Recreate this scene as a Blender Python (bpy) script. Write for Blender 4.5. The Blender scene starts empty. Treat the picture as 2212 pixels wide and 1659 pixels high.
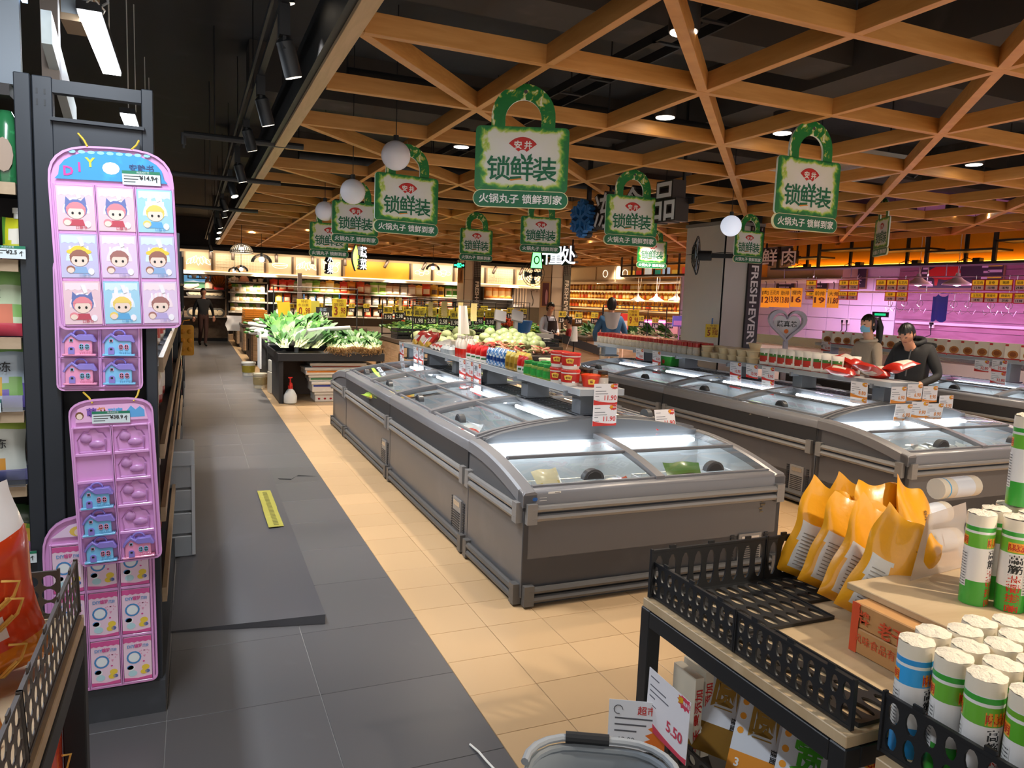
import bpy, bmesh, math, random
from math import sin, cos, pi, radians, sqrt, atan2
from mathutils import Vector, Matrix, Euler, noise
random.seed(7)
rnd = random.uniform
SC = bpy.context.scene
COL = SC.collection
# ---------------------------------------------------------------- camera
HC = 1.72
FPX = 1604.8
def cam_axes(yaw, pitch, roll):
    f = Vector((sin(yaw)*cos(pitch), cos(yaw)*cos(pitch), -sin(pitch)))
    r = Vector((cos(yaw), -sin(yaw), 0)); u = r.cross(f)
    return r*cos(roll)+u*sin(roll), u*cos(roll)-r*sin(roll), f
CR, CU, CF = cam_axes(0.40855, 0.1146, 0.03806)
cam = bpy.data.cameras.new('camera'); cam_o = bpy.data.objects.new('camera', cam); COL.objects.link(cam_o)
cam.lens = 36*FPX/2212; cam.sensor_width = 36; cam.clip_start = .03; cam.clip_end = 100
cam_o.matrix_world = Matrix(((CR.x, CU.x, -CF.x, 0), (CR.y, CU.y, -CF.y, 0), (CR.z, CU.z, -CF.z, HC), (0, 0, 0, 1)))
SC.camera = cam_o
# ---------------------------------------------------------------- world, exposure
W = bpy.data.worlds.new('world'); SC.world = W; W.use_nodes = True
W.node_tree.nodes['Background'].inputs[0].default_value = (1, .95, .9, 1)
W.node_tree.nodes['Background'].inputs[1].default_value = .6
SC.view_settings.view_transform = 'Standard'; SC.view_settings.look = 'None'; SC.view_settings.gamma = 1
SC.view_settings.use_curve_mapping = False
SC.view_settings.exposure = 1.1
SC.cycles.max_bounces = 7; SC.cycles.diffuse_bounces = 3; SC.cycles.glossy_bounces = 3
SC.cycles.transparent_max_bounces = 12; SC.cycles.transmission_bounces = 4
SC.cycles.caustics_reflective = False; SC.cycles.caustics_refractive = False
SC.cycles.sample_clamp_indirect = 4
# where a pixel of the 2212x1659 photograph meets a plane of the room
def ray(x, y): return CR*((x-1106)/FPX) - CU*((y-829.5)/FPX) + CF
def atX(x, y, X0): d = ray(x, y); return Vector((0, 0, HC)) + d*(X0/d.x)
def atY(x, y, Y0): d = ray(x, y); return Vector((0, 0, HC)) + d*(Y0/d.y)
def atZ(x, y, Z0): d = ray(x, y); return Vector((0, 0, HC)) + d*((Z0-HC)/d.z)
def atD(x, y, D0): return Vector((0, 0, HC)) + ray(x, y)*D0
# ---------------------------------------------------------------- materials
def lin(h):
    h = h.lstrip('#'); c = [int(h[i:i+2], 16)/255 for i in (0, 2, 4)]
    return tuple(v/12.92 if v <= .04045 else ((v+.055)/1.055)**2.4 for v in c) + (1,)
MATS = {}
def mat(h, rough=.5, metal=0, var=0, scale=9, bump=0, emit=0, orand=0, coat=0, trans=0, alpha=1, sx=(1, 1, 1), sheen=0, col2=None):
    key = (h, rough, metal, var, scale, bump, emit, orand, coat, trans, alpha, sx, col2)
    if key in MATS: return MATS[key]
    m = bpy.data.materials.new('m_'+h.lstrip('#')); m.use_nodes = True; MATS[key] = m
    N = m.node_tree.nodes; L = m.node_tree.links; b = N['Principled BSDF']
    c = lin(h); b.inputs['Base Color'].default_value = c
    b.inputs['Roughness'].default_value = rough; b.inputs['Metallic'].default_value = metal
    b.inputs['Coat Weight'].default_value = coat; b.inputs['Alpha'].default_value = alpha
    b.inputs['Transmission Weight'].default_value = trans
    if emit:
        b.inputs['Emission Color'].default_value = c; b.inputs['Emission Strength'].default_value = emit
        m.cycles.emission_sampling = 'FRONT' if emit > 2 else 'NONE'
    if var or bump or orand:
        tc = N.new('ShaderNodeTexCoord'); mp = N.new('ShaderNodeMapping'); L.new(tc.outputs['Object'], mp.inputs[0]); mp.inputs['Scale'].default_value = sx
        nz = N.new('ShaderNodeTexNoise'); nz.inputs['Scale'].default_value = scale; nz.inputs['Detail'].default_value = 4
        L.new(mp.outputs[0], nz.inputs[0])
        if var or orand:
            hs = N.new('ShaderNodeHueSaturation'); hs.inputs['Color'].default_value = c
            mr = N.new('ShaderNodeMapRange'); mr.inputs[1].default_value = .6; mr.inputs[2].default_value = .75
            mr.inputs[3].default_value = 1-var; mr.inputs[4].default_value = 1+var; L.new(nz.outputs[0], mr.inputs[0])
            val = mr.outputs[0]
            if col2:
                mx = N.new('ShaderNodeMix'); mx.data_type = 'RGBA'; mx.inputs[6].default_value = c; mx.inputs[7].default_value = lin(col2)
                cr = N.new('ShaderNodeMapRange'); cr.inputs[1].default_value = .42; cr.inputs[2].default_value = .6; L.new(nz.outputs[0], cr.inputs[0]); L.new(cr.outputs[0], mx.inputs[0])
                L.new(mx.outputs[2], hs.inputs['Color'])
            if orand:
                oi = N.new('ShaderNodeObjectInfo'); m2 = N.new('ShaderNodeMapRange'); m2.inputs[3].default_value = 1-orand; m2.inputs[4].default_value = 1+orand
                L.new(oi.outputs['Random'], m2.inputs[0]); mu = N.new('ShaderNodeMath'); mu.operation = 'MULTIPLY'
                L.new(val, mu.inputs[0]); L.new(m2.outputs[0], mu.inputs[1]); val = mu.outputs[0]
            L.new(val, hs.inputs['Value']); L.new(hs.outputs[0], b.inputs['Base Color'])
        if bump:
            bp = N.new('ShaderNodeBump'); bp.inputs['Strength'].default_value = bump; bp.inputs['Distance'].default_value = .01
            L.new(nz.outputs[0], bp.inputs['Height']); L.new(bp.outputs[0], b.inputs['Normal'])
    return m
def glass(name, tint=(1, 1, 1), refl=.08, rough=.02):
    m = bpy.data.materials.new(name); m.use_nodes = True; N = m.node_tree.nodes; L = m.node_tree.links; N.remove(N['Principled BSDF'])
    t = N.new('ShaderNodeBsdfTransparent'); t.inputs[0].default_value = (*tint, 1); g = N.new('ShaderNodeBsdfGlossy'); g.inputs['Roughness'].default_value = rough
    f = N.new('ShaderNodeFresnel'); f.inputs[0].default_value = 1.4; a = N.new('ShaderNodeMath'); a.operation = 'ADD'; a.inputs[1].default_value = refl; a.use_clamp = True
    x = N.new('ShaderNodeMixShader'); L.new(f.outputs[0], a.inputs[0]); L.new(a.outputs[0], x.inputs[0]); L.new(t.outputs[0], x.inputs[1]); L.new(g.outputs[0], x.inputs[2])
    L.new(x.outputs[0], N['Material Output'].inputs[0]); return m
def wood(h, h2, sx=(1, 1, 1), rough=.5, scale=3, dist=3):
    k = ('wood', h, h2, sx)
    if k in MATS: return MATS[k]
    m = mat(h+'', rough, var=.0001+rnd(0, 1e-5), scale=scale); MATS[k] = m; N = m.node_tree.nodes; L = m.node_tree.links; b = N['Principled BSDF']
    for l in list(b.inputs['Base Color'].links): L.remove(l)
    tc = N.new('ShaderNodeTexCoord'); mp = N.new('ShaderNodeMapping'); mp.inputs['Scale'].default_value = sx; L.new(tc.outputs['Object'], mp.inputs[0])
    nz = N.new('ShaderNodeTexNoise'); nz.inputs['Scale'].default_value = scale; nz.inputs['Detail'].default_value = 6; nz.inputs['Distortion'].default_value = .6; L.new(mp.outputs[0], nz.inputs[0])
    mx = N.new('ShaderNodeMix'); mx.data_type = 'RGBA'; mx.inputs[6].default_value = lin(h); mx.inputs[7].default_value = lin(h2)
    r = N.new('ShaderNodeMapRange'); r.inputs[1].default_value = .35; r.inputs[2].default_value = .65; L.new(nz.outputs[0], r.inputs[0]); L.new(r.outputs[0], mx.inputs[0]); L.new(mx.outputs[2], b.inputs['Base Color'])
    return m
# ---------------------------------------------------------------- text (the font that ships with the program)
TXT = {}
def glyphs(body, bold=0):
    k = (body, bold)
    if k not in TXT:
        c = bpy.data.curves.new('t', 'FONT'); c.body = body; c.resolution_u = 2; c.offset = bold
        o = bpy.data.objects.new('t', c); COL.objects.link(o); me = bpy.data.meshes.new_from_object(o)
        vs = [tuple(v.co) for v in me.vertices]; fs = [tuple(p.vertices) for p in me.polygons]
        flip = sum(p.normal.z for p in me.polygons) < 0
        if flip: fs = [f[::-1] for f in fs]
        bpy.data.objects.remove(o); bpy.data.meshes.remove(me); bpy.data.curves.remove(c)
        xs = [v[0] for v in vs] or [0]; ys = [v[1] for v in vs] or [0]
        TXT[k] = (vs, fs, min(xs), max(xs), min(ys), max(ys))
    return TXT[k]
# ---------------------------------------------------------------- mesh builder
I4 = Matrix.Identity(4)
def T(x=0, y=0, z=0): return Matrix.Translation((x, y, z))
def Rx(a): return Matrix.Rotation(a, 4, 'X')
def Ry(a): return Matrix.Rotation(a, 4, 'Y')
def Rz(a): return Matrix.Rotation(a, 4, 'Z')
FRONT = Rx(pi/2)                      # local xy plane stands up and faces -Y
FACEX = Rz(-pi/2) @ Rx(pi/2)          # stands up and faces -X
class B:
    def __init__(s): s.v = []; s.f = []; s.m = []
    def add(s, vs, fs, m=0, M=None):
        n = len(s.v)
        s.v += [tuple(M @ Vector(v)) for v in vs] if M is not None else [tuple(v) for v in vs]
        s.f += [tuple(i+n for i in f) for f in fs]
        s.m += (list(m) if isinstance(m, (list, tuple)) else [m]*len(fs)); return s
    def bx(s, x0, x1, y0, y1, z0, z1, m=0, M=None):
        return s.add([(x0, y0, z0), (x1, y0, z0), (x1, y1, z0), (x0, y1, z0), (x0, y0, z1), (x1, y0, z1), (x1, y1, z1), (x0, y1, z1)],
                     [(3, 2, 1, 0), (4, 5, 6, 7), (0, 1, 5, 4), (1, 2, 6, 5), (2, 3, 7, 6), (3, 0, 4, 7)], m, M)
    def lathe(s, prof, n=14, m=0, M=None, c=(0, 0)):
        vs = []; fs = []; ms = []
        for r, z in prof: vs += [(c[0]+r*cos(2*pi*i/n), c[1]+r*sin(2*pi*i/n), z) for i in range(n)]
        for k in range(len(prof)-1):
            for i in range(n):
                j = (i+1) % n; fs.append((k*n+i, k*n+j, k*n+n+j, k*n+n+i)); ms.append(m[k] if isinstance(m, (list, tuple)) else m)
        if prof[0][0] > 1e-4: fs.append(tuple(range(n))[::-1]); ms.append(m[0] if isinstance(m, (list, tuple)) else m)
        if prof[-1][0] > 1e-4: fs.append(tuple(range((len(prof)-1)*n, len(prof)*n))); ms.append(m[-1] if isinstance(m, (list, tuple)) else m)
        return s.add(vs, fs, ms, M)
    def cyl(s, p0, p1, r, n=10, m=0, r1=None):
        p0 = Vector(p0); p1 = Vector(p1); d = p1-p0
        M = Matrix.Translation(p0) @ d.to_track_quat('Z', 'Y').to_matrix().to_4x4()
        return s.lathe([(r, 0), (r if r1 is None else r1, d.length)], n, m, M)
    def tube(s, pts, r, n=6, m=0, closed=False):
        P = [Vector(p) for p in pts]; vs = []; fs = []; L = len(P); pn = None
        for i, p in enumerate(P):
            a = P[i-1] if (i or closed) else P[0]; b_ = P[(i+1) % L] if (i < L-1 or closed) else P[-1]
            t = (b_-a).normalized()
            if pn is None: pn = t.orthogonal().normalized()
            pn = (pn - t*pn.dot(t)).normalized(); q = t.cross(pn); rr = r[i] if isinstance(r, (list, tuple)) else r
            vs += [p + (pn*cos(2*pi*k/n) + q*sin(2*pi*k/n))*rr for k in range(n)]
        for i in range(L if closed else L-1):
            j = (i+1) % L
            for k in range(n): fs.append((i*n+k, i*n+(k+1) % n, j*n+(k+1) % n, j*n+k))
        if not closed: fs += [tuple(range(n))[::-1], tuple(range((L-1)*n, L*n))]
        return s.add(vs, fs, m)
    def prism(s, poly, z0, z1, m=0, M=None, ms=None):
        n = len(poly); ar = sum(poly[i][0]*poly[(i+1) % n][1]-poly[(i+1) % n][0]*poly[i][1] for i in range(n))
        if ar < 0: poly = poly[::-1]
        fs = [tuple(range(n))[::-1], tuple(range(n, 2*n))] + [(i, (i+1) % n, n+(i+1) % n, n+i) for i in range(n)]
        return s.add([(x, y, z0) for x, y in poly]+[(x, y, z1) for x, y in poly], fs, [m, m]+[m if ms is None else ms]*n, M)
    def quad(s, pts, m=0, M=None): return s.add(pts, [tuple(range(len(pts)))], m, M)
    def ball(s, c, r, n=12, m=0, k=8, sq=(1, 1, 1)):
        M = Matrix.Translation(c) @ Matrix.Diagonal((*sq, 1))
        return s.lathe([(max(1e-5, r*sin(pi*i/k)), -r*cos(pi*i/k)) for i in range(k+1)], n, m, M)
    def grid(s, fn, nu, nv, m=0, M=None, mf=None):
        vs = [fn(i/nu, j/nv) for j in range(nv+1) for i in range(nu+1)]; fs = []; ms = []
        for j in range(nv):
            for i in range(nu):
                a = j*(nu+1)+i; fs.append((a, a+1, a+nu+2, a+nu+1)); ms.append(mf((i+.5)/nu, (j+.5)/nv) if mf else m)
        return s.add(vs, fs, ms, M)
    def text(s, body, h, m=0, M=None, bold=0, w=None, align='c', dz=.0008, vert=False):
        """lettering in the local xy plane of M, centred, body height h (one em)"""
        vs, fs, x0, x1, y0, y1 = glyphs(body, bold)
        k = h; kx = h
        if w and (x1-x0)*h > 0: kx = w/(x1-x0)
        ox = {'c': -(x0+x1)/2, 'l': -x0, 'r': -x1}[align]; oy = -.36
        return s.add([((x+ox)*kx, (y+oy)*k, dz) for x, y, _ in vs], fs, m, M)
    def xf(s, M): s.v = [tuple(M @ Vector(v)) for v in s.v]; return s
    def mesh(s, name, mats, bevel=0, smooth=35, seg=1):
        me = bpy.data.meshes.new(name); me.from_pydata(s.v, [], s.f)
        me.polygons.foreach_set('material_index', s.m)
        for q in (mats if isinstance(mats, (list, tuple)) else [mats]): me.materials.append(q)
        if bevel:
            bm = bmesh.new(); bm.from_mesh(me)
            es = [e for e in bm.edges if len(e.link_faces) == 2 and e.calc_face_angle(0) > .6]
            bmesh.ops.bevel(bm, geom=es, offset=bevel, segments=seg, affect='EDGES', clamp_overlap=True); bm.to_mesh(me); bm.free()
        if smooth:
            me.polygons.foreach_set('use_smooth', [True]*len(me.polygons)); me.set_sharp_from_angle(angle=radians(smooth))
        me.update(); return me
    def obj(s, name, mats, parent=None, bevel=0, smooth=35, seg=1, loc=None):
        return link(name, s.mesh(name, mats, bevel, smooth, seg), parent, loc)
def link(name, me, parent=None, loc=None):
    o = bpy.data.objects.new(name, me); COL.objects.link(o)
    if parent is not None: o.parent = parent
    if loc is not None: o.location = loc
    return o
def tag(o, label=None, cat=None, group=None, kind=None):
    if label: o['label'] = label
    if cat: o['category'] = cat
    if group: o['group'] = group
    if kind: o['kind'] = kind
    return o
def thing(name, label, cat, loc=(0, 0, 0), rz=0, group=None, rot=None):
    o = bpy.data.objects.new(name, None); COL.objects.link(o); o.empty_display_size = .05
    o.location = loc; o.rotation_euler = rot if rot is not None else (0, 0, rz); return tag(o, label, cat, group)
def struct(o): o['kind'] = 'structure'; return o
def stuff(o): o['kind'] = 'stuff'; return o
KIDS = {}
def dup(root, loc=None, rz=None, label=None, group=None, rot=None, scale=None):
    r = root.copy(); COL.objects.link(r)
    if loc is not None: r.location = loc
    if rz is not None: r.rotation_euler = (0, 0, rz)
    if rot is not None: r.rotation_euler = rot
    if scale is not None: r.scale = (scale,)*3 if not isinstance(scale, tuple) else scale
    if label: r['label'] = label
    if group: r['group'] = group
    if root.name not in KIDS: KIDS[root.name] = [(c, list(c.children)) for c in root.children]
    for c, gs in KIDS[root.name]:
        k = c.copy(); COL.objects.link(k); k.parent = r
        for g in gs: q = g.copy(); COL.objects.link(q); q.parent = k
    return r
def spot(name, loc, target, power, col=(1, .82, .62), size=60, blend=.6, rad=.05):
    l = bpy.data.lights.new(name, 'SPOT'); l.energy = power; l.color = col; l.spot_size = radians(size); l.spot_blend = blend; l.shadow_soft_size = rad
    o = bpy.data.objects.new(name, l); COL.objects.link(o); o.location = loc
    o.rotation_euler = (Vector(target)-Vector(loc)).to_track_quat('-Z', 'Y').to_euler(); return o
def area(name, loc, rot, sx, sy, power, col=(1, 1, 1)):
    l = bpy.data.lights.new(name, 'AREA'); l.shape = 'RECTANGLE'; l.size = sx; l.size_y = sy; l.energy = power; l.color = col
    o = bpy.data.objects.new(name, l); COL.objects.link(o); o.location = loc; o.rotation_euler = rot; return o
def rrect(w, h, r, n=4, cx=0, cy=0):
    p = []
    for sx, sy, a0 in ((1, 1, 0), (-1, 1, 90), (-1, -1, 180), (1, -1, 270)):
        for i in range(n+1):
            a = radians(a0+90*i/n); p.append((cx+sx*(w/2-r)+r*cos(a), cy+sy*(h/2-r)+r*sin(a)))
    return p
_U = 'first second third fourth fifth sixth seventh eighth ninth tenth eleventh twelfth thirteenth fourteenth fifteenth sixteenth seventeenth eighteenth nineteenth'.split()
def nth(i):
    if i < 19: return _U[i]
    t, u = divmod(i+1, 10); return ('twentieth thirtieth fortieth fiftieth sixtieth seventieth'.split()[t-2] if u == 0 else 'twenty thirty forty fifty sixty seventy'.split()[t-2]+' '+_U[u-1])
BLACK = mat('#1b1c1f', .55); DK = mat('#2c2e31', .5, var=.06, scale=20); STEEL = mat('#8e9197', .35, .6); WHITE = mat('#eceae4', .5); CHROME = mat('#c9cbce', .25, .9)
RED = mat('#c8251f', .45); YEL = mat('#f0b400', .5); GREEN = mat('#0a6b35', .5); INK = mat('#222222', .6); ORANGE = mat('#e8761c', .5)
# ================================================================ lamps that light the hall (most fixtures stand further down; the back wall fill is added)
WARM = (1, .80, .58); COOL = (.82, .9, 1); NEUT = (1, .93, .84)
PW_DL, PW_DLX, PW_TR = 110, 185, 60
for k, y in enumerate((4.45, 6.6, 2.15, 8.9)): area('batten_light', (-.405, y, 2.885), (0, 0, 0), .09, 1.0, 17, COOL)
for k, (x0, x1) in enumerate(((-1, 3), (3, 6.5), (6.5, 9.5), (9.5, 13))): area('soffit_light', ((x0+x1)/2, 25.85, 2.82), (.55, 0, 0), x1-x0, .1, 14, (1, .82, .58))
for k, y in enumerate((18.5, 21.5, 24.5)): area('bottle_light', (12.95, y, 2.4), (0, .5, 0), .1, 2.6, 38, (1, .72, .4))
for k, y in enumerate((5, 7.5, 10, 12)): area('meat_light', (12.5, y, 2.45), (0, 0, 0), .2, 2.0, 26, (.92, .55, 1))
area('meat_light', (11.8, 9, .95), (0, -2.0, 0), .15, 5, 18, (1, .35, .85))
for x in (0, 2.2, 4.4, 6.6, 8.8, 11): spot('back_wall_fill', (x, 25.2, 2.75), (x, 26.5, .7), 330, WARM, 62, .7, .05)  # added warm fill to brighten the back shelves, no fixture belongs to it
spot('table_spot', (3.1, .2, 2.95), (1.85, 1.2, .9), 130, (1, .88, .72), 50, .6, .05)
XG = [.775+1.045*i for i in range(13)]; YG = [2.74+1.13*j for j in range(-4, 20)]
ZL = 3.0; YB = 26.84; XR = 13.86
# ================================================================ setting: floor
TAN = mat('#c4a47c', .28, var=.05, scale=3, orand=.05, bump=.02)
TAN_JOINT = mat('#8d7250', .8)
SLATE = mat('#5c5b5d', .33, var=.12, scale=2.2, orand=.07, bump=.05)
SLATE_JOINT = mat('#9a9691', .8)
fb = B(); fb.bx(-6, 1.09, -3, 27.2, -.06, -.004); fl = struct(fb.obj('floor', SLATE_JOINT))
fb = B(); fb.bx(1.09, 14.2, -3, 27.2, -.06, -.004); ft = struct(fb.obj('floor', TAN_JOINT))
tm = B(); tm.bx(.0015, .3185, .0015, .3065, -.02, 0); tm = tm.mesh('floor_tile', TAN, bevel=.001)
ys0 = 3.158-.308*12
far = B(); near = []
for i in range(40):
    for j in range(86):
        x = 1.09+.32*i; y = ys0+.308*j
        vis = (x < 1.66 and .6 < y < 11.8) or (.9 < y < 3.62 and x < 4.9) or (3.4 < x < 4.9 and 3.6 <= y < 6.4)
        if vis and y > .3: near.append((x, y))
        else: far.quad([(x+.0015, y+.0015, 0), (x+.3185, y+.0015, 0), (x+.3185, y+.3065, 0), (x+.0015, y+.3065, 0)])
near.sort(key=lambda p: p[0]**2+p[1]**2)
for k, (x, y) in enumerate(near):
    if k < 295: link('floor_tile', tm, ft, (x, y, 0))
    else: far.quad([(x+.0015, y+.0015, 0), (x+.3185, y+.0015, 0), (x+.3185, y+.3065, 0), (x+.0015, y+.3065, 0)])
stuff(far.obj('distant_floor_tiles', TAN, ft))
sm = B(); sm.bx(.0015, .5985, .0015, .6135, -.02, 0); sm = sm.mesh('floor_slab', SLATE, bevel=.001)
far = B()
for i in range(-8, 2):
    for j in range(-6, 40):
        x = -.11+.6*i; y = 3.07+.615*j
        if i >= -1 and y > .2 and j < 36: link('floor_slab', sm, fl, (x, y, 0))
        else: far.quad([(x+.0015, y+.0015, 0), (x+.5985, y+.0015, 0), (x+.5985, y+.6135, 0), (x+.0015, y+.6135, 0)])
stuff(far.obj('distant_floor_slabs', SLATE, fl))
# raised board over the floor of the aisle
rp = B(); rp.add([(-.12, 3.90, .001), (.62, 3.76, .001), (.665, 7.37, .001), (-.02, 7.38, .001), (-.12, 3.90, .008), (.62, 3.76, .052), (.665, 7.37, .012), (-.02, 7.38, .006)],
                 [(3, 2, 1, 0), (4, 5, 6, 7), (0, 1, 5, 4), (1, 2, 6, 5), (2, 3, 7, 6), (3, 0, 4, 7)])
tag(rp.obj('floor_board', mat('#515156', .3, var=.1, scale=1.5, bump=.03)), 'large grey board lying over the aisle floor, one corner raised', 'board')
tp = thing('warning_tape', 'strip of yellow warning tape stuck on the grey board in the aisle', 'tape')
q = B(); zt = lambda y: .05-(y-3.8)*.011
for k, (ya, yb) in enumerate(((5.38, 5.9), (5.88, 6.45))):
    q.bx(.485, .59, ya, yb, 0, .0015, 0, T(0, 0, zt((ya+yb)/2)+.004) @ T(0, (ya+yb)/2, 0) @ Rx(-.0105) @ T(.004*k, -(ya+yb)/2, 0))
q.obj('tape', mat('#a39d43', .5, var=.12, scale=30), tp)
q = B()
for k in range(26):
    y = 5.42+k*.038; q.bx(.525, .56, y, y+.02, .0018, .0022, 0, T(0, 0, zt(y)+.0042))
stuff(q.obj('print', mat('#5f5d20', .6), tp))
# stray strap on the floor
b = B(); P = [atZ(1015, 1608, .004), atZ(1035, 1625, .01), atZ(1050, 1643, .012), atZ(1068, 1662, .004)]; b.tube(P, .0045, 6)
tag(b.obj('plastic_strap', WHITE), 'loose white plastic strap lying on the dark slabs', 'strap')
# crack in the slabs
b = B(); pts = [(600, 1033), (630, 1034), (645, 1026), (686, 1029), (640, 1029), (628, 1037), (604, 1036)]
b.add([tuple(atZ(x, y, .0012)) for x, y in pts], [tuple(range(7))]); struct(b.obj('floor_crack', mat('#111113', .9)))
# ================================================================ walls, slab ceiling
b = B(); b.bx(-6, 14.2, YB, YB+.2, 0, 4.1); struct(b.obj('wall_back', mat('#4a4542', .8, var=.08)))
b = B(); b.bx(XR, XR+.2, -3, YB, 0, 4.1); struct(b.obj('wall_right', mat('#cfc4d4', .7, var=.03)))
b = B(); b.bx(-6.2, -6, -3, YB, 0, 4.1); struct(b.obj('wall_left', mat('#2f343b', .8)))
b = B(); b.bx(-6.2, 14.2, -3, 27.2, 3.95, 4.1); struct(b.obj('ceiling', mat('#3b3c3e', .9, var=.15, scale=2)))
CON = mat('#4c4641', .9, var=.18, scale=3, bump=.2)
for k, y in enumerate((1.9, 4.3, 7.4, 11.2, 15.5, 20)):
    b = B(); b.bx(.5, XR, y, y+.42, 3.52, 3.95); struct(b.obj('ceiling_beam', CON))
for k, x in enumerate((4.5, 9.2)):
    b = B(); b.bx(x, x+.38, -3, YB, 3.45, 3.95); struct(b.obj('ceiling_beam', CON))
DUCT = mat('#3c3a39', .6, .3, var=.1)
d = thing('cable_tray', 'black cable tray hung above the timber ceiling grid', 'cable tray', (0, 0, 3.3))
b = B()
for s in (0, .2): b.bx(2.6+s, 2.615+s, -2, 24, 0, .06)
for k in range(60): b.bx(2.6, 2.8, -2+k*.43, -1.97+k*.43, 0, .012)
b.obj('tray', BLACK, d)
b = B()
for k in range(10): b.cyl((2.7, -1.5+2.6*k, .02), (2.7, -1.5+2.6*k, .64), .006, 5)
b.obj('hanger', BLACK, d)
for k, (y, z, r, x1) in enumerate(((5.9, 3.32, .09, 11), (8.7, 3.2, .06, 12.5), (13.2, 3.3, .11, 13))):
    b = B(); b.cyl((1.1, y, z), (x1, y, z), r, 14); pts = [1.1+q_*1.9 for q_ in range(int((x1-1.1)/1.9))]
    for x in pts: b.cyl((x, y, z-r-.01), (x, y, 3.94), .008, 5)
    tag(b.obj('ceiling_pipe', (DUCT,)), ('thick dark duct', 'thin dark sprinkler pipe', 'far wide dark duct')[k]+' crossing above the timber grid', 'pipe')
# pipes over the aisle
for k, (y, z) in enumerate(((7.2, 3.02), (9.1, 2.93), (12.3, 2.9))):
    b = B(); x0 = (-.05, -1.5, -.6)[k]; b.cyl((x0, y, z), (.95, y, z), .028, 10); b.cyl((x0, y, z+.01), (x0, y, z-.09), .022, 8); b.cyl((x0, y, z-.09), (x0, y, z-.12), .012, 6)
    b.cyl((.2, y, z), (.2, y, 3.95), .006, 5)
    tag(b.obj('sprinkler_pipe', mat('#3a3b3d', .5, .4)), ('near', 'middle', 'far')[k]+' dark sprinkler pipe over the aisle beside the timber edge', 'pipe')
# ================================================================ timber ceiling grid
TIM = wood('#cf9550', '#c18641', (1, 1, 6), .5, 7); TIMX = wood('#cf9550', '#c18641', (.6, 6, 6), .5, 5); TIMY = wood('#cf9550', '#c18641', (6, .6, 6), .5, 5)
gr = struct(thing('ceiling_grid', 'square timber ceiling grid with diagonal beams, hung under the dark slab', 'ceiling grid'))
def beam(p0, p1, w, h, dz, m, parent=gr, name='beam'):
    p0 = Vector(p0); p1 = Vector(p1); d = p1-p0; a = atan2(d.y, d.x); b = B()
    b.bx(0, d.length, -w/2, w/2, 0, h, 0); b.xf(Rz(a)); o = b.obj(name, m, parent, bevel=.0015); o.location = (p0.x, p0.y, ZL+dz); return o
def xend(y): return 11.3 if y < 15.3 else 13.8
for y in YG: beam((.8, y, 0), (xend(y), y, 0), .05, .105, 0, TIMX)
for x in XG[1:]:
    y1 = 24.3; y0 = -1.7 if x < 11.3 else 15.3
    beam((x, y0, 0), (x, y1, 0), .05, .105, .0006, TIMY)
dx, dy = 1.045, 1.13
for c in range(-13, 20, 2):
    # Y index minus X index = c
    i0 = max(0, -4-c); i1 = min(12, 19-c)
    if c < -3: i1 = min(i1, 10)
    if i1 > i0: beam((XG[0]+dx*i0, 2.74+dy*(i0+c), 0), (XG[0]+dx*i1, 2.74+dy*(i1+c), 0), .06, .105, .0012, TIM)
eb = B(); eb.bx(.70, .79, -1.7, 24.4, -.002, .13); o = eb.obj('edge_beam', wood('#d3b288', '#c4a377', (6, .5, 6), .5, 5), gr, bevel=.002); o.location = (0, 0, ZL)
eb = B(); eb.bx(.66, .70, -1.7, 24.4, .02, .3); o = eb.obj('edge_board', BLACK, gr); o.location = (0, 0, ZL)
b = B()
for y in YG[::2]:
    for x in XG[::2]: b.cyl((x, y, ZL+.1), (x, y, 3.95), .005, 5)
stuff(b.obj('hanger_rods', BLACK, gr))
# ================================================================ columns
GREY = mat('#c6c0b8', .5, var=.04, scale=2)
STRIP = mat('#2a2523', .45); LET = mat('#e8e4e2', .5)
def column(name, x0, x1, y0, depth, zseam, zgrid, lab, poster=0):
    t = struct(thing(name, lab, 'column', (x0, y0, 0))); w = x1-x0; sw = .25; zt = ZL-.06
    b = B(); b.bx(.01, w-.01, .01, depth, 0, ZL+.9); b.obj('core', BLACK, t)
    for z0, z1 in ((0, zseam), (zseam+.008, zt)):
        b = B(); b.bx(0.012, w, -.012, .0, z0, z1); b.obj('front_panel', GREY, t, bevel=.004)
        b = B(); b.bx(-.012, 0, .012, depth, z0, z1); b.obj('side_panel', GREY, t, bevel=.004)
    b = B(); b.bx(-.03, w+.03, -.03, depth+.02, zt, zt+.05); b.obj('cap', mat('#7d7a76', .5), t)
    b = B(); b.bx(w-sw, w, -.05, -.014, .1, zgrid); b.text('FRESH·EVERY DAY', .19, 1, T(w-sw/2, -.05, zgrid-1.02) @ FRONT @ Rz(-pi/2), .02, w=1.75); b.obj('lettered_strip', (STRIP, LET), t)
    b = B(); n = 4
    for i in range(n+1): b.bx(w-sw+i*(sw-.016)/n, w-sw+i*(sw-.016)/n+.016, -.05, -.03, zgrid, zt)
    k = int((zt-zgrid)/.06)
    for i in range(k+1): b.bx(w-sw, w, -.05, -.03, zgrid+i*.06, zgrid+i*.06+.016)
    b.obj('lattice', STRIP, t); return t
column('column', 7.32, 8.0, 9.1, .95, 2.52, 2.5, 'grey clad column nearest the freezers, yellow price card stuck on it')
column('column', 10.49, 11.15, 21.4, .8, 2.42, 2.5, 'grey clad column behind the clerk, framed photo on its side')
column('column', 8.66, 9.25, 24.5, .7, 2.3, 2.4, 'farthest grey clad column, beside the green exit sign')
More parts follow.
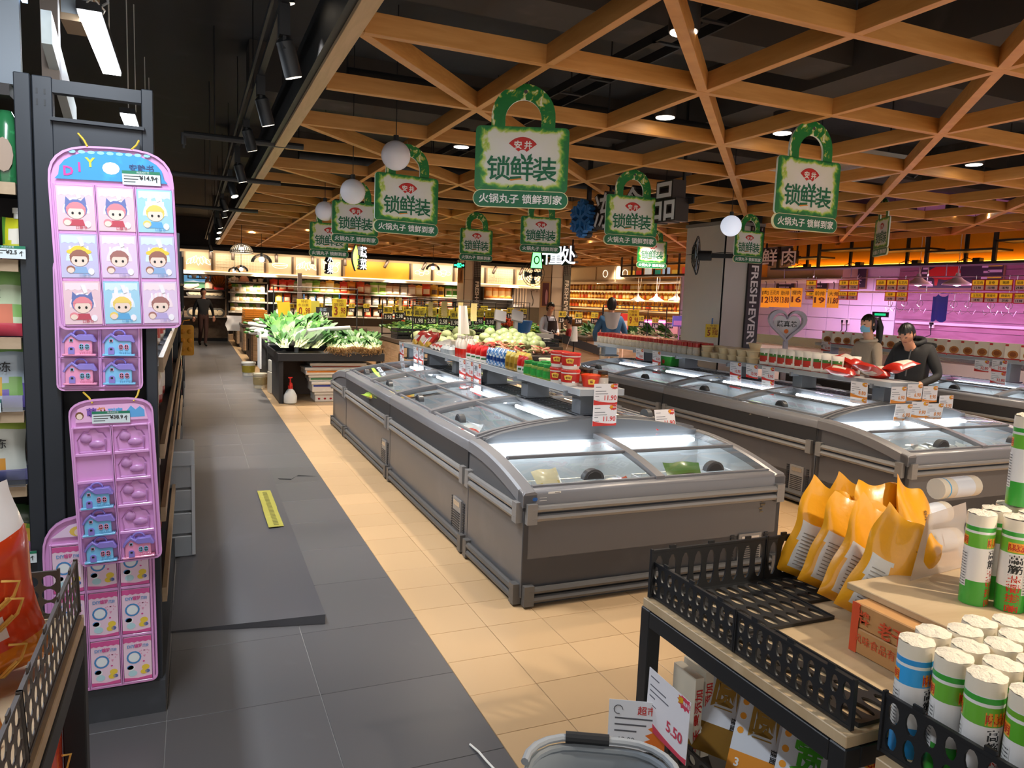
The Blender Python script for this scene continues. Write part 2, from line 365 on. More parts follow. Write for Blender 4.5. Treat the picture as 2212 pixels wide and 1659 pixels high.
# ================================================================ island freezers
F_BODY = mat('#67676a', .34, .25, var=.07, scale=2.5); F_BAND = mat('#3f4043', .4, .3); F_RIM = mat('#7c7c80', .35, .1); F_DARK = mat('#232427', .5)
F_IN = mat('#d0d6da', .4); GLS = glass('freezer_glass', (.93, .96, .96), .03); TUBE = mat('#f2f8ff', .4, emit=8); WIRE = mat('#dfe2e4', .35, .3); F_PAN = mat('#6a6e74', .4, .1)
F_LOW = mat('#5c5a58', .45, .2); F_BUMP = mat('#8d8b89', .38, .25)
def endprof(y):   # height of the rim of the crosswise cabinet, y from the front
    return .655+.135*(1-(1-min(1, y/.9))**2.0)
def rail(b, p0, p1, z, nrm):
    n = Vector(nrm); p0 = Vector(p0); p1 = Vector(p1)
    for dz in (0, .052): b.tube([p0+n*.018+Vector((0, 0, z+dz)), p1+n*.018+Vector((0, 0, z+dz))], .021, 8)
    d = (p1-p0).normalized()
    for p in (p0, p1):
        c = p+n*.014+Vector((0, 0, z+.026)); t = Vector((n.y, -n.x, 0)); 
        b.add([tuple(c+t*sx*.03+n*sy*.024+Vector((0, 0, sz*.058))) for sx, sy, sz in ((-1, -1, -1), (1, -1, -1), (1, 1, -1), (-1, 1, -1), (-1, -1, 1), (1, -1, 1), (1, 1, 1), (-1, 1, 1))],
              [(3, 2, 1, 0), (4, 5, 6, 7), (0, 1, 5, 4), (1, 2, 6, 5), (2, 3, 7, 6), (3, 0, 4, 7)])
def grille(x0, x1, z0, z1, n, y=0):
    b = B(); b.bx(x0, x1, y-.012, y-.001, z0, z1, 0); h = (z1-z0)*.55/n
    for i in range(n): b.bx(x0+.012, x1-.012, y-.016, y-.012, z0+.02+i*h*1.1, z0+.02+i*h*1.1+h*.45, 1)
    b.bx(x0+.02, x1-.02, y-.015, y-.012, z1-.05, z1-.015, 2); return b
def vents(b, x, z0, z1, n, m=0, y=0):
    for i in range(n): b.bx(x, x+.028, y-.006, y, z0+(z1-z0)*i/n, z0+(z1-z0)*i/n+.011, m)
def puck(parent, M, r=.06):
    b = B(); pr = [(r*cos(pi*i/10)*1.15, r*sin(pi*i/10)) for i in range(11)]; b.prism(pr, -.022, .022, 0, M @ FRONT)
    pr = [(r*cos(pi*i/10)*.85, .006+r*sin(pi*i/10)*.7) for i in range(11)]; b.prism(pr, .0225, .026, 1, M @ FRONT); return b.obj('lid_handle', (mat('#3f4247', .4), F_DARK), parent, bevel=.003)
def basket(b, x0, x1, y0, y1, z0, z1, r=.0022):
    for z in (z0, (z0+z1)/2, z1): b.tube([(x0, y0, z), (x1, y0, z), (x1, y1, z), (x0, y1, z)], r*(1.4 if z == z1 else 1), 4, 0, True)
    n = max(2, int((x1-x0)/.075))
    for i in range(n+1):
        x = x0+(x1-x0)*i/n; b.tube([(x, y0, z1), (x, y0, z0), (x, y1, z0), (x, y1, z1)], r, 4)
    n = max(2, int((y1-y0)/.075))
    for i in range(1, n):
        y = y0+(y1-y0)*i/n; b.tube([(x0, y, z1), (x0, y, z0), (x1, y, z0), (x1, y, z1)], r, 4)
def end_freezer(lab, loc, rz=0):
    t = thing('freezer', lab, 'freezer', loc, rz); w, d = 1.86, .90; N = 10
    ys = [d*i/N for i in range(N+1)]
    prof = [(y, endprof(y)-.075) for y in ys]
    # cabinet: walls only, open at the top
    b = B(); th = .05
    for x in (0.012, w-th): b.prism([(0.012, .05)]+[(max(.012, y), z) for y, z in prof]+[(d, .05)], 0, th-.012, 0, Matrix(((0, 0, 1, x), (1, 0, 0, 0), (0, 1, 0, 0), (0, 0, 0, 1))))
    b.bx(.012, w-.012, .012, th, .05, .60); b.bx(.012, w-.012, d-th, d, .05, .72); b.bx(.012, w-.012, .012, d, .05, .28)
    b.obj('cabinet', F_BODY, t, bevel=.004)
    b = B(); b.bx(.004, w-.004, .008, .012, .555, .60); b.bx(.05, w-.05, .03, d-.03, 0, .05); b.obj('dark_band', F_BAND, t)
    # tub
    q = th+.004; b = B(); b.quad([(q, q, .284), (w-q, q, .284), (w-q, d-q, .284), (q, d-q, .284)]); b.quad([(q, d-q, .28), (w-q, d-q, .28), (w-q, d-q, .77), (q, d-q, .77)])
    b.quad([(q, q, .605), (w-q, q, .605), (w-q, q, .28), (q, q, .28)])
    for x in (q, w-q): b.quad([(x, q, .28), (x, d-q, .28), (x, d-q, .77), (x, d*.5, .715), (x, q, .605)])
    b.obj('tub', F_IN, t)
    # rim: front bar and two curved side bars
    b = B(); pr = [(0, .575), (0, .645), (.012, .663), (.06, .672), (.075, .66), (.075, .60), (.012, .575)]
    b.prism(pr, 0, w, 0, Matrix(((0, 0, 1, 0), (1, 0, 0, 0), (0, 1, 0, 0), (0, 0, 0, 1))))
    b.obj('front_rim', F_RIM, t, bevel=.004)
    for x0 in (0, w-.085):
        b = B(); vs = []; fs = []
        for y in ys:
            z = endprof(y); o = 0 if x0 == 0 else .085
            sg = 1 if x0 == 0 else -1
            vs += [(x0+o, y, z-.08), (x0+o, y, z-.012), (x0+o+sg*.012, y, z+.002), (x0+o+sg*.07, y, z+.008), (x0+o+sg*.085, y, z-.002), (x0+o+sg*.085, y, z-.05)]
        for i in range(N):
            for k in range(6): fs.append((i*6+k, i*6+(k+1) % 6, i*6+6+(k+1) % 6, i*6+6+k) if x0 else (i*6+6+k, i*6+6+(k+1) % 6, i*6+(k+1) % 6, i*6+k))
        fs += [tuple(range(6)), tuple(range(N*6, N*6+6))]
        b.add(vs, fs); b.obj('side_rim', F_RIM, t)
    # humped panel at the back
    hp = [(.09, .765)]+[(.09+1.68*i/14, .80+.115*sin(pi*i/14)**.75) for i in range(15)]+[(1.77, .765)]
    b = B(); b.prism(hp, -.02, .02, 0, T(0, d-.045, 0) @ FRONT); b.obj('hump_panel', F_PAN, t, bevel=.006)
    b = B(); hp2 = [(.0, .78)]+[(.05+1.76*i/14, .80+.12*sin(pi*i/14)**.75) for i in range(15)]+[(w, .78)]
    b.prism(hp2, -.012, .012, 0, T(0, d-.013, 0) @ FRONT); b.obj('hump_rim', F_RIM, t)
    # middle rail and cross bars, glass
    def zt(y): return endprof(y)+.006
    b = B()
    for i in range(N):
        y0, y1 = ys[i], ys[i+1]
        if y0 < .05: y0 = .05
        if y1 > .86: y1 = .86
        b.add([(x, y, zt(y)+dz) for x in (w/2-.03, w/2+.03) for y in (y0, y1) for dz in (-.02, .014)], [(0, 1, 3, 2), (4, 6, 7, 5), (0, 4, 5, 1), (2, 3, 7, 6), (1, 5, 7, 3), (0, 2, 6, 4)])
    b.obj('middle_rail', F_RIM, t)
    for k, (x0, x1) in enumerate(((.085, w/2-.03), (w/2+.03, w-.085))):
        for y0, y1, dz, nm in ((.06, .46, -.004, 'sliding_lid'), (.42, .86, .006, 'upper_lid')):
            g = B(); n = 6; g.grid(lambda u, v: (x0+(x1-x0)*u, y0+(y1-y0)*v, zt(y0+(y1-y0)*v)+dz-.003), 1, n)
            go = g.obj(nm, GLS, t)
            b = B()
            for ya, yb in ((y0, y0+.022), (y1-.022, y1)): b.bx(x0, x1, ya, yb, zt(ya)+dz-.008, zt(ya)+dz+.008, 0)
            b.obj('lid_frame', F_RIM, go)
            if nm == 'sliding_lid': puck(go, T((x0+x1)/2, y0+.05, zt(y0+.05)-.006))
        b = B(); b.cyl((x0+.06, .80, zt(.8)-.055), (x1-.05, .80, zt(.8)-.055), .016, 8); b.obj('light_tube', TUBE, t)
        b = B(); basket(b, x0+.03, x1-.03, .10, .46, .38, .60); b.obj('wire_basket', WIRE, t)
    # bumpers
    for z in (.515, .045):
        for p0, p1, nn in (((.05, 0.012, 0), (w-.05, 0.012, 0), (0, -1, 0)), ((0.012, .06, 0), (0.012, d-.05, 0), (-1, 0, 0)), ((w-.012, .06, 0), (w-.012, d-.05, 0), (1, 0, 0))):
            b = B(); rail(b, p0, p1, z, nn); b.obj('bumper_rail', F_BUMP if z > .1 else F_LOW, t)
    g = grille(1.52, 1.70, .10, .285, 8, .012); vents(g, 1.46, .12, .29, 9, 1, .012); vents(g, 1.73, .12, .29, 9, 1, .012); g.obj('vent_grille', (F_BUMP, F_DARK, CHROME), t)
    return t
LO, LC = .785, .905   # long cabinets: outer edge and ridge
def lprof(x): return LO+(LC-LO)*sin(min(1, x/.86)*pi/2)**.85
def long_freezer(lab, loc, L, rz=0, amber=0):
    """outer side at x=0 facing -X, ridge at x=.93, running along y"""
    t = thing('freezer', lab, 'freezer', loc, rz); w = .93; th = .05
    b = B(); b.bx(.012, th, .004, L-.004, .05, .74); b.bx(w-th, w, .004, L-.004, .05, .86); b.bx(.012, w, .004, L-.004, .05, .28)
    pr = [(.012, .05)]+[(max(.012, .86*i/8), lprof(.86*i/8)-.07) for i in range(9)]+[(w, .05)]
    for y in (.004, L-.04): b.prism(pr, 0, .036, 0, T(0, y+.036, 0) @ FRONT)
    b.obj('cabinet', F_BODY, t, bevel=.004)
    b = B(); b.bx(.004, .012, .006, L-.006, .56, .715); b.bx(.06, w-.02, .02, L-.02, 0, .05); b.obj('dark_band', F_BAND, t)
    q = th+.004; b = B(); b.quad([(q, .05, .284), (w-q, .05, .284), (w-q, L-.05, .284), (q, L-.05, .284)]); b.quad([(w-q, L-.046, .28), (w-q, .046, .28), (w-q, .046, .875), (w-q, L-.046, .875)][::-1])
    b.quad([(q, .046, .28), (q, L-.046, .28), (q, L-.046, .745), (q, .046, .745)])
    for y in (.046, L-.046): b.quad([(q, y, .28), (w-q, y, .28), (w-q, y, .86), (q, y, .745)])
    b.obj('tub', F_IN, t)
    pr = [(0, .71), (0, LO-.012), (.012, LO), (.06, LO+.014), (.08, LO+.006), (.08, .74), (.012, .71)]
    b = B(); b.prism(pr, 0, L, 0, Matrix(((1, 0, 0, 0), (0, 0, 1, 0), (0, 1, 0, 0), (0, 0, 0, 1)))); b.obj('side_rim', F_RIM, t, bevel=.004)
    nb = 2
    for k in range(nb+1):   # cross bars over the glass
        y = L*k/nb; y0, y1 = max(0, y-.035), min(L, y+.035); b = B()
        for i in range(8):
            xa, xb = .06+.8*i/8, .06+.8*(i+1)/8
            b.add([(x, yy, lprof(x)+dz) for yy in (y0, y1) for x in (xa, xb) for dz in (-.03, .016)], [(0, 1, 3, 2), (4, 6, 7, 5), (0, 4, 5, 1), (2, 3, 7, 6), (1, 5, 7, 3), (0, 2, 6, 4)])
        b.obj('cross_bar', F_RIM, t)
    for k in range(nb):
        y0, y1 = L*k/nb+.035, L*(k+1)/nb-.035
        for xa, xb, dz, nm in ((.08, .47, -.003, 'sliding_lid'), (.43, .80, .007, 'upper_lid')):
            g = B(); g.grid(lambda u, v: (xa+(xb-xa)*u, y0+(y1-y0)*v, lprof(xa+(xb-xa)*u)+dz), 6, 1); go = g.obj(nm, GLS, t)
            b = B()
            for x in (xa, xb-.022): b.bx(x, x+.022, y0, y1, lprof(x)+dz-.008, lprof(x)+dz+.007)
            b.obj('lid_frame', F_RIM, go)
            if nm == 'sliding_lid': puck(go, T(xa+.05, (y0+y1)/2, lprof(xa+.05)-.004) @ Rz(-pi/2), .055)
        b = B(); b.cyl((.755, y0+.08, lprof(.75)-.05), (.755, y1-.08, lprof(.75)-.05), .015, 8); b.obj('light_tube', TUBE, t)
        b = B(); basket(b, .11, .5, y0+.02, y1-.02, .40, .66); b.obj('wire_basket', WIRE, t)
    b = B(); b.bx(.80, .935, 0, L, LC-.08, LC+.006, 0)
    n = int(L/.06)
    for i in range(n): b.bx(.83, .92, .03+i*.06, .055+i*.06, LC+.006, LC+.009, 1)
    b.obj('ridge_grille', (F_PAN, F_DARK), t)
    for z in (.515, .045):
        b = B(); rail(b, (0.012, .06, 0), (0.012, L-.06, 0), z, (-1, 0, 0)); b.obj('bumper_rail', F_BUMP if z > .1 else F_LOW, t)
    g = B(); g2 = grille(.25, .41, .09, .34, 9, 0); vents(g2, .20, .12, .34, 12, 1, 0); vents(g2, .435, .12, .34, 12, 1, 0); g2.xf(T(.012, .52, 0) @ Rz(-pi/2)); g2.obj('vent_grille', (F_BUMP, F_DARK, CHROME), t)
    return t
# ================================================================ the freezers in place
ef = end_freezer('nearest freezer, its broad end panel facing the camera', (1.66, 3.62, 0))
ef2 = dup(ef, (4.92, 3.84, 0), 0, 'crosswise freezer at the near end of the second row, behind the yellow bags')
dup(ef, (3.52, 9.70, 0), pi, 'crosswise freezer closing the far end of the first row')
dup(ef, (6.78, 10.22, 0), pi, 'crosswise freezer closing the far end of the second row')
lf = long_freezer('second freezer along the aisle, glass bag and red packs inside', (1.66, 4.522, 0), 2.125)
dup(lf, (1.66, 6.652, 0), 0, 'third freezer along the aisle, yellow packs under its glass')
dup(lf, (3.52, 6.648, 0), pi, 'freezer behind the 11.90 cards, opening to the gap between the rows')
dup(lf, (3.52, 8.778, 0), pi, 'freezer facing the gap between the rows, behind the blue and white pouches')
lf2 = long_freezer('second row freezer facing the gap, orange and red packs inside', (4.92, 4.742, 0), 2.285)
dup(lf2, (4.92, 7.032, 0), 0, 'second row freezer facing the gap, nearly empty bright blue tub')
dup(lf2, (6.78, 7.028, 0), pi, 'second row freezer in front of the man in the black jacket')
dup(lf2, (6.78, 9.318, 0), pi, 'second row freezer behind the red capped jars')
for k, y in enumerate((2.2, 4.49, 6.78)):
    dup(lf2, (8.5, y, 0), 0, ('third row freezer at the edge of the picture', 'third row freezer behind the man in the black jacket', 'third row freezer beside the woman with the face mask')[k])
# marks on the nearest freezer
b = B(); b.bx(0, .095, -.001, 0, 0, .045, 0); b.bx(.0, .04, -.0015, 0, 0, .045, 1); b.prism([(.018+.016*cos(pi*i/8), .023+.011*sin(pi*i/8)) for i in range(16)], 0, .0022, 0, FRONT)
b.text('▬▬▬▬▬', .008, 1, T(.068, -.002, .030) @ FRONT, w=.045); b.text('▬▬▬▬▬', .008, 1, T(.068, -.002, .014) @ FRONT, w=.045)
tag(b.obj('sticker', (mat('#1f5fa8', .4), WHITE), None, loc=(1.715, 3.622, .598)), 'small blue and white sticker on the front of the nearest freezer', 'sticker')
b = B(); b.bx(0, .08, -.001, 0, 0, .052, 0)
for i in range(5): b.bx(.042, .073, -.0016, 0, .008+i*.009, .011+i*.009, 1)
tag(b.obj('paper_label', (WHITE, INK), None, loc=(1.813, 3.622, .606)), 'white paper label beside the blue sticker on the nearest freezer', 'label')
b = B()
for i in range(9): b.bx(rnd(0, .02), rnd(.025, .05), -.0008, 0, .011*i, .011*i+rnd(.006, .011), i % 2)
tag(b.obj('torn_sticker', (mat('#7a6a4a', .7), mat('#4b463e', .7)), None, loc=(3.33, 3.629, .415)), 'torn brown sticker remains on the nearest freezer front', 'sticker')
# ================================================================ goods
def pillow(w, h, d, n=8, crimp=.1, notch=.25, wob=.05, seed=0):
    """soft pack standing in the xz plane, front faces -y; returns builder with front (0) and back (0) faces"""
    b = B(); rs = random.Random(seed); ph = rs.uniform(0, 9)
    def pt(sg):
        def f(u, v):
            e = (sin(pi*min(1, max(0, u)))**.5)*(min(1, v/.12)**.6)*(min(1, (1-v)/notch)**.7 if v < 1 else 0)
            x = (u-.5)*w*(1-.07*sin(pi*v)); wv = wob*w*sin(7*u+5*v+ph)*(.3+v)
            return (x+wv*.3*v, sg*d/2*e+wv*.35, h*v+wob*w*.3*sin(9*u+ph)*v)
        return f
    b.grid(pt(-1), n, n+2); b2 = B(); b2.grid(pt(1), n, n+2)
    b.add(b2.v, [f[::-1] for f in b2.f]); return b
def paint(b, rules, base=0):
    """set face materials of a pack from rules (material index, test on face centre)"""
    for i, f in enumerate(b.f):
        c = [sum(b.v[k][a] for k in f)/len(f) for a in (0, 1, 2)]
        for m, t in rules:
            if t(*c): b.m[i] = m
    return b
PACKS = {}
def jar_mesh(body, lid, lab, r=.035, h=.115):
    b = B(); b.lathe([(r*.9, 0), (r, .006), (r, h*.72), (r*.8, h*.8), (r*.8, h*.82)], 14, 0); b.lathe([(r*.86, h*.8), (r*.9, h*.82), (r*.9, h*.98), (r*.8, h)], 14, 1)
    b.lathe([(r*1.015, h*.16), (r*1.015, h*.6)], 14, 2); return b.mesh('jar', (mat(body, .25, coat=.4, var=.12, scale=40), mat(lid, .4), mat(lab, .5, var=.25, scale=45)))
def put(me, name, lab, cat, loc, rz=0, group=None, rot=None, sc=None):
    o = bpy.data.objects.new(name, me); COL.objects.link(o); o.location = loc; o.rotation_euler = rot if rot else (0, 0, rz)
    if sc: o.scale = (sc,)*3
    return tag(o, lab, cat, group)
def shelf(lab, x0, x1, y0, y1, z, zb, npost):
    t = thing('display_shelf', lab, 'shelf', (0, 0, 0)); w = x1-x0
    b = B(); b.bx(x0, x1, y0, y1, z-.018, z); b.bx(x0-.008, x0, y0-.008, y1, z-.035, z+.012); b.bx(x1, x1+.008, y0-.008, y1, z-.035, z+.012); b.bx(x0, x1, y0-.008, y0, z-.035, z+.012)
    b.obj('board', mat('#a9adb2', .45), t, bevel=.002)
    cx = (x0+x1)/2
    for k in range(npost):
        y = y0+.12+(y1-y0-.35)*k/(npost-1)
        b = B(); b.bx(cx-.1, cx+.1, y, y+.13, zb, z-.018, 0); b.bx(cx-.13, cx+.13, y-.02, y+.15, zb, zb+.018, 1); b.bx(cx-.2, cx+.2, y+.05, y+.08, z-.06, z-.018, 0); b.obj('post', (mat('#7f848b', .45), F_DARK), t, bevel=.003)
    return t
Z1 = 1.105
shelf('grey metal shelf standing along the ridge of the first freezer row', 2.45, 2.79, 4.47, 9.35, Z1, .905, 6)
shelf('grey metal shelf standing along the ridge of the second freezer row', 5.68, 6.02, 4.68, 10.0, Z1-.01, .905, 6)
shelf('grey metal shelf along the third row, carrying picture boxes', 9.25, 9.6, 3.0, 9.1, 1.19, .905, 5)
# ---- price cards
CARDM = {}
def card_mesh(price, acc='#d3302b', w=.19, h=.148, two=1):
    k = (price, acc, w, h, two)
    if k in CARDM: return CARDM[k]
    b = B()
    for q in range(two):
        M = T(0, -q*h, 0); b.bx(-w/2, w/2, -h, 0, -.002, 0, 0, M)
        b.prism([(-w/2, -h), (w/2, -h), (w/2, -h+.018)]+[(w/2-w*i/8, -h+.014+.022*(i/8)**2.5) for i in range(1, 9)], 0, .0006, 1, M)
        n = 11; cx, cy = w/2-.028, -.018
        b.prism([(min(w/2, cx+(.036 if i % 2 else .027)*cos(2*pi*i/(2*n))), min(0, cy+(.024 if i % 2 else .017)*sin(2*pi*i/(2*n)))) for i in range(2*n)], 0, .0006, 1, M)
        b.text('爆', .026, 3, M @ T(cx-.016, cy, .0008), .02); b.text('款商品', .014, 0, M @ T(cx+.011, cy, .0008), .02, w=.032)
        for i, (y, l) in enumerate(((-.022, .045), (-.05, .085), (-.068, .1), (-.086, .03))): b.bx(-w/2+.012, -w/2+.012+l, y-.004, y, 0, .0005, 2, M)
        b.bx(-w/2+.022, -w/2+.05, y-.03, y-.027, 0, .0005, 2, M); b.text(price, .048, 1, M @ T(w*.2, -h*.66, .0008), .02)
    CARDM[k] = b.mesh('price_card', (mat('#f2eff2', .45), mat(acc, .45), mat('#6d6f78', .6), YEL)); return CARDM[k]
def card(price, p, lab, acc='#d3302b', two=1, face='y', rx=0, group=None, rz=0, w=.19):
    o = put(card_mesh(price, acc, w, .148*w/.19, two), 'price_card', lab, 'price card', p, 0, group)
    M = Rz(rz) @ (FACEX if face == 'x' else FRONT) @ Rx(rx); o.rotation_euler = M.to_euler(); return o
card('11.90', atY(1310, 829, 4.445), 'pair of 11.90 price cards hanging from the near end of the first shelf', two=2)
card('11.90', (3.17, 4.50, .955), 'single 11.90 price card leaning on the hump of the nearest freezer', rx=-.25, rz=.12)
OR = '#e08a2c'
for i, (yy, pr) in enumerate(((6.88, '13.80'), (6.67, '13.80'), (6.46, '13.90'))): card(pr, (2.436, yy, Z1), ('farthest', 'middle', 'nearest')[i]+' of the three double price cards under the blue and gold pouches', two=2, face='x', rx=.04)
for i, (yy, pr) in enumerate(((9.2, '7.80'), (8.55, '4.50'), (8.33, '4.20'))): card(pr, (2.436, yy, Z1), ('double price card at the far end of the first shelf', 'far double price card under the red and white bags', 'double price card beneath the lying white packs')[i], two=2, face='x', rx=.04)
Z2 = Z1-.01
for px, py, pr, two, lab in ((1382, 755, '8.50', 1, 'curled 8.50 price card under the far red capped jars'), (1418, 765, '6.50', 2, 'double 6.50 price card under the red capped jars'),
        (1590, 775, '10.90', 2, 'double 10.90 price card beneath the jars, left of the single 10.90'), (1625, 782, '10.90', 1, 'single 10.90 price card between the two double cards'), (1660, 788, '9.90', 2, 'double 9.90 price card beneath the cream tubs')):
    p = atX(px, py, 5.665); card(pr, (5.665, p.y, Z2), lab, two=two, face='x', rx=.06)
card('8.80', (5.66, 5.0, Z2-.02), 'double 8.80 orange price card at the corner of the second shelf', OR, 2, 'x', .05)
k = 0
for r_ in range(2):
    for c_ in range(3):
        pr = (('6.90', '6.90', '9.90'), ('6.90', '9.90', '8.90'))[r_][c_]
        card(pr, (5.74+c_*.2+r_*.05, 4.64-r_*.03, Z2-.02-.155*r_+.02*(c_ == 1)), 'orange %s price card, %s of the %s row on the shelf end' % (pr, ('left', 'middle', 'right')[c_], ('upper', 'lower')[r_]), OR, 1, 'y', .1*r_, rz=-.1*r_)
card('9.90', (6.5, 4.74, .97), 'single orange 9.90 price card standing on the second row end freezer', OR)
for i, (px, py, two) in enumerate(((2122, 778, 1), (2160, 778, 2))): card('32.80', atX(px, py, 9.23), ('single', 'double')[i]+' 32.80 price card under the picture boxes of the third row', two=two, face='x')
card('32.80', atX(1785, 738, 9.23), 'pale 32.80 price card under the far picture boxes', two=1, face='x')
# ---- first shelf
def along(px, py, X0): return atX(px, py, X0).y
pouch = pillow(.11, .165, .05, 6); 
def pouch_mesh(key, w, h, d, cols, rules, seed=1, n=7):
    if key not in PACKS: PACKS[key] = paint(pillow(w, h, d, n, seed=seed), rules).mesh('pouch', [mat(c, .3, var=.12, scale=35, coat=.3) for c in cols], smooth=60)
    return PACKS[key]
redp = pouch_mesh('red', .11, .15, .06, ('#d81e1e', '#f3efe8', '#2c6a3a'), [(1, lambda x, y, z: z < .07), (2, lambda x, y, z: .03 < z < .05 and x > 0)])
blup = pouch_mesh('blue', .11, .16, .06, ('#3f7fc4', '#e8f0f6', '#123e84'), [(1, lambda x, y, z: (int(x*60)+int(z*45)) % 2 == 0), (2, lambda x, y, z: .06 < z < .09)])
gold = pouch_mesh('gold', .10, .16, .07, ('#c29a34', '#8a6a1c', '#e6cf62'), [(2, lambda x, y, z: z > .12), (1, lambda x, y, z: .03 < z < .07 and abs(x) < .03)])
whip = pouch_mesh('whitepack', .13, .19, .05, ('#ece7e0', '#c43a35', '#ddd6cd'), [(1, lambda x, y, z: .03 < z < .06), (2, lambda x, y, z: z > .14)], 3)
fr = FACEX.to_euler()
def line(me, name, lab, cat, y0, y1, n, x, z, group, rz=-pi/2, dx=0, rows=1, jit=.01):
    for r_ in range(rows):
        for i in range(n):
            put(me, name, lab+', '+nth(n-1-i)+(' of the back row' if r_ else ''), cat, (x+dx*r_+rnd(-jit, jit)*.3, y0+(y1-y0)*(i+.5)/n, z), rz+rnd(-jit, jit)*8, group)
line(redp, 'pouch', 'red pouch with white lower half on the first shelf', 'pouch', 6.45, 6.98, 4, 2.52, Z1, 'red pouches on the first shelf', rows=2, dx=.08)
line(blup, 'pouch', 'blue and white pouch on the first shelf', 'pouch', 5.98, 6.40, 5, 2.52, Z1, 'blue and white pouches on the first shelf', rows=2, dx=.08)
line(gold, 'pouch', 'gold pouch on the first shelf', 'pouch', 5.66, 5.95, 3, 2.52, Z1, 'gold pouches on the first shelf', rows=2, dx=.09)
line(redp, 'pouch', 'small red and white pouch between gold pouches and green lidded jars', 'pouch', 5.47, 5.64, 2, 2.50, Z1, 'red pouches beside the gold ones')
gj = jar_mesh('#8fae52', '#1f8f3c', '#2fae3e', .045, .125)
for i, y in enumerate((5.44, 5.30, 5.19, 5.08)): put(gj, 'jar', ('far', 'second', 'third', 'nearest')[i]+' green lidded jar in the row before the red tubs', 'jar', (2.50, y, Z1), 0, 'green lidded jars')
for i, y in enumerate((5.37, 5.2, 5.03)): put(gj, 'jar', 'green lidded jar in the back row on the first shelf', 'jar', (2.61, y, Z1), 0, 'green lidded jars, back row')
btl = B(); btl.lathe([(.03, 0), (.035, .01), (.035, .09)], 12, 0); btl.lathe([(.035, .09), (.034, .15), (.012, .185), (.012, .2), (.014, .2), (.014, .22)], 12, 1); btl = btl.mesh('bottle', (mat('#c8281c', .2, coat=.4), mat('#d8cfc4', .2, coat=.4)))
line(btl, 'bottle', 'bottle of red sauce with clear neck on the first shelf', 'bottle', 7.05, 7.3, 3, 2.52, Z1, 'red sauce bottles', rows=2, dx=.09)
bowl = B(); bowl.lathe([(.05, 0), (.065, .05), (.07, .055), (.07, .062), (.066, .066)], 18, 0); bowl = bowl.mesh('tub', mat('#e9dcc2', .35, coat=.2))
smallpot = B(); smallpot.lathe([(.035, 0), (.05, .05), (.052, .056)], 14, 0); smallpot.lathe([(.045, .056), (.03, .075), (.012, .085), (.012, .095)], 14, 1); smallpot = smallpot.mesh('pot', (mat('#c9cfd2', .35), mat('#b8bfc4', .3)))
for i in range(6): put(smallpot, 'pot', 'small pale lidded pot on the far part of the first shelf', 'pot', (2.50+.1*(i % 2), 7.42+.11*(i//2), Z1), 0, 'pale lidded pots')
for i in range(4):
    for j in range(2): put(bowl, 'tub', 'cream tub stacked behind the pale pots', 'tub', (2.70, 7.38+.15*i, Z1+.066*j), 0, 'cream tubs on the first shelf')
for i in range(5):
    for j in range(2 if i < 4 else 1): put(bowl, 'tub', 'cream tub stacked behind the gold pouches and jars', 'tub', (2.71, 5.1+.15*i, Z1+.066*j), 0, 'cream tubs behind the jars')
for i in range(6): put(whip, 'pack', 'white and red pack lying on the far part of the first shelf', 'pack', (2.52+.1*(i % 2), 7.95+.13*(i//2), Z1+.02+.02*(i % 2)), 0, 'lying white and red packs', rot=(-1.2, .2, -pi/2+.3*(i % 2)))
redbag = pouch_mesh('redbag', .17, .22, .09, ('#c9342a', '#ece2d2', '#e8b23a'), [(1, lambda x, y, z: .06 < z < .13 and abs(x) < .05), (2, lambda x, y, z: z < .04)], 5)
for i in range(5): put(redbag, 'food_bag', 'slumped red and cream food bag at the far end of the first shelf', 'food bag', (2.56+.06*(i % 2), 8.5+.14*i, Z1), 0, 'slumped food bags', rot=(-.7, .3*(i % 3-1), -pi/2+.4*(i % 2)))
# white buckets with red label
def bucket(lab, loc, rz=0):
    t = thing('tub', lab, 'tub', loc, rz, 'red labelled tubs')
    b = B(); b.lathe([(.058, 0), (.062, .004), (.07, .105)], 22, 0); b.lathe([(.0675, .028), (.0705, .09)], 22, 1)
    b.obj('body', (mat('#efe6da', .35, coat=.2), mat('#c32a20', .4)), t)
    b = B(); b.lathe([(.073, .1), (.074, .112), (.07, .12), (.05, .117), (.001, .117)], 22, 0); b.obj('lid', mat('#cf2a1c', .35, coat=.2), t)
    b = B(); M = T(0, -.0705, .06) @ FRONT; b.prism([(-.022, -.014), (.022, -.014), (.03, .016), (0, .024), (-.03, .016)], -.002, .0015, 0, M); b.text('老坛', .02, 1, M @ T(0, .002, .002), .02); b.bx(.03, .052, -.033, -.022, -.003, .001, 2, M)
    b.obj('label', (mat('#f1c64a', .5), mat('#7c1d12', .5), WHITE), t); return t
bk = bucket('red labelled tub, lower left of the stack on the near end of the first shelf', (2.515, 4.93, Z1), -.9)
dup(bk, (2.53, 4.78, Z1), -.7, 'red labelled tub, lower right of the stack of four'); dup(bk, (2.515, 4.93, Z1+.121), -.8, 'red labelled tub, upper left of the stack of four'); dup(bk, (2.53, 4.78, Z1+.121), -.6, 'red labelled tub, upper right of the stack of four')
t = thing('tub', 'round red tub with red lid beside the brown jar on the first shelf', 'tub', (2.66, 4.71, Z1), -.4)
b = B(); b.lathe([(.055, 0), (.068, .075)], 22, 0); b.obj('body', mat('#d9361f', .35, coat=.3), t); b = B(); b.lathe([(.072, .073), (.073, .086), (.066, .09), (.001, .088)], 22, 0); b.obj('lid', mat('#d8431f', .35, coat=.3), t)
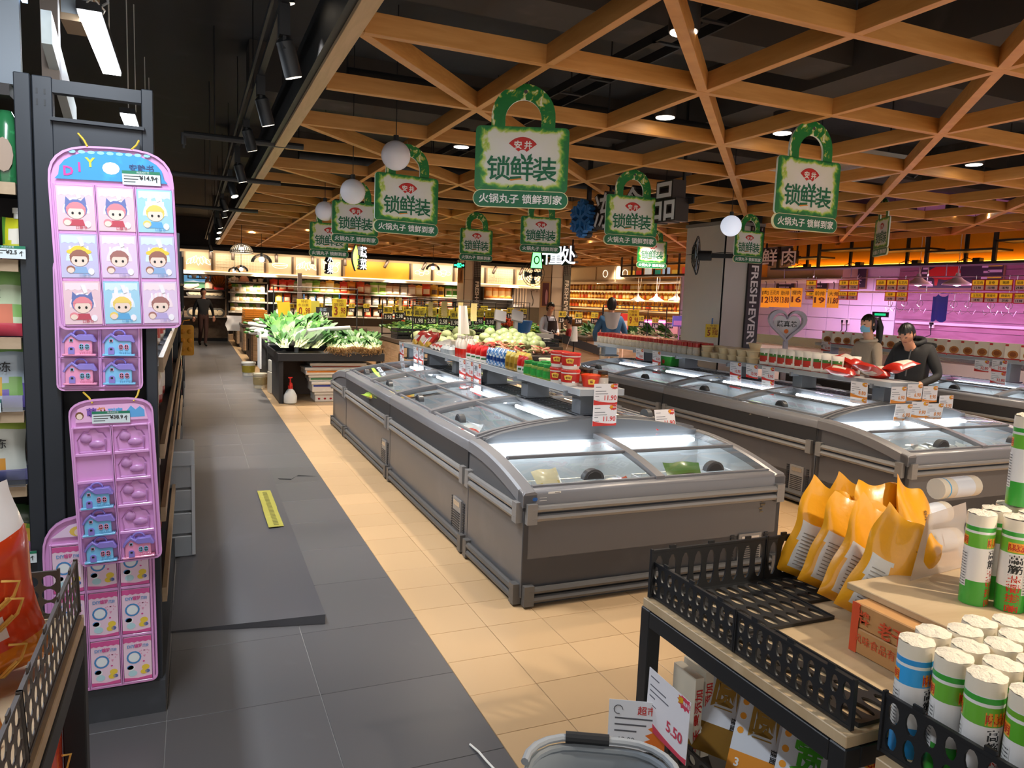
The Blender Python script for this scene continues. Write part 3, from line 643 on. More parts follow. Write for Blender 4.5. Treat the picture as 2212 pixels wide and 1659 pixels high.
b = B(); M = T(0, -.0655, .04) @ FRONT; b.prism([(-.02, -.018), (.02, -.018), (.026, .014), (0, .022), (-.026, .014)], -.003, .002, 0, M); b.text('酱', .022, 1, M @ T(0, 0, .0025), .02); b.obj('label', (mat('#f1c64a', .5), mat('#7c1d12', .5)), t)
br = jar_mesh('#8a4f14', '#2a1c12', '#e7ded2', .042, .115)
put(br, 'jar', 'brown jar with dark lid and pale label at the near shelf corner', 'jar', (2.75, 4.69, Z1), -.3)
for i in range(5): put(br, 'jar', 'dark lidded brown jar lined up behind the red tubs', 'jar', (2.70+.0*i, 4.82+.09*i, Z1), 0, 'brown jars behind the tubs')
# ---- second shelf: jars with red caps
rj = B(); rj.lathe([(.044, 0), (.048, .01), (.048, .1), (.04, .112)], 14, 0); rj.lathe([(.041, .11), (.045, .113), (.045, .158), (.041, .163), (.001, .163)], 14, 1); rj.lathe([(.0487, .025), (.0487, .082)], 14, 2)
rj = rj.mesh('jar', (mat('#d9cdb4', .25, coat=.4, var=.1, scale=50), mat('#b8221e', .3, coat=.3), mat('#e9dfce', .5, var=.3, scale=60)))
for r_ in range(3):
    for i in range(23): put(rj, 'jar', '%s white jar with red cap from the far end, %s row' % (nth(i), ('front', 'middle', 'back')[r_]), 'jar', (5.735+.103*r_, 9.92-.108*i-(.03 if r_ % 2 else 0)+rnd(-.006, .006), Z2), rnd(0, 6), 'red capped jars on the second shelf')
bowl2 = B(); bowl2.lathe([(.055, 0), (.07, .058), (.076, .062), (.076, .07), (.072, .074)], 18, 0); bowl2 = bowl2.mesh('tub', mat('#e6d2a8', .35, coat=.2, var=.05))
for i in range(6):
    for c_ in range(2):
        for j in range((2, 1, 2, 2, 2, 2)[i]+(1 if c_ == 1 and i in (1, 4) else 0)): put(bowl2, 'tub', 'cream tub, layer %s of the %s stack, %s row, beside the tomato pouches' % (('one', 'two', 'three')[j], nth(i), ('front', 'back')[c_]), 'tub', (5.76+.165*c_, 7.36-.16*i, Z2+.074*j), 0, 'cream tubs on the second shelf')
tom = B(); q_ = paint(pillow(.12, .19, .075, 10, seed=4, wob=.02), [(1, lambda x, y, z: y < 0 and (x/.046)**2+((z-.085)/.04)**2 < 1), (2, lambda x, y, z: y < 0 and .118 < z < .135 and abs(x) < .04), (3, lambda x, y, z: z < .02)])
tom = q_.mesh('pouch', (mat('#f1ede6', .3, coat=.3), mat('#c5301f', .35), mat('#3f7f2f', .4), mat('#c5301f', .35)), smooth=60)
for r_ in range(3):
    for i in range(9): put(tom, 'pouch', '%s white tomato pouch from the far end, %s row' % (nth(i), ('front', 'middle', 'back')[r_]), 'pouch', (5.73+.11*r_, 6.33-.125*i+rnd(-.01, .01), Z2), -pi/2+rnd(-.1, .1)+(.7 if i > 5 else .25), 'white tomato pouches')
rb = pouch_mesh('redflat', .21, .27, .09, ('#c92a1c', '#e9dfd2', '#7a1512'), [(1, lambda x, y, z: .1 < z < .2 and abs(x) < .07), (2, lambda x, y, z: z > .27)], 8)
for i, (x, y, z, rx, rz) in enumerate(((5.74, 5.12, 0, -1.42, .6), (5.95, 5.05, 0, -1.4, -.9), (5.83, 5.0, .035, -1.3, 1.9), (5.9, 5.2, .07, -1.25, .2), (6.02, 4.98, .06, -1.3, -1.6))):
    put(rb, 'snack_bag', ('lowest left', 'lowest right', 'front', 'topmost', 'right hand')[i]+' of the shiny red bags heaped on the second shelf end', 'food bag', (x, y, Z2+.035+z), 0, 'heaped red bags', rot=(rx, 0, rz))
# ---- third shelf: picture boxes
bxm = B(); bxm.bx(-.085, .085, -.03, .03, 0, .21, 0); bxm.prism([(.055*cos(pi*i/10), .075+.05*sin(pi*i/10)) for i in range(20)], .03, .0315, 1, FRONT); bxm.bx(-.085, .085, -.0312, -.03, 0, .025, 2); bxm.bx(-.085, -.05, -.0312, -.03, .175, .2, 2)
bxm.prism([(.035*cos(pi*i/8), .078+.03*sin(pi*i/8)) for i in range(16)], .0315, .034, 3, FRONT)
bxm = bxm.mesh('box', (mat('#efe5d2', .35), mat('#d98a3a', .5, var=.3, scale=60), mat('#c2281e', .4), mat('#b9641c', .5, var=.4, scale=80)))
for i in range(30): put(bxm, 'food_box', '%s cream picture box from the far end of the third shelf' % nth(i), 'food box', (9.31+rnd(-.01, .01), 8.9-.195*i, 1.19), -pi/2+rnd(-.15, .15)+.45, 'picture boxes on the third shelf')
# ---- packs inside the freezers
def lie(me, p, rz, lab, grp=None, tilt=1.35, name='frozen_pack'): return put(me, name, lab, 'frozen food', p, 0, grp, rot=(-tilt, 0, rz))
yel = pouch_mesh('frozyel', .2, .28, .06, ('#e8d27a', '#f2e9c4', '#c7772f'), [(1, lambda x, y, z: z > .17), (2, lambda x, y, z: .06 < z < .12 and x > .02)], 11)
org = pouch_mesh('frozorange', .2, .28, .06, ('#f0eeea', '#e2562a', '#2f8a86'), [(1, lambda x, y, z: x > .03), (2, lambda x, y, z: x < -.05 and z < .1)], 12)
drk = pouch_mesh('frozdark', .26, .3, .06, ('#2c3a30', '#c79a5a', '#5f8f4a'), [(1, lambda x, y, z: z < .12 and (int(x*30) % 2 == 0)), (2, lambda x, y, z: z > .2)], 13)
bly = pouch_mesh('frozyellow', .2, .3, .06, ('#e3c52c', '#8fb53a', '#d38a25'), [(1, lambda x, y, z: z > .2), (2, lambda x, y, z: .05 < z < .1)], 14)
redf = pouch_mesh('frozred', .18, .26, .06, ('#c9482f', '#e8d9c6', '#d9a03c'), [(1, lambda x, y, z: x > .02), (2, lambda x, y, z: z < .08)], 15)
whf = pouch_mesh('frozwhite', .2, .3, .06, ('#e9edf0', '#cbd7df', '#d8453a'), [(1, lambda x, y, z: z > .2), (2, lambda x, y, z: .1 < z < .13)], 16)
lie(yel, (1.98, 3.76, .50), .25, 'pale yellow pack at the left of the nearest freezer', tilt=.75)
lie(org, (2.26, 3.76, .44), -.1, 'white and orange pack beside the yellow one in the nearest freezer', tilt=.95)
lie(org, (2.50, 3.76, .44), .2, 'white and orange pack right of the lid handle in the nearest freezer', tilt=.9)
lie(drk, (2.92, 3.77, .47), -.15, 'dark green pack with brown dumplings in the nearest freezer', tilt=.75); lie(yel, (3.1, 3.76, .42), .3, 'tan pack next to the dark green one in the nearest freezer', tilt=1.0)
for i, (x, y, rz, m) in enumerate(((1.85, 5.0, .4, redf), (1.9, 5.25, -.5, whf), (1.98, 4.85, 1.2, redf), (1.84, 4.75, .2, bly), (2.05, 5.1, 1.8, whf))): lie(m, (x, y, .62+.03*(i % 2)), rz, 'clear wrapped red pack in the second freezer along the aisle', 'packs in the second aisle freezer')
for i, (x, y, rz, m) in enumerate(((1.85, 7.0, .4, bly), (1.95, 7.2, -.3, bly), (1.85, 7.35, .9, bly), (2.0, 6.9, 1.3, bly), (1.9, 7.5, .1, yel))): lie(m, (x, y, .63+.03*(i % 2)), rz, 'yellow frozen pack in the third freezer along the aisle', 'packs in the third aisle freezer')
for i in range(7): lie((redf, whf, bly)[i % 3], (5.1+.1*(i % 3), 4.95+.27*i, .62+.03*(i % 2)), i*.9, 'frozen pack in the near long freezer of the second row', 'packs in the second row freezer')
for i in range(6): lie(whf, (5.55+.2*i, 4.02+.05*(i % 2), .45), .2*i, 'white frozen pack in the crosswise freezer of the second row', 'white packs in the second row end', .9)
b = B(); b.bx(0, .3, 0, .22, 0, .14, 0); b.bx(-.004, .304, -.004, .224, .12, .15, 1); b.prism([(.03*cos(pi*i/8)+.15, .05+.03*sin(pi*i/8)) for i in range(16)], 0, .003, 2, FRONT); b.xf(Rz(-pi/2))
tag(b.obj('carton', (mat('#2f9a2f', .5), WHITE, RED), None, bevel=.003, loc=(5.72, 8.35, .918)), 'green carton with white lid under the red capped jars', 'carton')
# soft clear wrapper in the second aisle freezer
# ================================================================ back wall
YF = 26.2
def px(x, y, Y0=YF): return atY(x, y, Y0)
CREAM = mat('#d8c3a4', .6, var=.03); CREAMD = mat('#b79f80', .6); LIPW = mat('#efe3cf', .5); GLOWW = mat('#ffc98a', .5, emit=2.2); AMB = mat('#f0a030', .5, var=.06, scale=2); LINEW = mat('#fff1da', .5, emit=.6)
z0, z1 = 2.22, 2.86
b = B(); b.bx(-4, XR, YF, YB, z0, 3.0); sf = struct(b.obj('trim_1', CREAMD))
b = B(); b.bx(-4, XR, YF-.22, YF, z0-.10, z0-.02); struct(b.obj('trim_2', LIPW))
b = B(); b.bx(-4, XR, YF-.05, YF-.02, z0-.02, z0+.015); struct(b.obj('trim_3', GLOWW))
b = B(); b.bx(-4, XR, YF-.3, YF-.12, z1+.03, z1+.13); struct(b.obj('trim_4', BLACK))
def xpx(x): return px(x, 575).x
LEAF = [(.5*sin(pi*i/10)*.45, -.5+i/10) for i in range(11)]
def curve_leaf(b, cx, cz, L, a, w=.4):
    pts = []
    for s in (1, -1):
        for i in range(9):
            t = i/8 if s == 1 else 1-i/8; u = s*sin(pi*t)*w*.5*L; v = (t-.5)*L
            pts.append((cx+u*cos(a)-v*sin(a), 0, cz+u*sin(a)+v*cos(a)))
    b.tube(pts, .009, 4, 1)
def art(b, kind, w):
    if kind == 'leaves':
        for k in range(7): curve_leaf(b, (k-3)*w*.11, .3+.03*(k % 3), .26, (k-3)*.22)
    elif kind == 'fruit':
        for k, (x, z, r) in enumerate(((-.12, .3, .13), (.14, .27, .11), (.02, .42, .08))): b.tube([(x+r*cos(2*pi*i/14), 0, z+r*sin(2*pi*i/14)) for i in range(15)], .009, 4, 1)
        curve_leaf(b, .22, .44, .2, -.8); curve_leaf(b, -.2, .46, .18, .7)
    elif kind == 'bowl':
        b.tube([(.25*cos(pi*i/10+pi), 0, .32+.12*sin(pi*i/10+pi)) for i in range(11)], .009, 4, 1); b.tube([(.25*cos(2*pi*i/16), 0, .33+.04*sin(2*pi*i/16)) for i in range(17)], .009, 4, 1)
    elif kind == 'cloud':
        for k, (x, z, r) in enumerate(((-.16, .3, .1), (0, .36, .12), (.17, .31, .1), (-.02, .25, .09))): b.tube([(x+r*cos(2*pi*i/12), 0, z+r*.6*sin(2*pi*i/12)) for i in range(13)], .009, 4, 1)
panels = [(330, 395, 'mesh'), (398, 459, 'leaves'), (462, 573, 'mesh'), (577, 632, 'bowl'), (636, 686, 'leaves'), (690, 739, 'fruit'), (743, 886, 'amber'), (889, 933, 'cloud'), (936, 980, 'cloud'), (984, 1048, 'fruit'), (1051, 1111, 'mesh'), (1114, 1170, 'leaves'), (1174, 1240, 'fruit')]
for k, (a, c_, kd) in enumerate(panels):
    xa, xb = xpx(a), xpx(c_); w = xb-xa
    t = struct(thing('soffit_panel', 'back wall soffit panel', None, ((xa+xb)/2, YF-.005, z0)))
    b = B(); b.bx(-w/2+.04, w/2-.04, -.02, 0, .03, .6, 0)
    if kd == 'mesh':
        n = int(w/.09)
        for i in range(n): b.bx(-w/2+.06+i*.09, -w/2+.072+i*.09, -.03, -.02, .05, .56, 1)
        for i in range(6): b.bx(-w/2+.05, w/2-.05, -.03, -.02, .07+i*.09, .082+i*.09, 1)
        b.obj('mesh_board', (CREAM, LIPW), t)
    else:
        b2 = B(); art(b2, kd, w); b2.xf(T(0, -.025, 0)); b.add(b2.v, b2.f, 1); b.obj('board', (AMB if kd == 'amber' else CREAM, LINEW), t)
    b = B(); b.bx(w/2-.035, w/2+.03, -.05, 0, .03, .6, 0); b.obj('divider', mat('#4a3a2e', .5), t)
# track spotlights along the soffit
for k, x in enumerate((503, 597, 675, 745, 838, 920, 1072, 1130, 455)):
    p = px(x, 560, YF-.2); t = thing('track_spotlight', '%s small dark spotlight on the rail above the back wall' % nth(k), 'spotlight', (p.x, YF-.2, 2.86), 0, 'spotlights along the back wall')
    b = B(); a = .5 if x > 830 else 0; b.cyl((0, 0, .03), (0, 0, -.02), .02, 8); b.cyl((0, 0, 0), (-.13*a*2, -.05, -.24), .055, 12); b.obj('housing', mat('#3a2a20', .5), t)
BKG = mat('#4c4a4c', .7); SHW = mat('#b6b0a6', .5); WD = wood('#8c7660', '#6d5a48', (3, 1, 1), .6, 3)
# ---- shelf units
def wallshelf(lab, xa, xb, zs, y0, y1, side=BKG, ztop=2.2):
    t = thing('shelf_unit', lab, 'shelf', (xa, y0, 0)); w = xb-xa
    b = B(); b.bx(0, w, y1-y0-.02, y1-y0, 0, ztop); b.bx(-.02, 0, 0, y1-y0, 0, ztop); b.bx(w, w+.02, 0, y1-y0, 0, ztop); b.obj('back_panel', side, t)
    for z in zs:
        b = B(); b.bx(0, w, 0, y1-y0-.02, z-.025, z); b.bx(0, w, -.012, 0, z-.045, z+.005); b.obj('shelf_board', SHW, t)
        b = B()
        for k in range(max(2, int(w/.45))): b.bx(.1+k*.45, .2+k*.45, -.016, -.012, z-.04, z); 
        stuff(b.obj('price_tags', WHITE, t))
    b = B(); b.bx(0, w, .02, y1-y0-.03, 0, .18); b.obj('plinth', WD, t)
    return t
YS = 26.3
zt3 = [px(640, y, YS).z for y in (630, 655, 681)]
xA, xB_ = px(493, 640, YS).x, px(577, 640, YS).x
wallshelf('white lit wall shelf of packed grains left of the red rice bags', xA, xB_, [px(530, y, YS).z for y in (608.5, 631, 651, 673)], YS, YB, BKG)
xC = px(990, 640, YS).x; xD = px(1108, 640, YS).x
wallshelf('long wall shelf of rice bags along the back wall', xB_+.03, xC, zt3, YS, YB, BKG)
wallshelf('wall shelf of orange bags between the two far columns', px(1045, 640, YS).x, xD, [px(1075, y, YS).z for y in (645, 668)], YS, YB, BKG)
BAGM = {}
def ricebag(c1, c2, c3, w, h, k):
    key = (c1, c2, c3)
    if key not in BAGM:
        q = paint(pillow(.30, .42, .13, 8, seed=k, notch=.15, wob=.015), [(1, lambda x, y, z: y < 0 and .1 < z < .24 and abs(x) < .1), (2, lambda x, y, z: z > .33 or z < .03)])
        M = T(0, -.07, .27) @ FRONT; q.m += []
        q.bx(-.05, .05, -.012, .012, .40, .45, 2); BAGM[key] = q.mesh('rice_bag', [mat(c, .4, var=.06, scale=30, coat=.2) for c in (c1, c2, c3)], smooth=60)
    return BAGM[key]
up = [(592, 'r', .38), (612, 'r', .38), (629, 'r', .38), (641, 'w', .34), (655, 'w', .36), (668, 'w', .4), (684, 'g', .4), (699, 't', .36), (714, 'l', .42), (729, 'y', .32), (744, 'r', .4), (761, 'o', .42), (780, 'd', .42), (795, 'p', .34), (810, 'g2', .42), (828, 'g2', .42), (842, 'b', .4), (857, 'b', .4), (875, 's', .38), (892, 'p', .4), (907, 'l', .38), (923, 'R', .45), (940, 'y2', .42), (955, 'y2', .36), (972, 'g3', .4), (986, 'g3', .4)]
PAL = {'r': ('#d8371c', '#f2c7a0', '#c22a14'), 'w': ('#e7e4d6', '#f3f1e6', '#6f9a5a'), 'g': ('#7fb33c', '#dccf86', '#4f8f2c'), 't': ('#caa468', '#efe2bf', '#a87c3c'), 'l': ('#ffe9a8', '#fff4d2', '#e8b94c'), 'y': ('#d9b53a', '#f1e3a6', '#a8882a'), 'o': ('#d98a1e', '#8a4a10', '#c2700f'), 'd': ('#d2481a', '#f0dcc0', '#b23410'),
       'p': ('#e3c9bd', '#f4ece4', '#a8644c'), 'g2': ('#e6e8c8', '#8fb83a', '#62a030'), 'b': ('#c9a68a', '#efe5d8', '#6d4327'), 's': ('#c8c6c0', '#e9e7e2', '#5f5c58'), 'R': ('#dd4414', '#f6dfc4', '#bd340c'), 'y2': ('#c99b2c', '#5c3a14', '#dbb24a'), 'g3': ('#e9ead9', '#4f9a2e', '#3f8a28')}  # pale cream bags: the bright light on them is put into the colour
NAMEC = {'r': 'red', 'w': 'white', 'g': 'green', 't': 'tan', 'l': 'brightly lit cream', 'y': 'small yellow', 'o': 'orange', 'd': 'deep orange', 'p': 'pinkish white', 'g2': 'green and white', 'b': 'brown and white', 's': 'silver', 'R': 'big orange red', 'y2': 'golden', 'g3': 'white and green'}
seen = {}
for k, (x, c, h) in enumerate(up):
    p = px(x, 640, YS); seen[c] = seen.get(c, 0)+1
    put(ricebag(*PAL[c], .3, h, k), 'rice_bag', NAMEC[c]+' rice bag on the top shelf of the back wall', 'rice bag', (p.x, YS+.16, zt3[0]), rnd(-.08, .08), 'rice bags on the top shelf', sc=h/.42)
for r_, (zz, cs) in enumerate(((zt3[1], 'y d b b w p w g r r d p s b t y2 d R o b y2 r d'.split()), (zt3[2], 'w w p s y b y t t w r b d d y2 b g t b r o'.split()))):
    for k, c in enumerate(cs): put(ricebag(*PAL[c], .3, .34, k), 'rice_bag', NAMEC[c]+' bag on the %s shelf of the back wall' % ('middle', 'lower')[r_], 'rice bag', (xB_+.25+(xC-xB_-.4)*(k+.5)/len(cs), YS+.15, zz), rnd(-.15, .15), 'rice bags on the %s back wall shelf' % ('middle', 'lower')[r_], sc=.78)
for k, x in enumerate((1058, 1072, 1086, 1100)): put(ricebag('#e08a2e', '#f7d79a', '#c0641a', .3, .4, 40), 'rice_bag', 'orange bag on the shelf between the far columns', 'rice bag', (px(x, 645, YS).x, YS+.16, px(1075, 645, YS).z), rnd(-.2, .2), 'orange bags between the columns', sc=1.15)
# grain packs in the white lit unit
gp = {c: paint(pillow(.2, .26, .08, 6, seed=ord(c[1])), [(1, lambda x, y, z: z > .17), (2, lambda x, y, z: .04 < z < .1 and y < 0)]).mesh('grain_pack', [mat(c, .4, var=.08, scale=30), mat(d, .4), mat(e, .5, var=.2, scale=60)], smooth=60) for c, d, e in (('#efe6d2', '#5d9a4a', '#fff6e2'), ('#e8dcc6', '#cfc6b8', '#f4e6cc'), ('#e0cfae', '#8fa83a', '#d8a860'))}
gk = list(gp)
for r_, y in enumerate((631, 651, 673)):
    for k in range(9): put(gp[gk[(k*2+r_) % 3]], 'grain_pack', '%s clear grain pack from the left, %s row of the lit shelf' % (nth(k), ('upper', 'middle', 'lower')[r_]), 'grain pack', (xA+.1+(xB_-xA-.2)*(k+.5)/9, YS+.14, px(530, y, YS).z), rnd(-.15, .15), 'grain packs on the lit shelf')
def potted(loc, lab, col, s=.12, pot='#efe8dc'):
    t = thing('potted_plant', lab, 'plant', loc); b = B(); b.lathe([(s*.45, 0), (s*.62, s*.8), (s*.5, s*.8)], 10, 0); b.obj('pot', mat(pot, .5), t)
    b = B(); rs = random.Random(int(loc[0]*100))
    for i in range(26):
        v = Vector((rs.gauss(0, 1), rs.gauss(0, 1), rs.gauss(0, .8))).normalized()*s*rs.uniform(.4, 1); c = Vector((0, 0, s*1.6)); u = v.orthogonal().normalized()*s*.3
        b.add([tuple(c+v*.6), tuple(c+v+u), tuple(c+v*1.5), tuple(c+v-u)], [(0, 1, 2, 3)])
    stuff(b.obj('foliage', mat(col, .6, var=.3, scale=40), t))
zT = px(530, 608.5, YS).z
potted((px(497, 606, YS).x, YS+.2, zT), 'green potted plant at the left end of the top shelf', '#6f8f3a'); potted((px(551, 606, YS).x, YS+.2, zT), 'dark potted plant on the top shelf right of the pink hat shape', '#5a4a2a', .11); potted((px(564, 606, YS).x, YS+.2, zT), 'golden leaved plant in a white pot at the right end of the top shelf', '#9a7a2a', .15)
b = B(); b.lathe([(.24, 0), (.16, .03), (.14, .12), (.06, .2), (.001, .22)], 14); tag(b.obj('straw_hat', mat('#d8a592', .7), None, loc=(px(528, 607, YS).x, YS+.2, zT)), 'pale pink cone shaped ornament on the top shelf', 'ornament')
b = B(); b.ball((0, 0, .09), .1, 10); b.ball((.12, 0, .06), .07, 8); tag(b.obj('ornament', mat('#e8dccb', .6), None, loc=(px(504, 606, YS).x, YS+.2, zT)), 'white round ornament next to the green potted plant', 'ornament')
# alcove at the end of the aisle
xL = px(398, 620, YS).x; xR_ = xA-.05
AW = wood('#6f5d4c', '#58483a', (2, 1, 3), .6, 3)
t = thing('display_alcove', 'dark timber display alcove at the end of the grey aisle', 'cabinet', (xL, YS, 0)); w = xR_-xL
b = B(); b.bx(-1.5, w, .3, .34, 0, 2.2); b.bx(w-.04, w, 0, .34, 0, 2.2); b.obj('back_panel', AW, t)
for y in (626, 642):
    z = px(440, y, YS).z; b = B(); b.bx(-1.5, w, -.02, .3, z-.03, z); b.bx(-1.5, w, -.03, -.02, z-.03, z+.02); b.obj('shelf_board', mat('#3a332e', .6), t)
z = px(440, 601, YS).z; b = B()
for i in (0, 1): b.bx(.1+i*.35, .13+i*.35, 0, .28, z-.02, z+.45)
b.bx(.8, .83, 0, .28, z-.02, z+.45); b.bx(.1, .83, 0, .28, z-.03, z); b.bx(.1, .83, 0, .28, z+.43, z+.45); b.obj('cubby', AW, t)
zc = px(440, 684, YS).z
b = B(); b.bx(-1.5, w, -.75, .3, zc-.06, zc, 0); b.bx(-1.5, w, -.7, .3, .1, zc-.06, 1); b.bx(-1.5, w, -.66, .3, 0, .1, 2); b.obj('counter', (mat('#3b342f', .5), AW, BLACK), t)
zs = px(440, 626, YS).z
b = B(); b.bx(-.42, .42, -.02, .02, 0, .48, 0); b.bx(-.39, .39, -.022, -.02, .03, .24, 1); b.bx(-.39, .39, -.022, -.02, .24, .45, 2); b.prism([(-.39, .24), (.39, .24), (.3, .27), (.1, .25), (-.1, .29), (-.3, .26)], 0, .0225, 3, FRONT)
tag(b.obj('screen', (DK, mat('#3f7050', .5, emit=.3, var=.3, scale=12), mat('#5f98c0', .5, emit=.4), mat('#dfe8ea', .5, emit=.4)), None, loc=(px(426, 620, YS).x, YS+.1, zs)), 'small landscape picture screen on the alcove shelf', 'screen')
b = B(); n = 26
for i in range(n):
    a = pi*(.02+.96*i/(n-1)); r = .42; b.add([(cos(a)*.08, 0, sin(a)*.08), (cos(a-.07)*r, (-.03 if i % 2 else .03), sin(a-.07)*r), (cos(a+.07)*r, (.03 if i % 2 else -.03), sin(a+.07)*r)], [(0, 1, 2)])
b.bx(-.15, .15, -.06, .06, -.06, .03, 1)
tag(b.obj('fan_ornament', (mat('#b0651c', .6, var=.25, scale=30), RED), None, loc=(px(473, 622, YS).x, YS+.1, zs+.06)), 'orange pleated fan ornament with a red foot in the alcove', 'ornament')
b = B(); b.tube([(0, 0, 0), (.0, 0, .1), (-.06, 0, .25), (-.02, 0, .38), (-.12, 0, .40)], [.13, .14, .08, .06, .04], 8); tag(b.obj('goose_ornament', mat('#c99a86', .6), None, loc=(px(452, 624, YS).x, YS+.1, zs+.05)), 'pink long necked ornament left of the orange fan', 'ornament')
b = B(); b.tube([(-.2, 0, .1), (0, 0, .08), (.2, 0, .12), (.3, 0, .16)], [.05, .1, .07, .05], 8); tag(b.obj('ornament', mat('#c9a8a0', .6), None, loc=(px(408, 624, YS).x, YS+.1, zs)), 'pale lying ornament at the left end of the alcove shelf', 'ornament')
pot2 = B(); pot2.lathe([(.06, 0), (.1, .1), (.08, .1)], 10); pot2 = pot2.mesh('pot', WHITE)
for k, x in enumerate((419, 439)): put(pot2, 'pot', ('left', 'right')[k]+' white pot in the cubby above the picture screen', 'pot', (px(x, 600, YS).x, YS+.1, px(440, 601, YS).z))
dsh = B(); dsh.lathe([(.16, 0), (.16, .02), (.02, .03)], 14, 0, Rx(pi/2-.25)); dsh.lathe([(.09, .034), (.001, .04)], 12, 1, Rx(pi/2-.25)); dsh = dsh.mesh('plate', (mat('#2a2826', .4), mat('#b9a98c', .5, var=.5, scale=20)))
for r_, (y, n) in enumerate(((642, 8), (684, 7))):
    z = px(440, y, YS).z
    for k in range(n): put(dsh, 'plate', 'dark plate with a food sample in the alcove, %s row' % ('upper', 'lower')[r_], 'plate', (xL+.15+(w-.3)*(k+.5)/n, YS-(.0 if r_ == 0 else .3)+.06, z+.14), 0, 'dark sample plates, %s row' % ('upper', 'lower')[r_])
# painted board and curtain right of the orange bags
b = B(); p0, p1 = px(1108, 608, YB-.03), px(1180, 665, YB-.03); b.bx(p0.x, p1.x, YB-.05, YB-.02, p1.z, p0.z, 0)
for k in range(5): b.bx(p0.x+.05+k*.12, p0.x+.1+k*.12, YB-.08, YB-.05, p1.z, p0.z, 1)
b.text('鲜', .42, 2, T((p0.x+p1.x)/2+.2, YB-.052, (p0.z+p1.z)/2+.3) @ FRONT); b.tube([((p0.x+p1.x)/2+.1+.05*sin(i), YB-.055, p1.z+.05+i*.12) for i in range(6)], .02, 4, 2)
struct(b.obj('trim_5', (mat('#9a98a6', .6), mat('#e6dfe2', .6), mat('#3a3a44', .6))))
# ================================================================ right wall: bottles of oil
XO = 13.45
oz = [atX(1400, y, XO).z for y in (629, 648.5, 671, 700)]
t = thing('shelf_unit', 'long wall shelf of amber oil bottles at the back right', 'shelf', (XO, 0, 0)); ya, yb_ = 17.0, 26.3
b = B(); b.bx(XR-XO-.06, XR-XO-.03, ya, yb_, 0, 2.6); b.bx(.05, XR-XO-.03, ya-.03, ya, 0, 2.6); b.obj('back_panel', mat('#54402e', .6), t)
for z in oz:
    b = B(); b.bx(-.06, .38, ya, yb_, z-.03, z, 0); b.bx(-.075, -.06, ya, yb_, z-.05, z+.005, 1); b.obj('shelf_board', (SHW, mat('#e2d3bd', .5)), t)
    b = B(); b.bx(.26, .28, ya+.1, yb_-.1, z-.045, z-.032); b.obj('light_strip', mat('#ffb463', .5, emit=7), t)
ob = []
for c, l in (('#c8861c', '#e8c25a'), ('#b0641a', '#c24a22'), ('#d8a02c', '#e6d6a0'), ('#7a3a18', '#d8a54a')):
    q = B(); q.lathe([(.038, 0), (.042, .02), (.042, .17), (.03, .21), (.014, .24), (.013, .26)], 9, [0, 0, 0, 0, 0]); q.lathe([(.016, .255), (.016, .285)], 8, 1); q.lathe([(.0428, .05), (.0428, .14)], 9, 2)
    ob.append(q.mesh('oil_bottle', (mat(c, .15, coat=.5), mat('#a8281a' if c < '#c' else '#e2b23a', .4), mat(l, .5))))
for r_, z in enumerate(oz):
    n = 74
    for k in range(n):
        sc = (1.25, 1.0, .95, .9)[r_]; m_ = ob[(int(k/5)*3+r_+(k % 7 == 0)) % 4]
        put(m_, 'oil_bottle', '%s amber oil bottle from the near end on the %s shelf' % (nth(k), ('top', 'second', 'third', 'lowest')[r_]), 'bottle', (XO+.05+.03*(k % 2), ya+.15+(yb_-ya-.3)*(k+.5)/n, z), 0, 'oil bottles, shelf %s' % ('one', 'two', 'three', 'four')[r_], sc=sc)
b = B(); b.bx(XO-.1, XR, 12.5, YB, 2.42, 3.0); struct(b.obj('trim_6', CREAMD))
b = B(); b.bx(XO-.28, XO-.1, 12.5, YB-.5, 2.34, 2.42); struct(b.obj('trim_7', LIPW))
for k, (y0, y1, m_) in enumerate(((25.9, 23.6, CREAM), (23.5, 22.3, CREAM), (22.2, 21.0, CREAM), (20.9, 20.0, AMB), (19.9, 17.4, AMB), (17.3, 14.9, AMB))):
    b = B(); b.bx(XO-.13, XO-.1, y1, y0, 2.5, 2.95, 0)
    if k in (1, 2): b.tube([(XO-.14, (y0+y1)/2+.16*cos(a_), 2.7+.12*sin(a_)) for a_ in [2*pi*i/12 for i in range(13)]], .012, 4, 1)
    struct(b.obj('soffit_panel', (m_, LINEW)))
# ================================================================ meat corner
XM = 11.3
b = B(); b.bx(XM+.5, XM+.55, 2.5, 12.45, 2.57, 3.13); struct(b.obj('trim_8', mat('#e39a20', .5, var=.1, scale=2)))
b = B(); b.bx(XM+.42, XM+.46, 2.5, 12.45, 2.58, 2.61); struct(b.obj('trim_9', mat('#ffb040', .5, emit=5)))
b = B(); b.bx(XM-.12, XM+.55, 2.5, 12.45, 3.14, 3.26); struct(b.obj('trim_10', mat('#d7cfd2', .5)))
fm = thing('overhead_rack', 'black steel rack over the meat counter in front of amber panels', 'rack', (XM, 0, 0))
def barobj(x0, x1, y0, y1, z0_, z1_, nm): b = B(); b.bx(x0, x1, y0, y1, z0_, z1_); b.obj(nm, BLACK, fm)
barobj(-.03, .42, 2.5, 12.5, 2.53, 2.57, 'bottom_plate'); barobj(-.03, .0, 2.5, 12.5, 3.09, 3.13, 'top_bar')
yy = [12.3, 11.2, 9.95, 8.85, 7.7, 6.6, 5.4, 4.3, 3.2]
for k, y in enumerate(yy):
    barobj(-.03, .01, y-.03, y+.03, 2.57, 3.09, 'upright'); barobj(.38, .42, y-.42, y-.37, 2.57, 3.09, 'upright')
    if k < len(yy)-1:
        z = 2.74+.12*((k*2) % 3)/2; barobj(-.03, .42, yy[k+1], y, z, z+.032, 'rack_shelf')
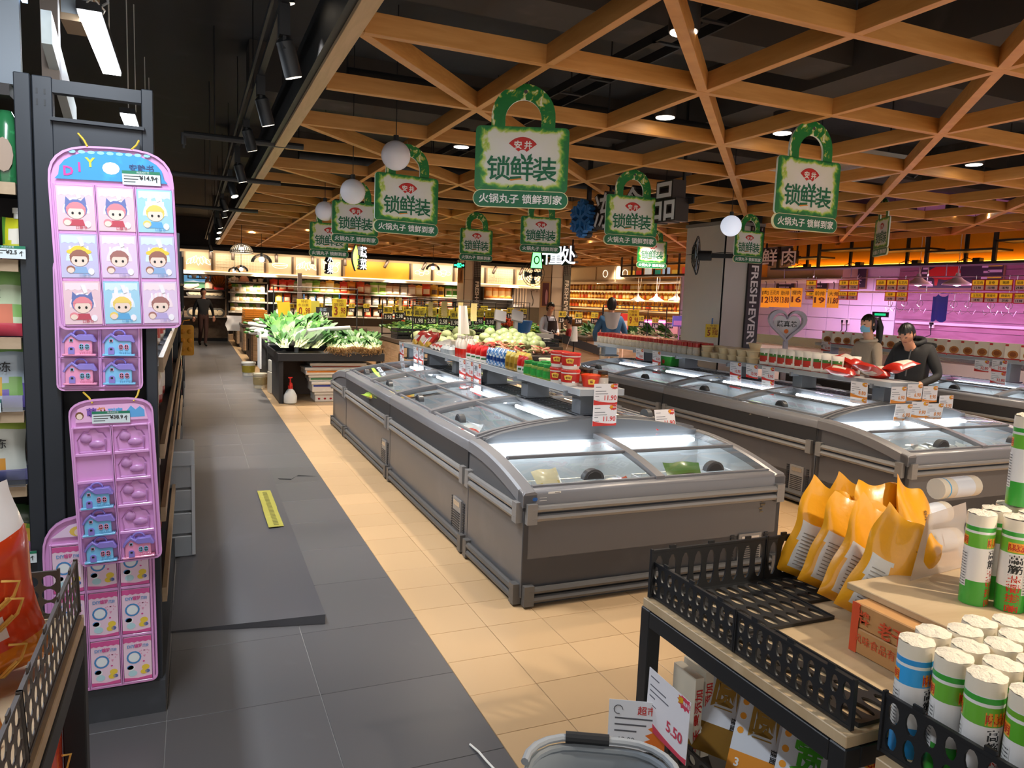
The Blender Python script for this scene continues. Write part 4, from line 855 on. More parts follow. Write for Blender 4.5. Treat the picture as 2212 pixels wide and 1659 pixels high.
for k, y in enumerate((11.7, 10.4, 9.2, 8.1, 6.9, 5.8)):
    b = B(); b.bx(-.05, .05, -.06, .06, 0, .07); b.tube([(0, .05, .03), (.02, .2, .08), (0, .35, .02)], .008, 4)
    tag(b.obj('power_adapter', BLACK, None, loc=(XM+.2, y, 2.571)), 'small black adapter with cable on the overhead rack', 'adapter', 'adapters on the overhead rack')
# meat room: tiled and plum coloured walls, lit pink
PURW = mat('#e6dcec', .45); PLUM = wood('#a0748c', '#8c6078', (1, 1, 4), .6, 2)
xw = XR-.02; ysp = atX(1938, 640, xw).y
b = B()
for i in range(int((17-ysp)/.62)):
    for j in range(8): b.bx(xw-.012, xw, ysp+.62*i+.006, ysp+.62*i+.614, .31*j+.006, .31*j+.304)
struct(stuff(b.obj('wall_tiles', PURW)))
b = B()
for j in range(14): b.bx(xw-.014, xw, 2.5, ysp-.02, .2*j+.004, .2*j+.196)
struct(stuff(b.obj('wall_boards', PLUM)))
b = B(); b.bx(XM+1, XR, 17, 17.06, 0, 2.5); struct(b.obj('wall_back_meat', mat('#d9d0dc', .6)))
b = B(); z = atX(2100, 706, xw).z; b.bx(xw-.05, xw-.014, 2.5, ysp-.05, z, z+.05); b.bx(xw-.05, xw-.014, 6.9, 6.95, z, 2.5); tag(b.obj('cable_duct', mat('#d8c8d8', .5)), 'white cable duct along the plum coloured wall', 'duct')
def poster(xa, ya_, xb, yb2, lab, draw, X0=xw-.02, m=('#3a2f42', '#8a6a50', '#cfc2d6', '#c42a2a', '#d8d03a')):
    p0, p1 = atX(xa, ya_, X0), atX(xb, yb2, X0); w = p0.y-p1.y; h = p0.z-p1.z
    b = B(); b.bx(-w/2, w/2, -.02, 0, -h/2, h/2, 1); b.bx(-w/2+.03, w/2-.03, -.024, -.02, -h/2+.03, h/2-.03, 0); draw(b, w, h)
    o = b.obj('poster', [mat(c, .5) for c in m]); o.location = (X0, (p0.y+p1.y)/2, (p0.z+p1.z)/2); o.rotation_euler = (0, 0, -pi/2); tag(o, lab, 'poster')
def lines(b, w, h):
    for i in range(5): b.bx(-w*.32, w*(.3-.1*(i % 3)), -.026, -.024, h*.3-i*.09, h*.3-i*.09+.035, 2)
def flower(b, w, h):
    for i in range(12): a = 2*pi*i/12; b.prism([(0, 0), (.1*cos(a-.15), .1*sin(a-.15)), (.17*cos(a), .17*sin(a)), (.1*cos(a+.15), .1*sin(a+.15))], .024, .026, 2, T(0, 0, -.05) @ FRONT)
def pig(b, w, h):
    s = h*.5; P = [(-1.25, .1), (-1.2, .45), (-.9, .6), (-.6, .75), (0, .72), (.7, .78), (1.2, .7), (1.4, .35), (1.4, -.1), (1.32, -.55), (1.1, -.55), (1.05, -.15), (.2, -.28), (-.35, -.2), (-.42, -.7), (-.62, -.7), (-.68, -.2), (-.95, -.05)]
    b.prism([(x*w*.15-w*.2, y*h*.52+.02*h) for x, y in P], .024, .027, 3, FRONT)
    for i, (x, z) in enumerate(((-.46, .3), (-.47, .12), (-.4, -.25), (-.38, -.38), (.2, -.3), (.25, .32), (.27, .12), (.25, -.1))): b.bx(w*x, w*x+.12, -.026, -.024, h*z, h*z+.04, 2)
    for i in range(4): b.bx(w*.32, w*.47, -.026, -.024, h*(.36-.22*i), h*(.36-.22*i)+.05, 4 if i % 2 == 0 else 2)
poster(1680, 583, 1718, 626, 'dark notice board on the far meat room wall, leftmost of three', lines); poster(1751, 578, 1789, 626, 'dark notice board on the meat room wall, middle of three', lines); poster(1831, 578, 1872, 624, 'dark framed notice with a flower emblem on the meat room wall', flower)
poster(1990, 572, 2168, 626, 'butcher chart with a red pig silhouette', pig)
# hanging price plates
PLT = (RED, mat('#f0b62c', .5, emit=.15), mat('#f3e3d6', .5), INK)
def plates(xa, xb, ya_, yb2, n, lab, X0=11.15):
    p0, p1 = atX(xa, ya_, X0), atX(xb, yb2, X0); w = (p0.y-p1.y); h = p0.z-p1.z
    t = thing('price_board', lab, 'price board', (X0, (p0.y+p1.y)/2, p1.z), -pi/2)
    for i in range(n):
        ww = w/n; b = B(); b.bx(-w/2+i*ww, -w/2+(i+1)*ww, -.012, 0, 0, h, 0); b.bx(-w/2+i*ww+.015, -w/2+(i+1)*ww-.015, -.015, -.012, h*.5, h*.93, 1); b.bx(-w/2+i*ww+.015, -w/2+(i+1)*ww-.015, -.015, -.012, h*.06, h*.45, 2)
        b.text(random.choice(('五花肉', '精瘦肉', '前排骨', '猪蹄', '里脊')), h*.3, 3, T(-w/2+(i+.5)*ww, -.016, h*.7) @ FRONT, .01); b.text(random.choice(('13.98', '15.80', '18.90', '29.80')), h*.3, 3, T(-w/2+(i+.5)*ww, -.016, h*.25) @ FRONT, .03)
        b.obj('price_plate', PLT, t)
    b = B()
    for s in (-.4, .4): b.cyl((w*s, -.005, h), (w*s, -.005, h+.06), .004, 4)
    b.obj('hanger', CHROME, t)
for k, a in enumerate(((1743, 1764, 605, 627, 1), (1742, 1764, 630, 647, 1), (1814, 1855, 605, 626, 2), (1812, 1852, 629, 648, 2), (1894, 1962, 604, 628, 3), (1913, 1960, 630, 651, 2), (2101, 2188, 604, 628, 3), (2098, 2188, 632, 655, 3), (2194, 2240, 604, 628, 2), (2192, 2240, 633, 657, 2))):
    plates(*a, ('red and yellow price board, upper of the leftmost pair', 'red and yellow price board, lower of the leftmost pair', 'double price board right of the 11.80 sign, upper', 'double price board right of the 11.80 sign, lower', 'triple price board before the pig chart', 'double price board under the triple board', 'triple price board right of the white lamp shades, upper', 'triple price board right of the white lamp shades, lower', 'price board at the picture edge, upper', 'price board at the picture edge, lower')[k])
YSG = mat('#f2b21e', .5, emit=.12)
def ysign(xa, xb, ya_, yb2, txt, price, lab, X0=11.185, face=True, D=None):
    c = atX((xa+xb)/2, (ya_+yb2)/2, X0) if D is None else atD((xa+xb)/2, (ya_+yb2)/2, D)
    dd = (c-Vector((0, 0, HC))).dot(CF); w = (xb-xa)*dd/FPX; h = (yb2-ya_)*dd/FPX; rz = atan2(-c.x, c.y) if face else -pi/2
    b = B(); b.bx(-w/2, w/2, -.004, 0, -h/2, h/2, 0); b.text(txt, h*.24, 1, T(0, -.005, h*.25) @ FRONT, .01, w=w*.8); b.text(price, h*.42, 2, T(0, -.005, -h*.1) @ FRONT, .03, w=w*.86)
    b.cyl((0, -.002, h/2), (0, -.002, max(h/2+.1, 2.13-c.z)), .006, 5, 3); b.tube([(0, -.002, h/2+.1), (0, .03, h/2+.14), (0, .05, h/2+.12)], .006, 4, 3)
    o = b.obj('price_sign', (YSG, mat('#5a3a10', .6), mat('#6d3a14', .6), BLACK)); o.location = c; o.rotation_euler = (0, 0, rz*.6); tag(o, lab, 'price sign')
ysign(1644, 1662, 622, 664, '肉', '12', 'yellow price sign partly behind the lettered column strip', 11.2); ysign(1660, 1684, 622, 663, '五花肉', '13.98', 'yellow pork belly price sign, second over the meat counter'); ysign(1684, 1706, 623, 664, '肋排', '13.80', 'yellow rib price sign, third over the meat counter')
ysign(1708, 1732, 622, 663, '瘦肉', '16', 'yellow lean meat price sign, fourth over the meat counter'); ysign(1757, 1783, 624, 664, '前排', '19', 'yellow front rib price sign left of the last one'); ysign(1787, 1812, 625, 665, '大骨', '11.80', 'yellow big bone price sign, last over the meat counter')
# rails, hooks, lamps
b = B(); X0 = 11.2; p0, p1 = atX(1645, 600, X0), atX(2212, 600, X0); zr = (p0.z+p1.z)/2; b.cyl((X0, 12.4, zr), (X0, 3, zr), .01, 6)
for y in (12, 10.3, 8.4, 6.6, 5): b.cyl((X0, y, zr), (X0, y, 2.53), .008, 5)
tag(b.obj('hanging_rail', mat('#9a8fa2', .4, .6)), 'thin steel rail holding the price signs of the meat counter', 'rail')
X0 = 12.2; zr2 = atX(1950, 632, X0).z; b = B(); b.cyl((X0, 12.4, zr2), (X0, 4, zr2), .015, 6)
for y in (12.2, 9.5, 6.2): b.cyl((X0, y, zr2), (X0, y, 2.6), .01, 5)
tag(b.obj('hook_rail', CHROME), 'steel rail with meat hooks inside the meat room', 'rail')
hk = B(); hk.tube([(0, 0, 0), (0, 0, -.12)], .006, 5); hk.tube([(.06*cos(a), 0, -.19+.06*sin(a)) for a in [pi/2+2*pi*i/12*.98 for i in range(13)]], .006, 5); hk.tube([(0, 0, -.12), (0, 0, -.3), (.09, 0, -.36), (.13, 0, -.28)], .006, 5); hk.tube([(0, 0, -.3), (-.09, 0, -.36), (-.13, 0, -.28)], .006, 5)
hk = hk.mesh('meat_hook', CHROME)
for k in range(13): put(hk, 'meat_hook', 'steel meat hook hanging from the rail in the meat room', 'hook', (X0, 10.3-.33*k+rnd(-.08, .08), zr2-.005), -pi/2+rnd(-.3, .3), 'meat hooks')
b = B(); b.grid(lambda u, v: (.02*sin(9*u), (u-.5)*.3, -.45*v-.05*abs(sin(5*u))), 8, 6); tag(b.obj('cloth', mat('#1f3f8a', .8), None, loc=(X0-.05, atX(2035, 650, X0).y, zr2-.02)), 'blue cloth hanging on the hook rail', 'cloth')
ls = B(); ls.lathe([(.03, .2), (.045, .14), (.1, .09), (.22, .02), (.225, 0), (.2, 0)], 18, 0); ls.lathe([(.001, -.02), (.05, -.005), (.06, .0)], 10, 1); ls.cyl((0, 0, .2), (0, 0, .9), .006, 5, 0); ls.tube([(.02, 0, .2), (.1, 0, .6), (.06, 0, .9)], .004, 4, 0)
ls = ls.mesh('pendant_lamp', (mat('#ece6ea', .4), mat('#ffd9e8', .5, emit=6)))
for k, (x, y, X0) in enumerate(((1983, 616, 11.6), (2067, 616, 11.6), (1377, 650, 12.4), (1417, 650, 12.4), (1460, 650, 12.4), (1506, 650, 12.4))):
    p = atX(x, y, X0); put(ls, 'pendant_lamp', ('left white lamp shade before the pig chart', 'right white lamp shade before the pig chart', 'white lamp shade, first from the capped shopper', 'white lamp shade, second from the capped shopper', 'white lamp shade, third from the capped shopper', 'white lamp shade next to the near column')[k], 'lamp', p, 0)
b = B(); X0 = 12.4; p = atX(1440, 612, X0); b.cyl((X0, p.y-4, p.z), (X0, p.y+4, p.z), .012, 6); tag(b.obj('hanging_rail', WHITE), 'thin white rail above the lamp shades by the oil bottles', 'rail')
# black grid rack over the far stalls (left of the near column)
t = thing('overhead_rack', 'dark timber rack hanging left of the near column, small goods on it', 'rack', (0, 0, 0)); X0 = 11.3
def barx(y0, y1, za, zb, nm='rack_bar', m=mat('#3a2a22', .5)): b = B(); b.bx(X0-.02, X0+.02, min(y0, y1), max(y0, y1), za, zb); b.obj(nm, m, t)
pz = [atX(1340, y, X0).z for y in (596, 575, 552)]; yA, yB2 = atX(1342, 590, X0).y, atX(1525, 590, X0).y
for z in pz: barx(yA, yB2, z-.02, z+.02)
for k in range(8):
    y = yA+(yB2-yA)*k/7; barx(y-.02, y+.02, pz[0]-.02, pz[2]+.35)
b = B(); b.bx(X0, X0+.4, yB2, yA, pz[0]-.03, pz[0]-.01); b.obj('rack_shelf', mat('#3a2a22', .5), t)
for k in range(9):
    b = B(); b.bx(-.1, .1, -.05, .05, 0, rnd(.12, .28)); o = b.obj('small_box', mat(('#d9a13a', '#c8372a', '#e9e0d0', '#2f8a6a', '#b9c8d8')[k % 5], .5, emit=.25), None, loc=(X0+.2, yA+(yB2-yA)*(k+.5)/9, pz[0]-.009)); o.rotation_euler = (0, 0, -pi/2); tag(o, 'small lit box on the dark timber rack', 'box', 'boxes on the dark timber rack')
# meat counter with pink light, heart sign
t = thing('meat_counter', 'white meat counter glowing pink behind the heart sign', 'counter', (10.9, 0, 0))
b = B(); b.bx(0, .9, 4, 12.4, 0, 1.0); b.obj('base', mat('#d9ccd9', .4), t); b = B(); b.bx(.02, .06, 4.1, 12.3, 1.045, 1.075); b.obj('light_tube', mat('#ff5fc0', .5, emit=10), t); b = B(); b.bx(-.02, .92, 4, 12.4, 1.0, 1.02); b.bx(.0, .03, 4, 12.4, 1.16, 1.18); b.bx(.01, .02, 4, 12.4, 1.02, 1.16); b.obj('top_frame', CHROME, t)
c = atD(1700, 700, 10.2); b = B(); R_ = []
for i in range(40):
    a = 2*pi*i/40; R_.append((16*sin(a)**3/17, (13*cos(a)-5*cos(2*a)-2*cos(3*a)-cos(4*a))/17))
for i in range(40):
    j = (i+1) % 40; q0, q1 = R_[i], R_[j]; s0, s1, w0 = .27, .215, .05
    b.add([(q0[0]*s0, -w0, q0[1]*s0), (q1[0]*s0, -w0, q1[1]*s0), (q1[0]*s1, -w0, q1[1]*s1), (q0[0]*s1, -w0, q0[1]*s1), (q0[0]*s0, w0, q0[1]*s0), (q1[0]*s0, w0, q1[1]*s0), (q1[0]*s1, w0, q1[1]*s1), (q0[0]*s1, w0, q0[1]*s1)], [(0, 1, 2, 3), (7, 6, 5, 4), (0, 4, 5, 1), (3, 2, 6, 7)])
b.bx(-.03, .03, -.03, .03, -c.z+.01, -.24)
t = thing('heart_sign', 'grey heart shaped stand with a round message board', 'sign', c, -.5); b.obj('heart_frame', mat('#b3aebb', .5), t)
b = B(); b.prism([(x*.19, y*.19) for x, y in R_], .0, .01, 0, T(0, .02, -.02) @ FRONT); b.text('蔬真芯', .09, 1, T(0, .008, .0) @ FRONT, .01); b.prism([(.03*cos(pi*i/8), -.1+.03*sin(pi*i/8)) for i in range(16)], .011, .013, 2, T(0, .02, 0) @ FRONT); b.obj('message_board', (mat('#d9d5da', .5), INK, ORANGE), t)
# counter scale with green display, paper rolls, torch on the meat side
p = atX(1902, 680, 11.2); b = B(); b.bx(-.13, .13, -.03, .03, -.04, .05, 0); b.bx(-.09, .09, -.032, -.03, -.015, .025, 1); b.cyl((0, 0, -.04), (0, 0, -.45), .015, 6, 0); o = b.obj('scale_display', (BLACK, mat('#0f8f5a', .5, emit=1.2)), None, loc=p); o.rotation_euler = (0, 0, -pi/2+.5); tag(o, 'black scale display with green digits on a pole', 'scale')
rl = B(); rl.lathe([(.05, 0), (.05, .28), (.015, .28)], 14); rl = rl.mesh('paper_roll', mat('#efe3ee', .6))
for k, (x, y) in enumerate(((1962, 728), (2047, 732), (2073, 732))): put(rl, 'paper_roll', ('white paper roll left of the black jacket man', 'narrow white paper roll on the meat counter', 'wide white paper roll on the meat counter')[k], 'paper roll', Vector((11.1, atX(x, y, 11.1).y, 1.021)), 0, sc=(1, .8, 1.1)[k])
b = B(); b.bx(-.18, .18, -.1, .1, 0, .16); o = b.obj('plastic_crate', mat('#2a5fae', .5), None, loc=(11.1, atX(2145, 742, 11.1).y, 1.021)); tag(o, 'blue plastic crate on the meat counter', 'crate')
# sockets
for k, (x, y) in enumerate(((1822, 694), (1832, 694), (2014, 702))):
    b = B(); b.bx(-.05, .05, -.03, 0, -.06, .06, 0); b.bx(-.02, .02, -.05, -.03, -.03, .03, 1); b.tube([(0, -.045, -.02), (.02, -.05, -.2), (-.1-.2*(k == 2), -.05, -.35)], .01, 4, 1); o = b.obj('socket', (WHITE, BLACK), None, loc=atX(x, y, xw-.02)); o.rotation_euler = (0, 0, -pi/2); tag(o, ('left socket with black plug', 'right socket with black plug', 'white socket on the plum wall')[k], 'socket')
# ================================================================ produce stands
BLK = mat('#2b2c2f', .5, var=.05); CAB = wood('#b79c82', '#a38869', (1, 1, 8), .55, 3); CABD = mat('#5a4c41', .6)
def tray_stand(lab, x0, x1, y0, y1, zt, legs=True):
    t = thing('produce_stand', lab, 'produce stand', (x0, y0, 0)); w, d = x1-x0, y1-y0
    b = B(); b.bx(0, w, 0, .03, zt-.12, zt); b.bx(0, w, d-.03, d, zt-.12, zt); b.bx(0, .03, .03, d-.03, zt-.12, zt); b.bx(w-.03, w, .03, d-.03, zt-.12, zt); b.bx(.03, w-.03, .03, d-.03, zt-.12, zt-.09); b.obj('tray', BLK, t, bevel=.004)
    for x in (.03, w-.11):
        for y in (.05, d-.12): b = B(); b.bx(x, x+.06, y, y+.06, 0, zt-.12); b.obj('leg', BLK, t)
    b = B(); b.bx(.03, .05, .12, d-.12, .02, zt-.13); b.obj('side_panel', BLK, t); b = B(); b.bx(.1, w-.1, d*.55, d*.55+.02, .02, zt-.13); b.obj('back_panel', CABD, t); return t
tray_stand('black produce stand of misted greens at the aisle corner', 1.17, 2.80, 11.59, 13.3, .77)
GR1, GR2, STEM, ROOT = mat('#3a7a32', .5, var=.3, scale=15), mat('#5a963e', .5, var=.3, scale=15), mat('#c9d8a0', .5), mat('#b08a56', .7, var=.2, scale=30)
def bunch(seed, L=.4, n=26, roots=True, wide=.09, g=(0, 1)):
    rs = random.Random(seed); b = B()
    for i in range(n):
        a = rs.uniform(-.35, .35); up_ = rs.uniform(.05, .5); l = L*rs.uniform(.6, 1); wd = wide*rs.uniform(.6, 1.2); x0 = rs.uniform(-.05, .05); tw = rs.uniform(-.8, .8)
        P = []
        for k in range(6):
            s = k/5; c = Vector((x0+sin(a)*s*l, s*l*cos(a), .03+up_*s*l*.6-.25*s*s*l*rs.uniform(.1, .9)))
            wv = (.008 if s < .35 else wd*sin(pi*(s-.3)/.75)); sd = Vector((cos(a)*cos(tw), -sin(a), sin(tw)))*wv*.5; P.append((c-sd, c, c+sd))
        vs = [tuple(p) for r in P for p in r]; fs = []; ms = []
        for k in range(5):
            for q in (0, 1): fs.append((k*3+q, k*3+q+1, k*3+q+4, k*3+q+3)); ms.append(2 if k < 2 else g[i % 2])
        b.add(vs, fs, ms)
    r = B()
    if roots:
        for i in range(46):
            x = rs.uniform(-.07, .07); q = [(x, .02, .03)]
            for k in range(3): q.append((q[-1][0]+rs.uniform(-.03, .03), q[-1][1]-.03-rs.uniform(0, .02), max(-.03, q[-1][2]+rs.uniform(-.035, .02))))
            r.tube(q, .004, 3)
    return b, r
PROT = []
for s in range(4):
    t = thing('greens_bunch', 'bunch of leafy greens with tan roots, front row of the corner stand', 'greens', (0, 0, 0), 0, 'leafy greens with roots on the corner stand'); b, r = bunch(s, .42, 70, True, .075)
    stuff(b.obj('leaves', (GR1, GR2, STEM), t)); stuff(r.obj('roots', ROOT, t)); PROT.append(t)
k = 0
for i in range(11):
    x = 1.98+.072*i; src = PROT[i % 4]; o = src if i < 4 else dup(src); o['label'] = '%s bunch of rooted greens from the left on the corner stand' % nth(i)
    o.location = (x, 11.66+rnd(0, .05), .775+rnd(0, .05)); o.rotation_euler = (.15, rnd(-.2, .2), rnd(-.2, .2)); o.scale = (1.1, 1.1, 1.2)
for i in range(9):
    o = dup(PROT[i % 4], (1.98+.095*i, 12.0+rnd(0, .1), .86+rnd(0, .06)), None, '%s leafy bunch from the left behind the rooted front row' % nth(i), 'leafy greens behind the front row', (.3, 0, rnd(-.5, .5)), 1.0)
P2 = []
for s in range(3):
    t = thing('greens_bunch', 'bunch of pale stemmed greens at the left of the corner stand', 'greens', (0, 0, 0), 0, 'pale stemmed greens on the corner stand'); b, r = bunch(10+s, .55, 60, False, .09, (0, 1)); stuff(b.obj('leaves', (GR1, GR2, STEM), t)); P2.append(t)
for i in range(16):
    o = P2[i] if i < 3 else dup(P2[i % 3]); o['label'] = '%s pale stemmed bunch from the left, %s row of the corner stand' % (nth(i % 4), nth(i//4)); c_, r_ = i % 4, i//4
    o.location = (1.28+.16*c_+rnd(-.03, .03), 11.66+.4*r_, .8+.07*r_+rnd(0, .05)); o.rotation_euler = (.25, 0, rnd(-.7, .1)); o.scale = (1.1, 1.1, 1.3)
# white misting pipe
b = B(); p = [atY(x, y, 12.1) for x, y in ((641, 731), (643, 722), (656, 716), (700, 711), (756, 708))]; b.tube(p, .035, 10)
for x in (665, 690, 725): q = atY(x, 716, 12.1); b.cyl(q, q-Vector((0, 0, .07)), .018, 8)
b.tube([p[0], p[0]-Vector((0, -.05, .22))], .033, 8); b.cyl((2.1, 12.1, .66), p[3], .02, 6)
tag(b.obj('misting_pipe', mat('#e6e8ea', .35)), 'bent white misting pipe over the greens of the corner stand', 'pipe')
m = bpy.data.materials.new('mist'); m.use_nodes = True; N = m.node_tree.nodes; N.remove(N['Principled BSDF']); v = N.new('ShaderNodeVolumeScatter'); v.inputs['Density'].default_value = .8; v.inputs[0].default_value = (1, 1, 1, 1); m.node_tree.links.new(v.outputs[0], N['Material Output'].inputs['Volume'])
b = B(); b.ball((0, 0, 0), .3, 14, 0, 8, (1.0, 1.0, .6)); tag(b.obj('mist', m, None, loc=(1.62, 11.95, .98)), 'cool mist drifting over the greens of the corner stand', 'mist', None, 'stuff')
# under the stand
FOAM = mat('#e9e6df', .6, var=.04)
def foambox(lab, x, y, z, h, lid, w=.85, d=.5, rz=0):
    t = thing('foam_box', lab, 'box', (x, y, z), rz); b = B(); b.bx(0, w, 0, d, 0, h); b.obj('body', FOAM, t, bevel=.008); b = B(); b.bx(-.015, w+.015, -.015, d+.015, h+.001, h+.045); b.obj('lid', FOAM, t, bevel=.008)
    b = B(); b.bx(.02, w-.02, -.004, 0, h-.035, h-.008)
    if lid == 'dots':
        b = B()
        for k in range(9): b.prism([(.06+k*.09+.02*cos(a), .05+.016*sin(a)) for a in [2*pi*i/8 for i in range(8)]], 0, .003, 0, FRONT)
        lid = '#a8202a'
    stuff(b.obj('print', mat(lid, .5), t))
foambox('lowest white foam box under the corner stand, red dots', 1.75, 11.75, 0, .11, 'dots'); foambox('white foam box with a blue strip under the corner stand', 1.70, 11.72, .157, .12, '#2a3f9a')
foambox('white foam box with green print in the stack under the stand', 1.66, 11.74, .324, .06, '#3f7a4a'); foambox('white foam box with orange tape under the corner stand', 1.6, 11.70, .431, .07, '#e08a2a', .9, rz=.02)
foambox('topmost foam box under the corner stand, orange band', 1.68, 11.74, .548, .02, '#d8521f', .85)
t = thing('spray_bottle', 'white pressure sprayer with a red head beside the foam boxes', 'sprayer', tuple(atZ(627, 872, 0)))
b = B(); b.lathe([(.07, 0), (.095, .02), (.1, .12), (.06, .2), (.03, .23)], 16); b.obj('tank', mat('#dfe3e2', .35, coat=.2), t); b = B(); b.lathe([(.035, .23), (.035, .28)], 10); b.bx(-.02, .02, -.09, .03, .28, .32); b.cyl((0, 0, .28), (0, 0, .4), .012, 6); b.bx(-.03, .03, -.02, .02, .39, .41); b.obj('pump_head', RED, t)
def pail(lab, x, y, r, h, c, band, z=0):
    p = atZ(x, y, z); t = thing('bucket', lab, 'bucket', p); b = B(); b.lathe([(r*.85, 0), (r, h), (r*1.05, h), (r*1.05, h-.03), (r*.96, h-.03)], 18); b.lathe([(r*.8, .02), (r*.93, h-.01)], 18); b.obj('body', mat(c, .4), t); b = B(); b.lathe([(r*.92, h*.25), (r*.985, h*.75)], 18); b.obj('label', mat(band, .5, var=.4, scale=25), t); return t
pail('white bucket with a yellow and green label beside the aisle stands', 537, 811, .13, .27, '#e6e4da', '#c8b23a'); pail('translucent white bucket of yellowish water on the tan floor edge', 562, 838, .125, .26, '#d6cbb0', '#c9b27c')
t = thing('canister', 'white canister with yellow and black label beside the corner stand', 'canister', tuple(atZ(595, 848, 0)), .1); b = B(); b.prism(rrect(.22, .3, .04), 0, .36); b.obj('body', mat('#cfc6b4', .4), t, bevel=.01); b = B(); b.prism(rrect(.2, .27, .04), .361, .55); b.lathe([(.03, .55), (.03, .6)], 10); b.obj('upper_part', mat('#e2ddd0', .4), t, bevel=.015); b = B(); b.bx(-.08, .08, -.156, -.15, .38, .46, 0); b.bx(-.05, .05, -.158, -.156, .4, .43, 1); b.obj('label', (mat('#e0b02a', .5), INK), t)
# white stands behind, daikon and foam
tray_stand('pale produce stand of white radishes behind the misted greens', 1.2, 2.9, 13.7, 15.6, .80)
rad = B(); rad.lathe([(.008, 0), (.03, .05), (.045, .2), (.045, .34), (.03, .4)], 9, 0); rad.lathe([(.012, .39), (.03, .47), (.003, .52)], 6, 1); rad = rad.mesh('radish', (mat('#ebe8df', .45), GR2))
for i in range(34):
    put(rad, 'radish', 'white radish in the heap behind the misting pipe', 'radish', (1.35+rnd(0, 1.4), 13.9+.05*i, .86+.012*(i % 9)+rnd(0, .04)), 0, 'white radishes', rot=(rnd(-1.75, -1.4), rnd(-.4, .4), rnd(-.8, 1.2)))
b = B(); b.bx(0, .55, 0, .4, 0, .3, 0); b.bx(-.01, .56, -.01, .41, .3, .33, 0); tag(b.obj('foam_box', mat('#f3f3f1', .5), None, bevel=.01, loc=(1.22, 13.36, .715)), 'bright white foam box standing behind the pale stemmed greens', 'box')
b = B(); b.bx(0, .03, 0, .5, .1, .75); tag(b.obj('white_board', mat('#e3e5e8', .5), None, loc=(1.1, 13.9, .2)), 'white board leaning at the end of the radish stand', 'board')
# stands along the aisle
def cabinet(lab, x0, x1, y0, y1, h, ndoor=2, side='x', top=BLK):
    t = thing('cabinet', lab, 'cabinet', (x0, y0, 0)); w, d = x1-x0, y1-y0
    b = B(); b.bx(.02, w-.02, .02, d-.02, .08, h-.07, 0); b.bx(.06, w-.06, .06, d-.06, 0, .08, 1); b.obj('body', (CABD, BLK), t); b = B(); b.bx(-.02, w+.02, -.02, d+.02, h-.07, h); b.obj('top', mat('#4b3f36', .5), t, bevel=.004)
    L = d if side == 'x' else w
    for k in range(ndoor):
        a0, a1 = .02+(L-.04)*k/ndoor+.006, .02+(L-.04)*(k+1)/ndoor-.006; b = B(); n = 5
        for j in range(n):
            z0_, z1_ = .1+(h-.19)*j/n+.002, .1+(h-.19)*(j+1)/n-.002
            if side == 'x': b.bx(0, .02, a0, a1, z0_, z1_)
            else: b.bx(a0, a1, 0, .02, z0_, z1_)
        do = b.obj('door', CAB, t); b = B(); hp = a1-.04 if k % 2 == 0 else a0+.02
        if side == 'x': b.bx(-.015, 0, hp, hp+.02, h*.35, h*.7)
        else: b.bx(hp, hp+.02, -.015, 0, h*.35, h*.7)
        b.obj('handle', mat('#3a2d24', .5), do)
    if side == 'x':
        b = B()
        for j in range(5): b.bx(.03, w-.03, 0, .019, .1+(h-.19)*j/5+.002, .1+(h-.19)*(j+1)/5-.002)
        b.obj('end_panel', CAB, t)
    return t
cabinet('timber cabinet along the aisle, first behind the radish stand', 1.22, 2.9, 17.6, 19.4, .78, 2); cabinet('timber cabinet along the aisle carrying crates of golden buns', 1.22, 2.9, 20.6, 22.3, .78, 2); cabinet('farthest timber cabinet along the grey aisle', 1.2, 2.8, 23.2, 25.4, .72, 2)
CRATE = mat('#c9801f', .5); 
def crate(x, y, z, w, d, h, m, lab, grp=None):
    b = B(); n = 5
    for k in range(3):
        z_ = .02+k*h/3; b.bx(0, w, 0, .015, z_, z_+h/4.5); b.bx(0, w, d-.015, d, z_, z_+h/4.5); b.bx(0, .015, .015, d-.015, z_, z_+h/4.5); b.bx(w-.015, w, .015, d-.015, z_, z_+h/4.5)
    for k in range(n+1): b.bx(w*k/n-.006+.006, w*k/n+.006, -.003, .018, 0, h); b.bx(w*k/n-.006+.006, w*k/n+.006, d-.018, d+.003, 0, h)
    b.bx(0, w, 0, d, 0, .015); return tag(b.obj('crate', m, None, loc=(x, y, z)), lab, 'crate', grp)
for i in range(2):
    for j in range(2): crate(1.25+.02*j, 20.65+.62*i, .785+.19*j, .55, .55, .18, CRATE, '%s crate of the %s stack of golden crates by the aisle' % (('lower', 'upper')[j], ('near', 'far')[i]))
bun = B(); bun.ball((0, 0, .04), .07, 10, 0, 6, (1.5, 1, .6)); bun = bun.mesh('bun', mat('#b5703a', .6, var=.15, scale=20))
for i in range(24): put(bun, 'bun', 'brown bun heaped on the aisle cabinets', 'bread', (1.9+.17*(i % 5)+rnd(-.03, .03), 20.75+.2*(i//5), .80+rnd(0, .12)), rnd(0, 3), 'brown buns on the aisle cabinet')
b = B(); b.grid(lambda u, v: (u*1.1+.1*sin(5*v), v*.6, .1+.12*sin(pi*u)*sin(pi*v)+.03*sin(9*u+4*v)), 12, 8); tag(b.obj('plastic_cover', mat('#d9d3c8', .35), None, loc=(1.3, 18.2, .8)), 'crumpled white plastic cover on the first aisle cabinet', 'cover')
for i in range(18): put(rad, 'radish', 'white radish on the first aisle cabinet', 'radish', (1.5+rnd(0, 1.1), 17.75+.08*i, .88+rnd(0, .12)), 0, 'white radishes on the aisle cabinet', rot=(rnd(-1.75, -1.4), rnd(-.4, .4), rnd(-.8, 1.2)))
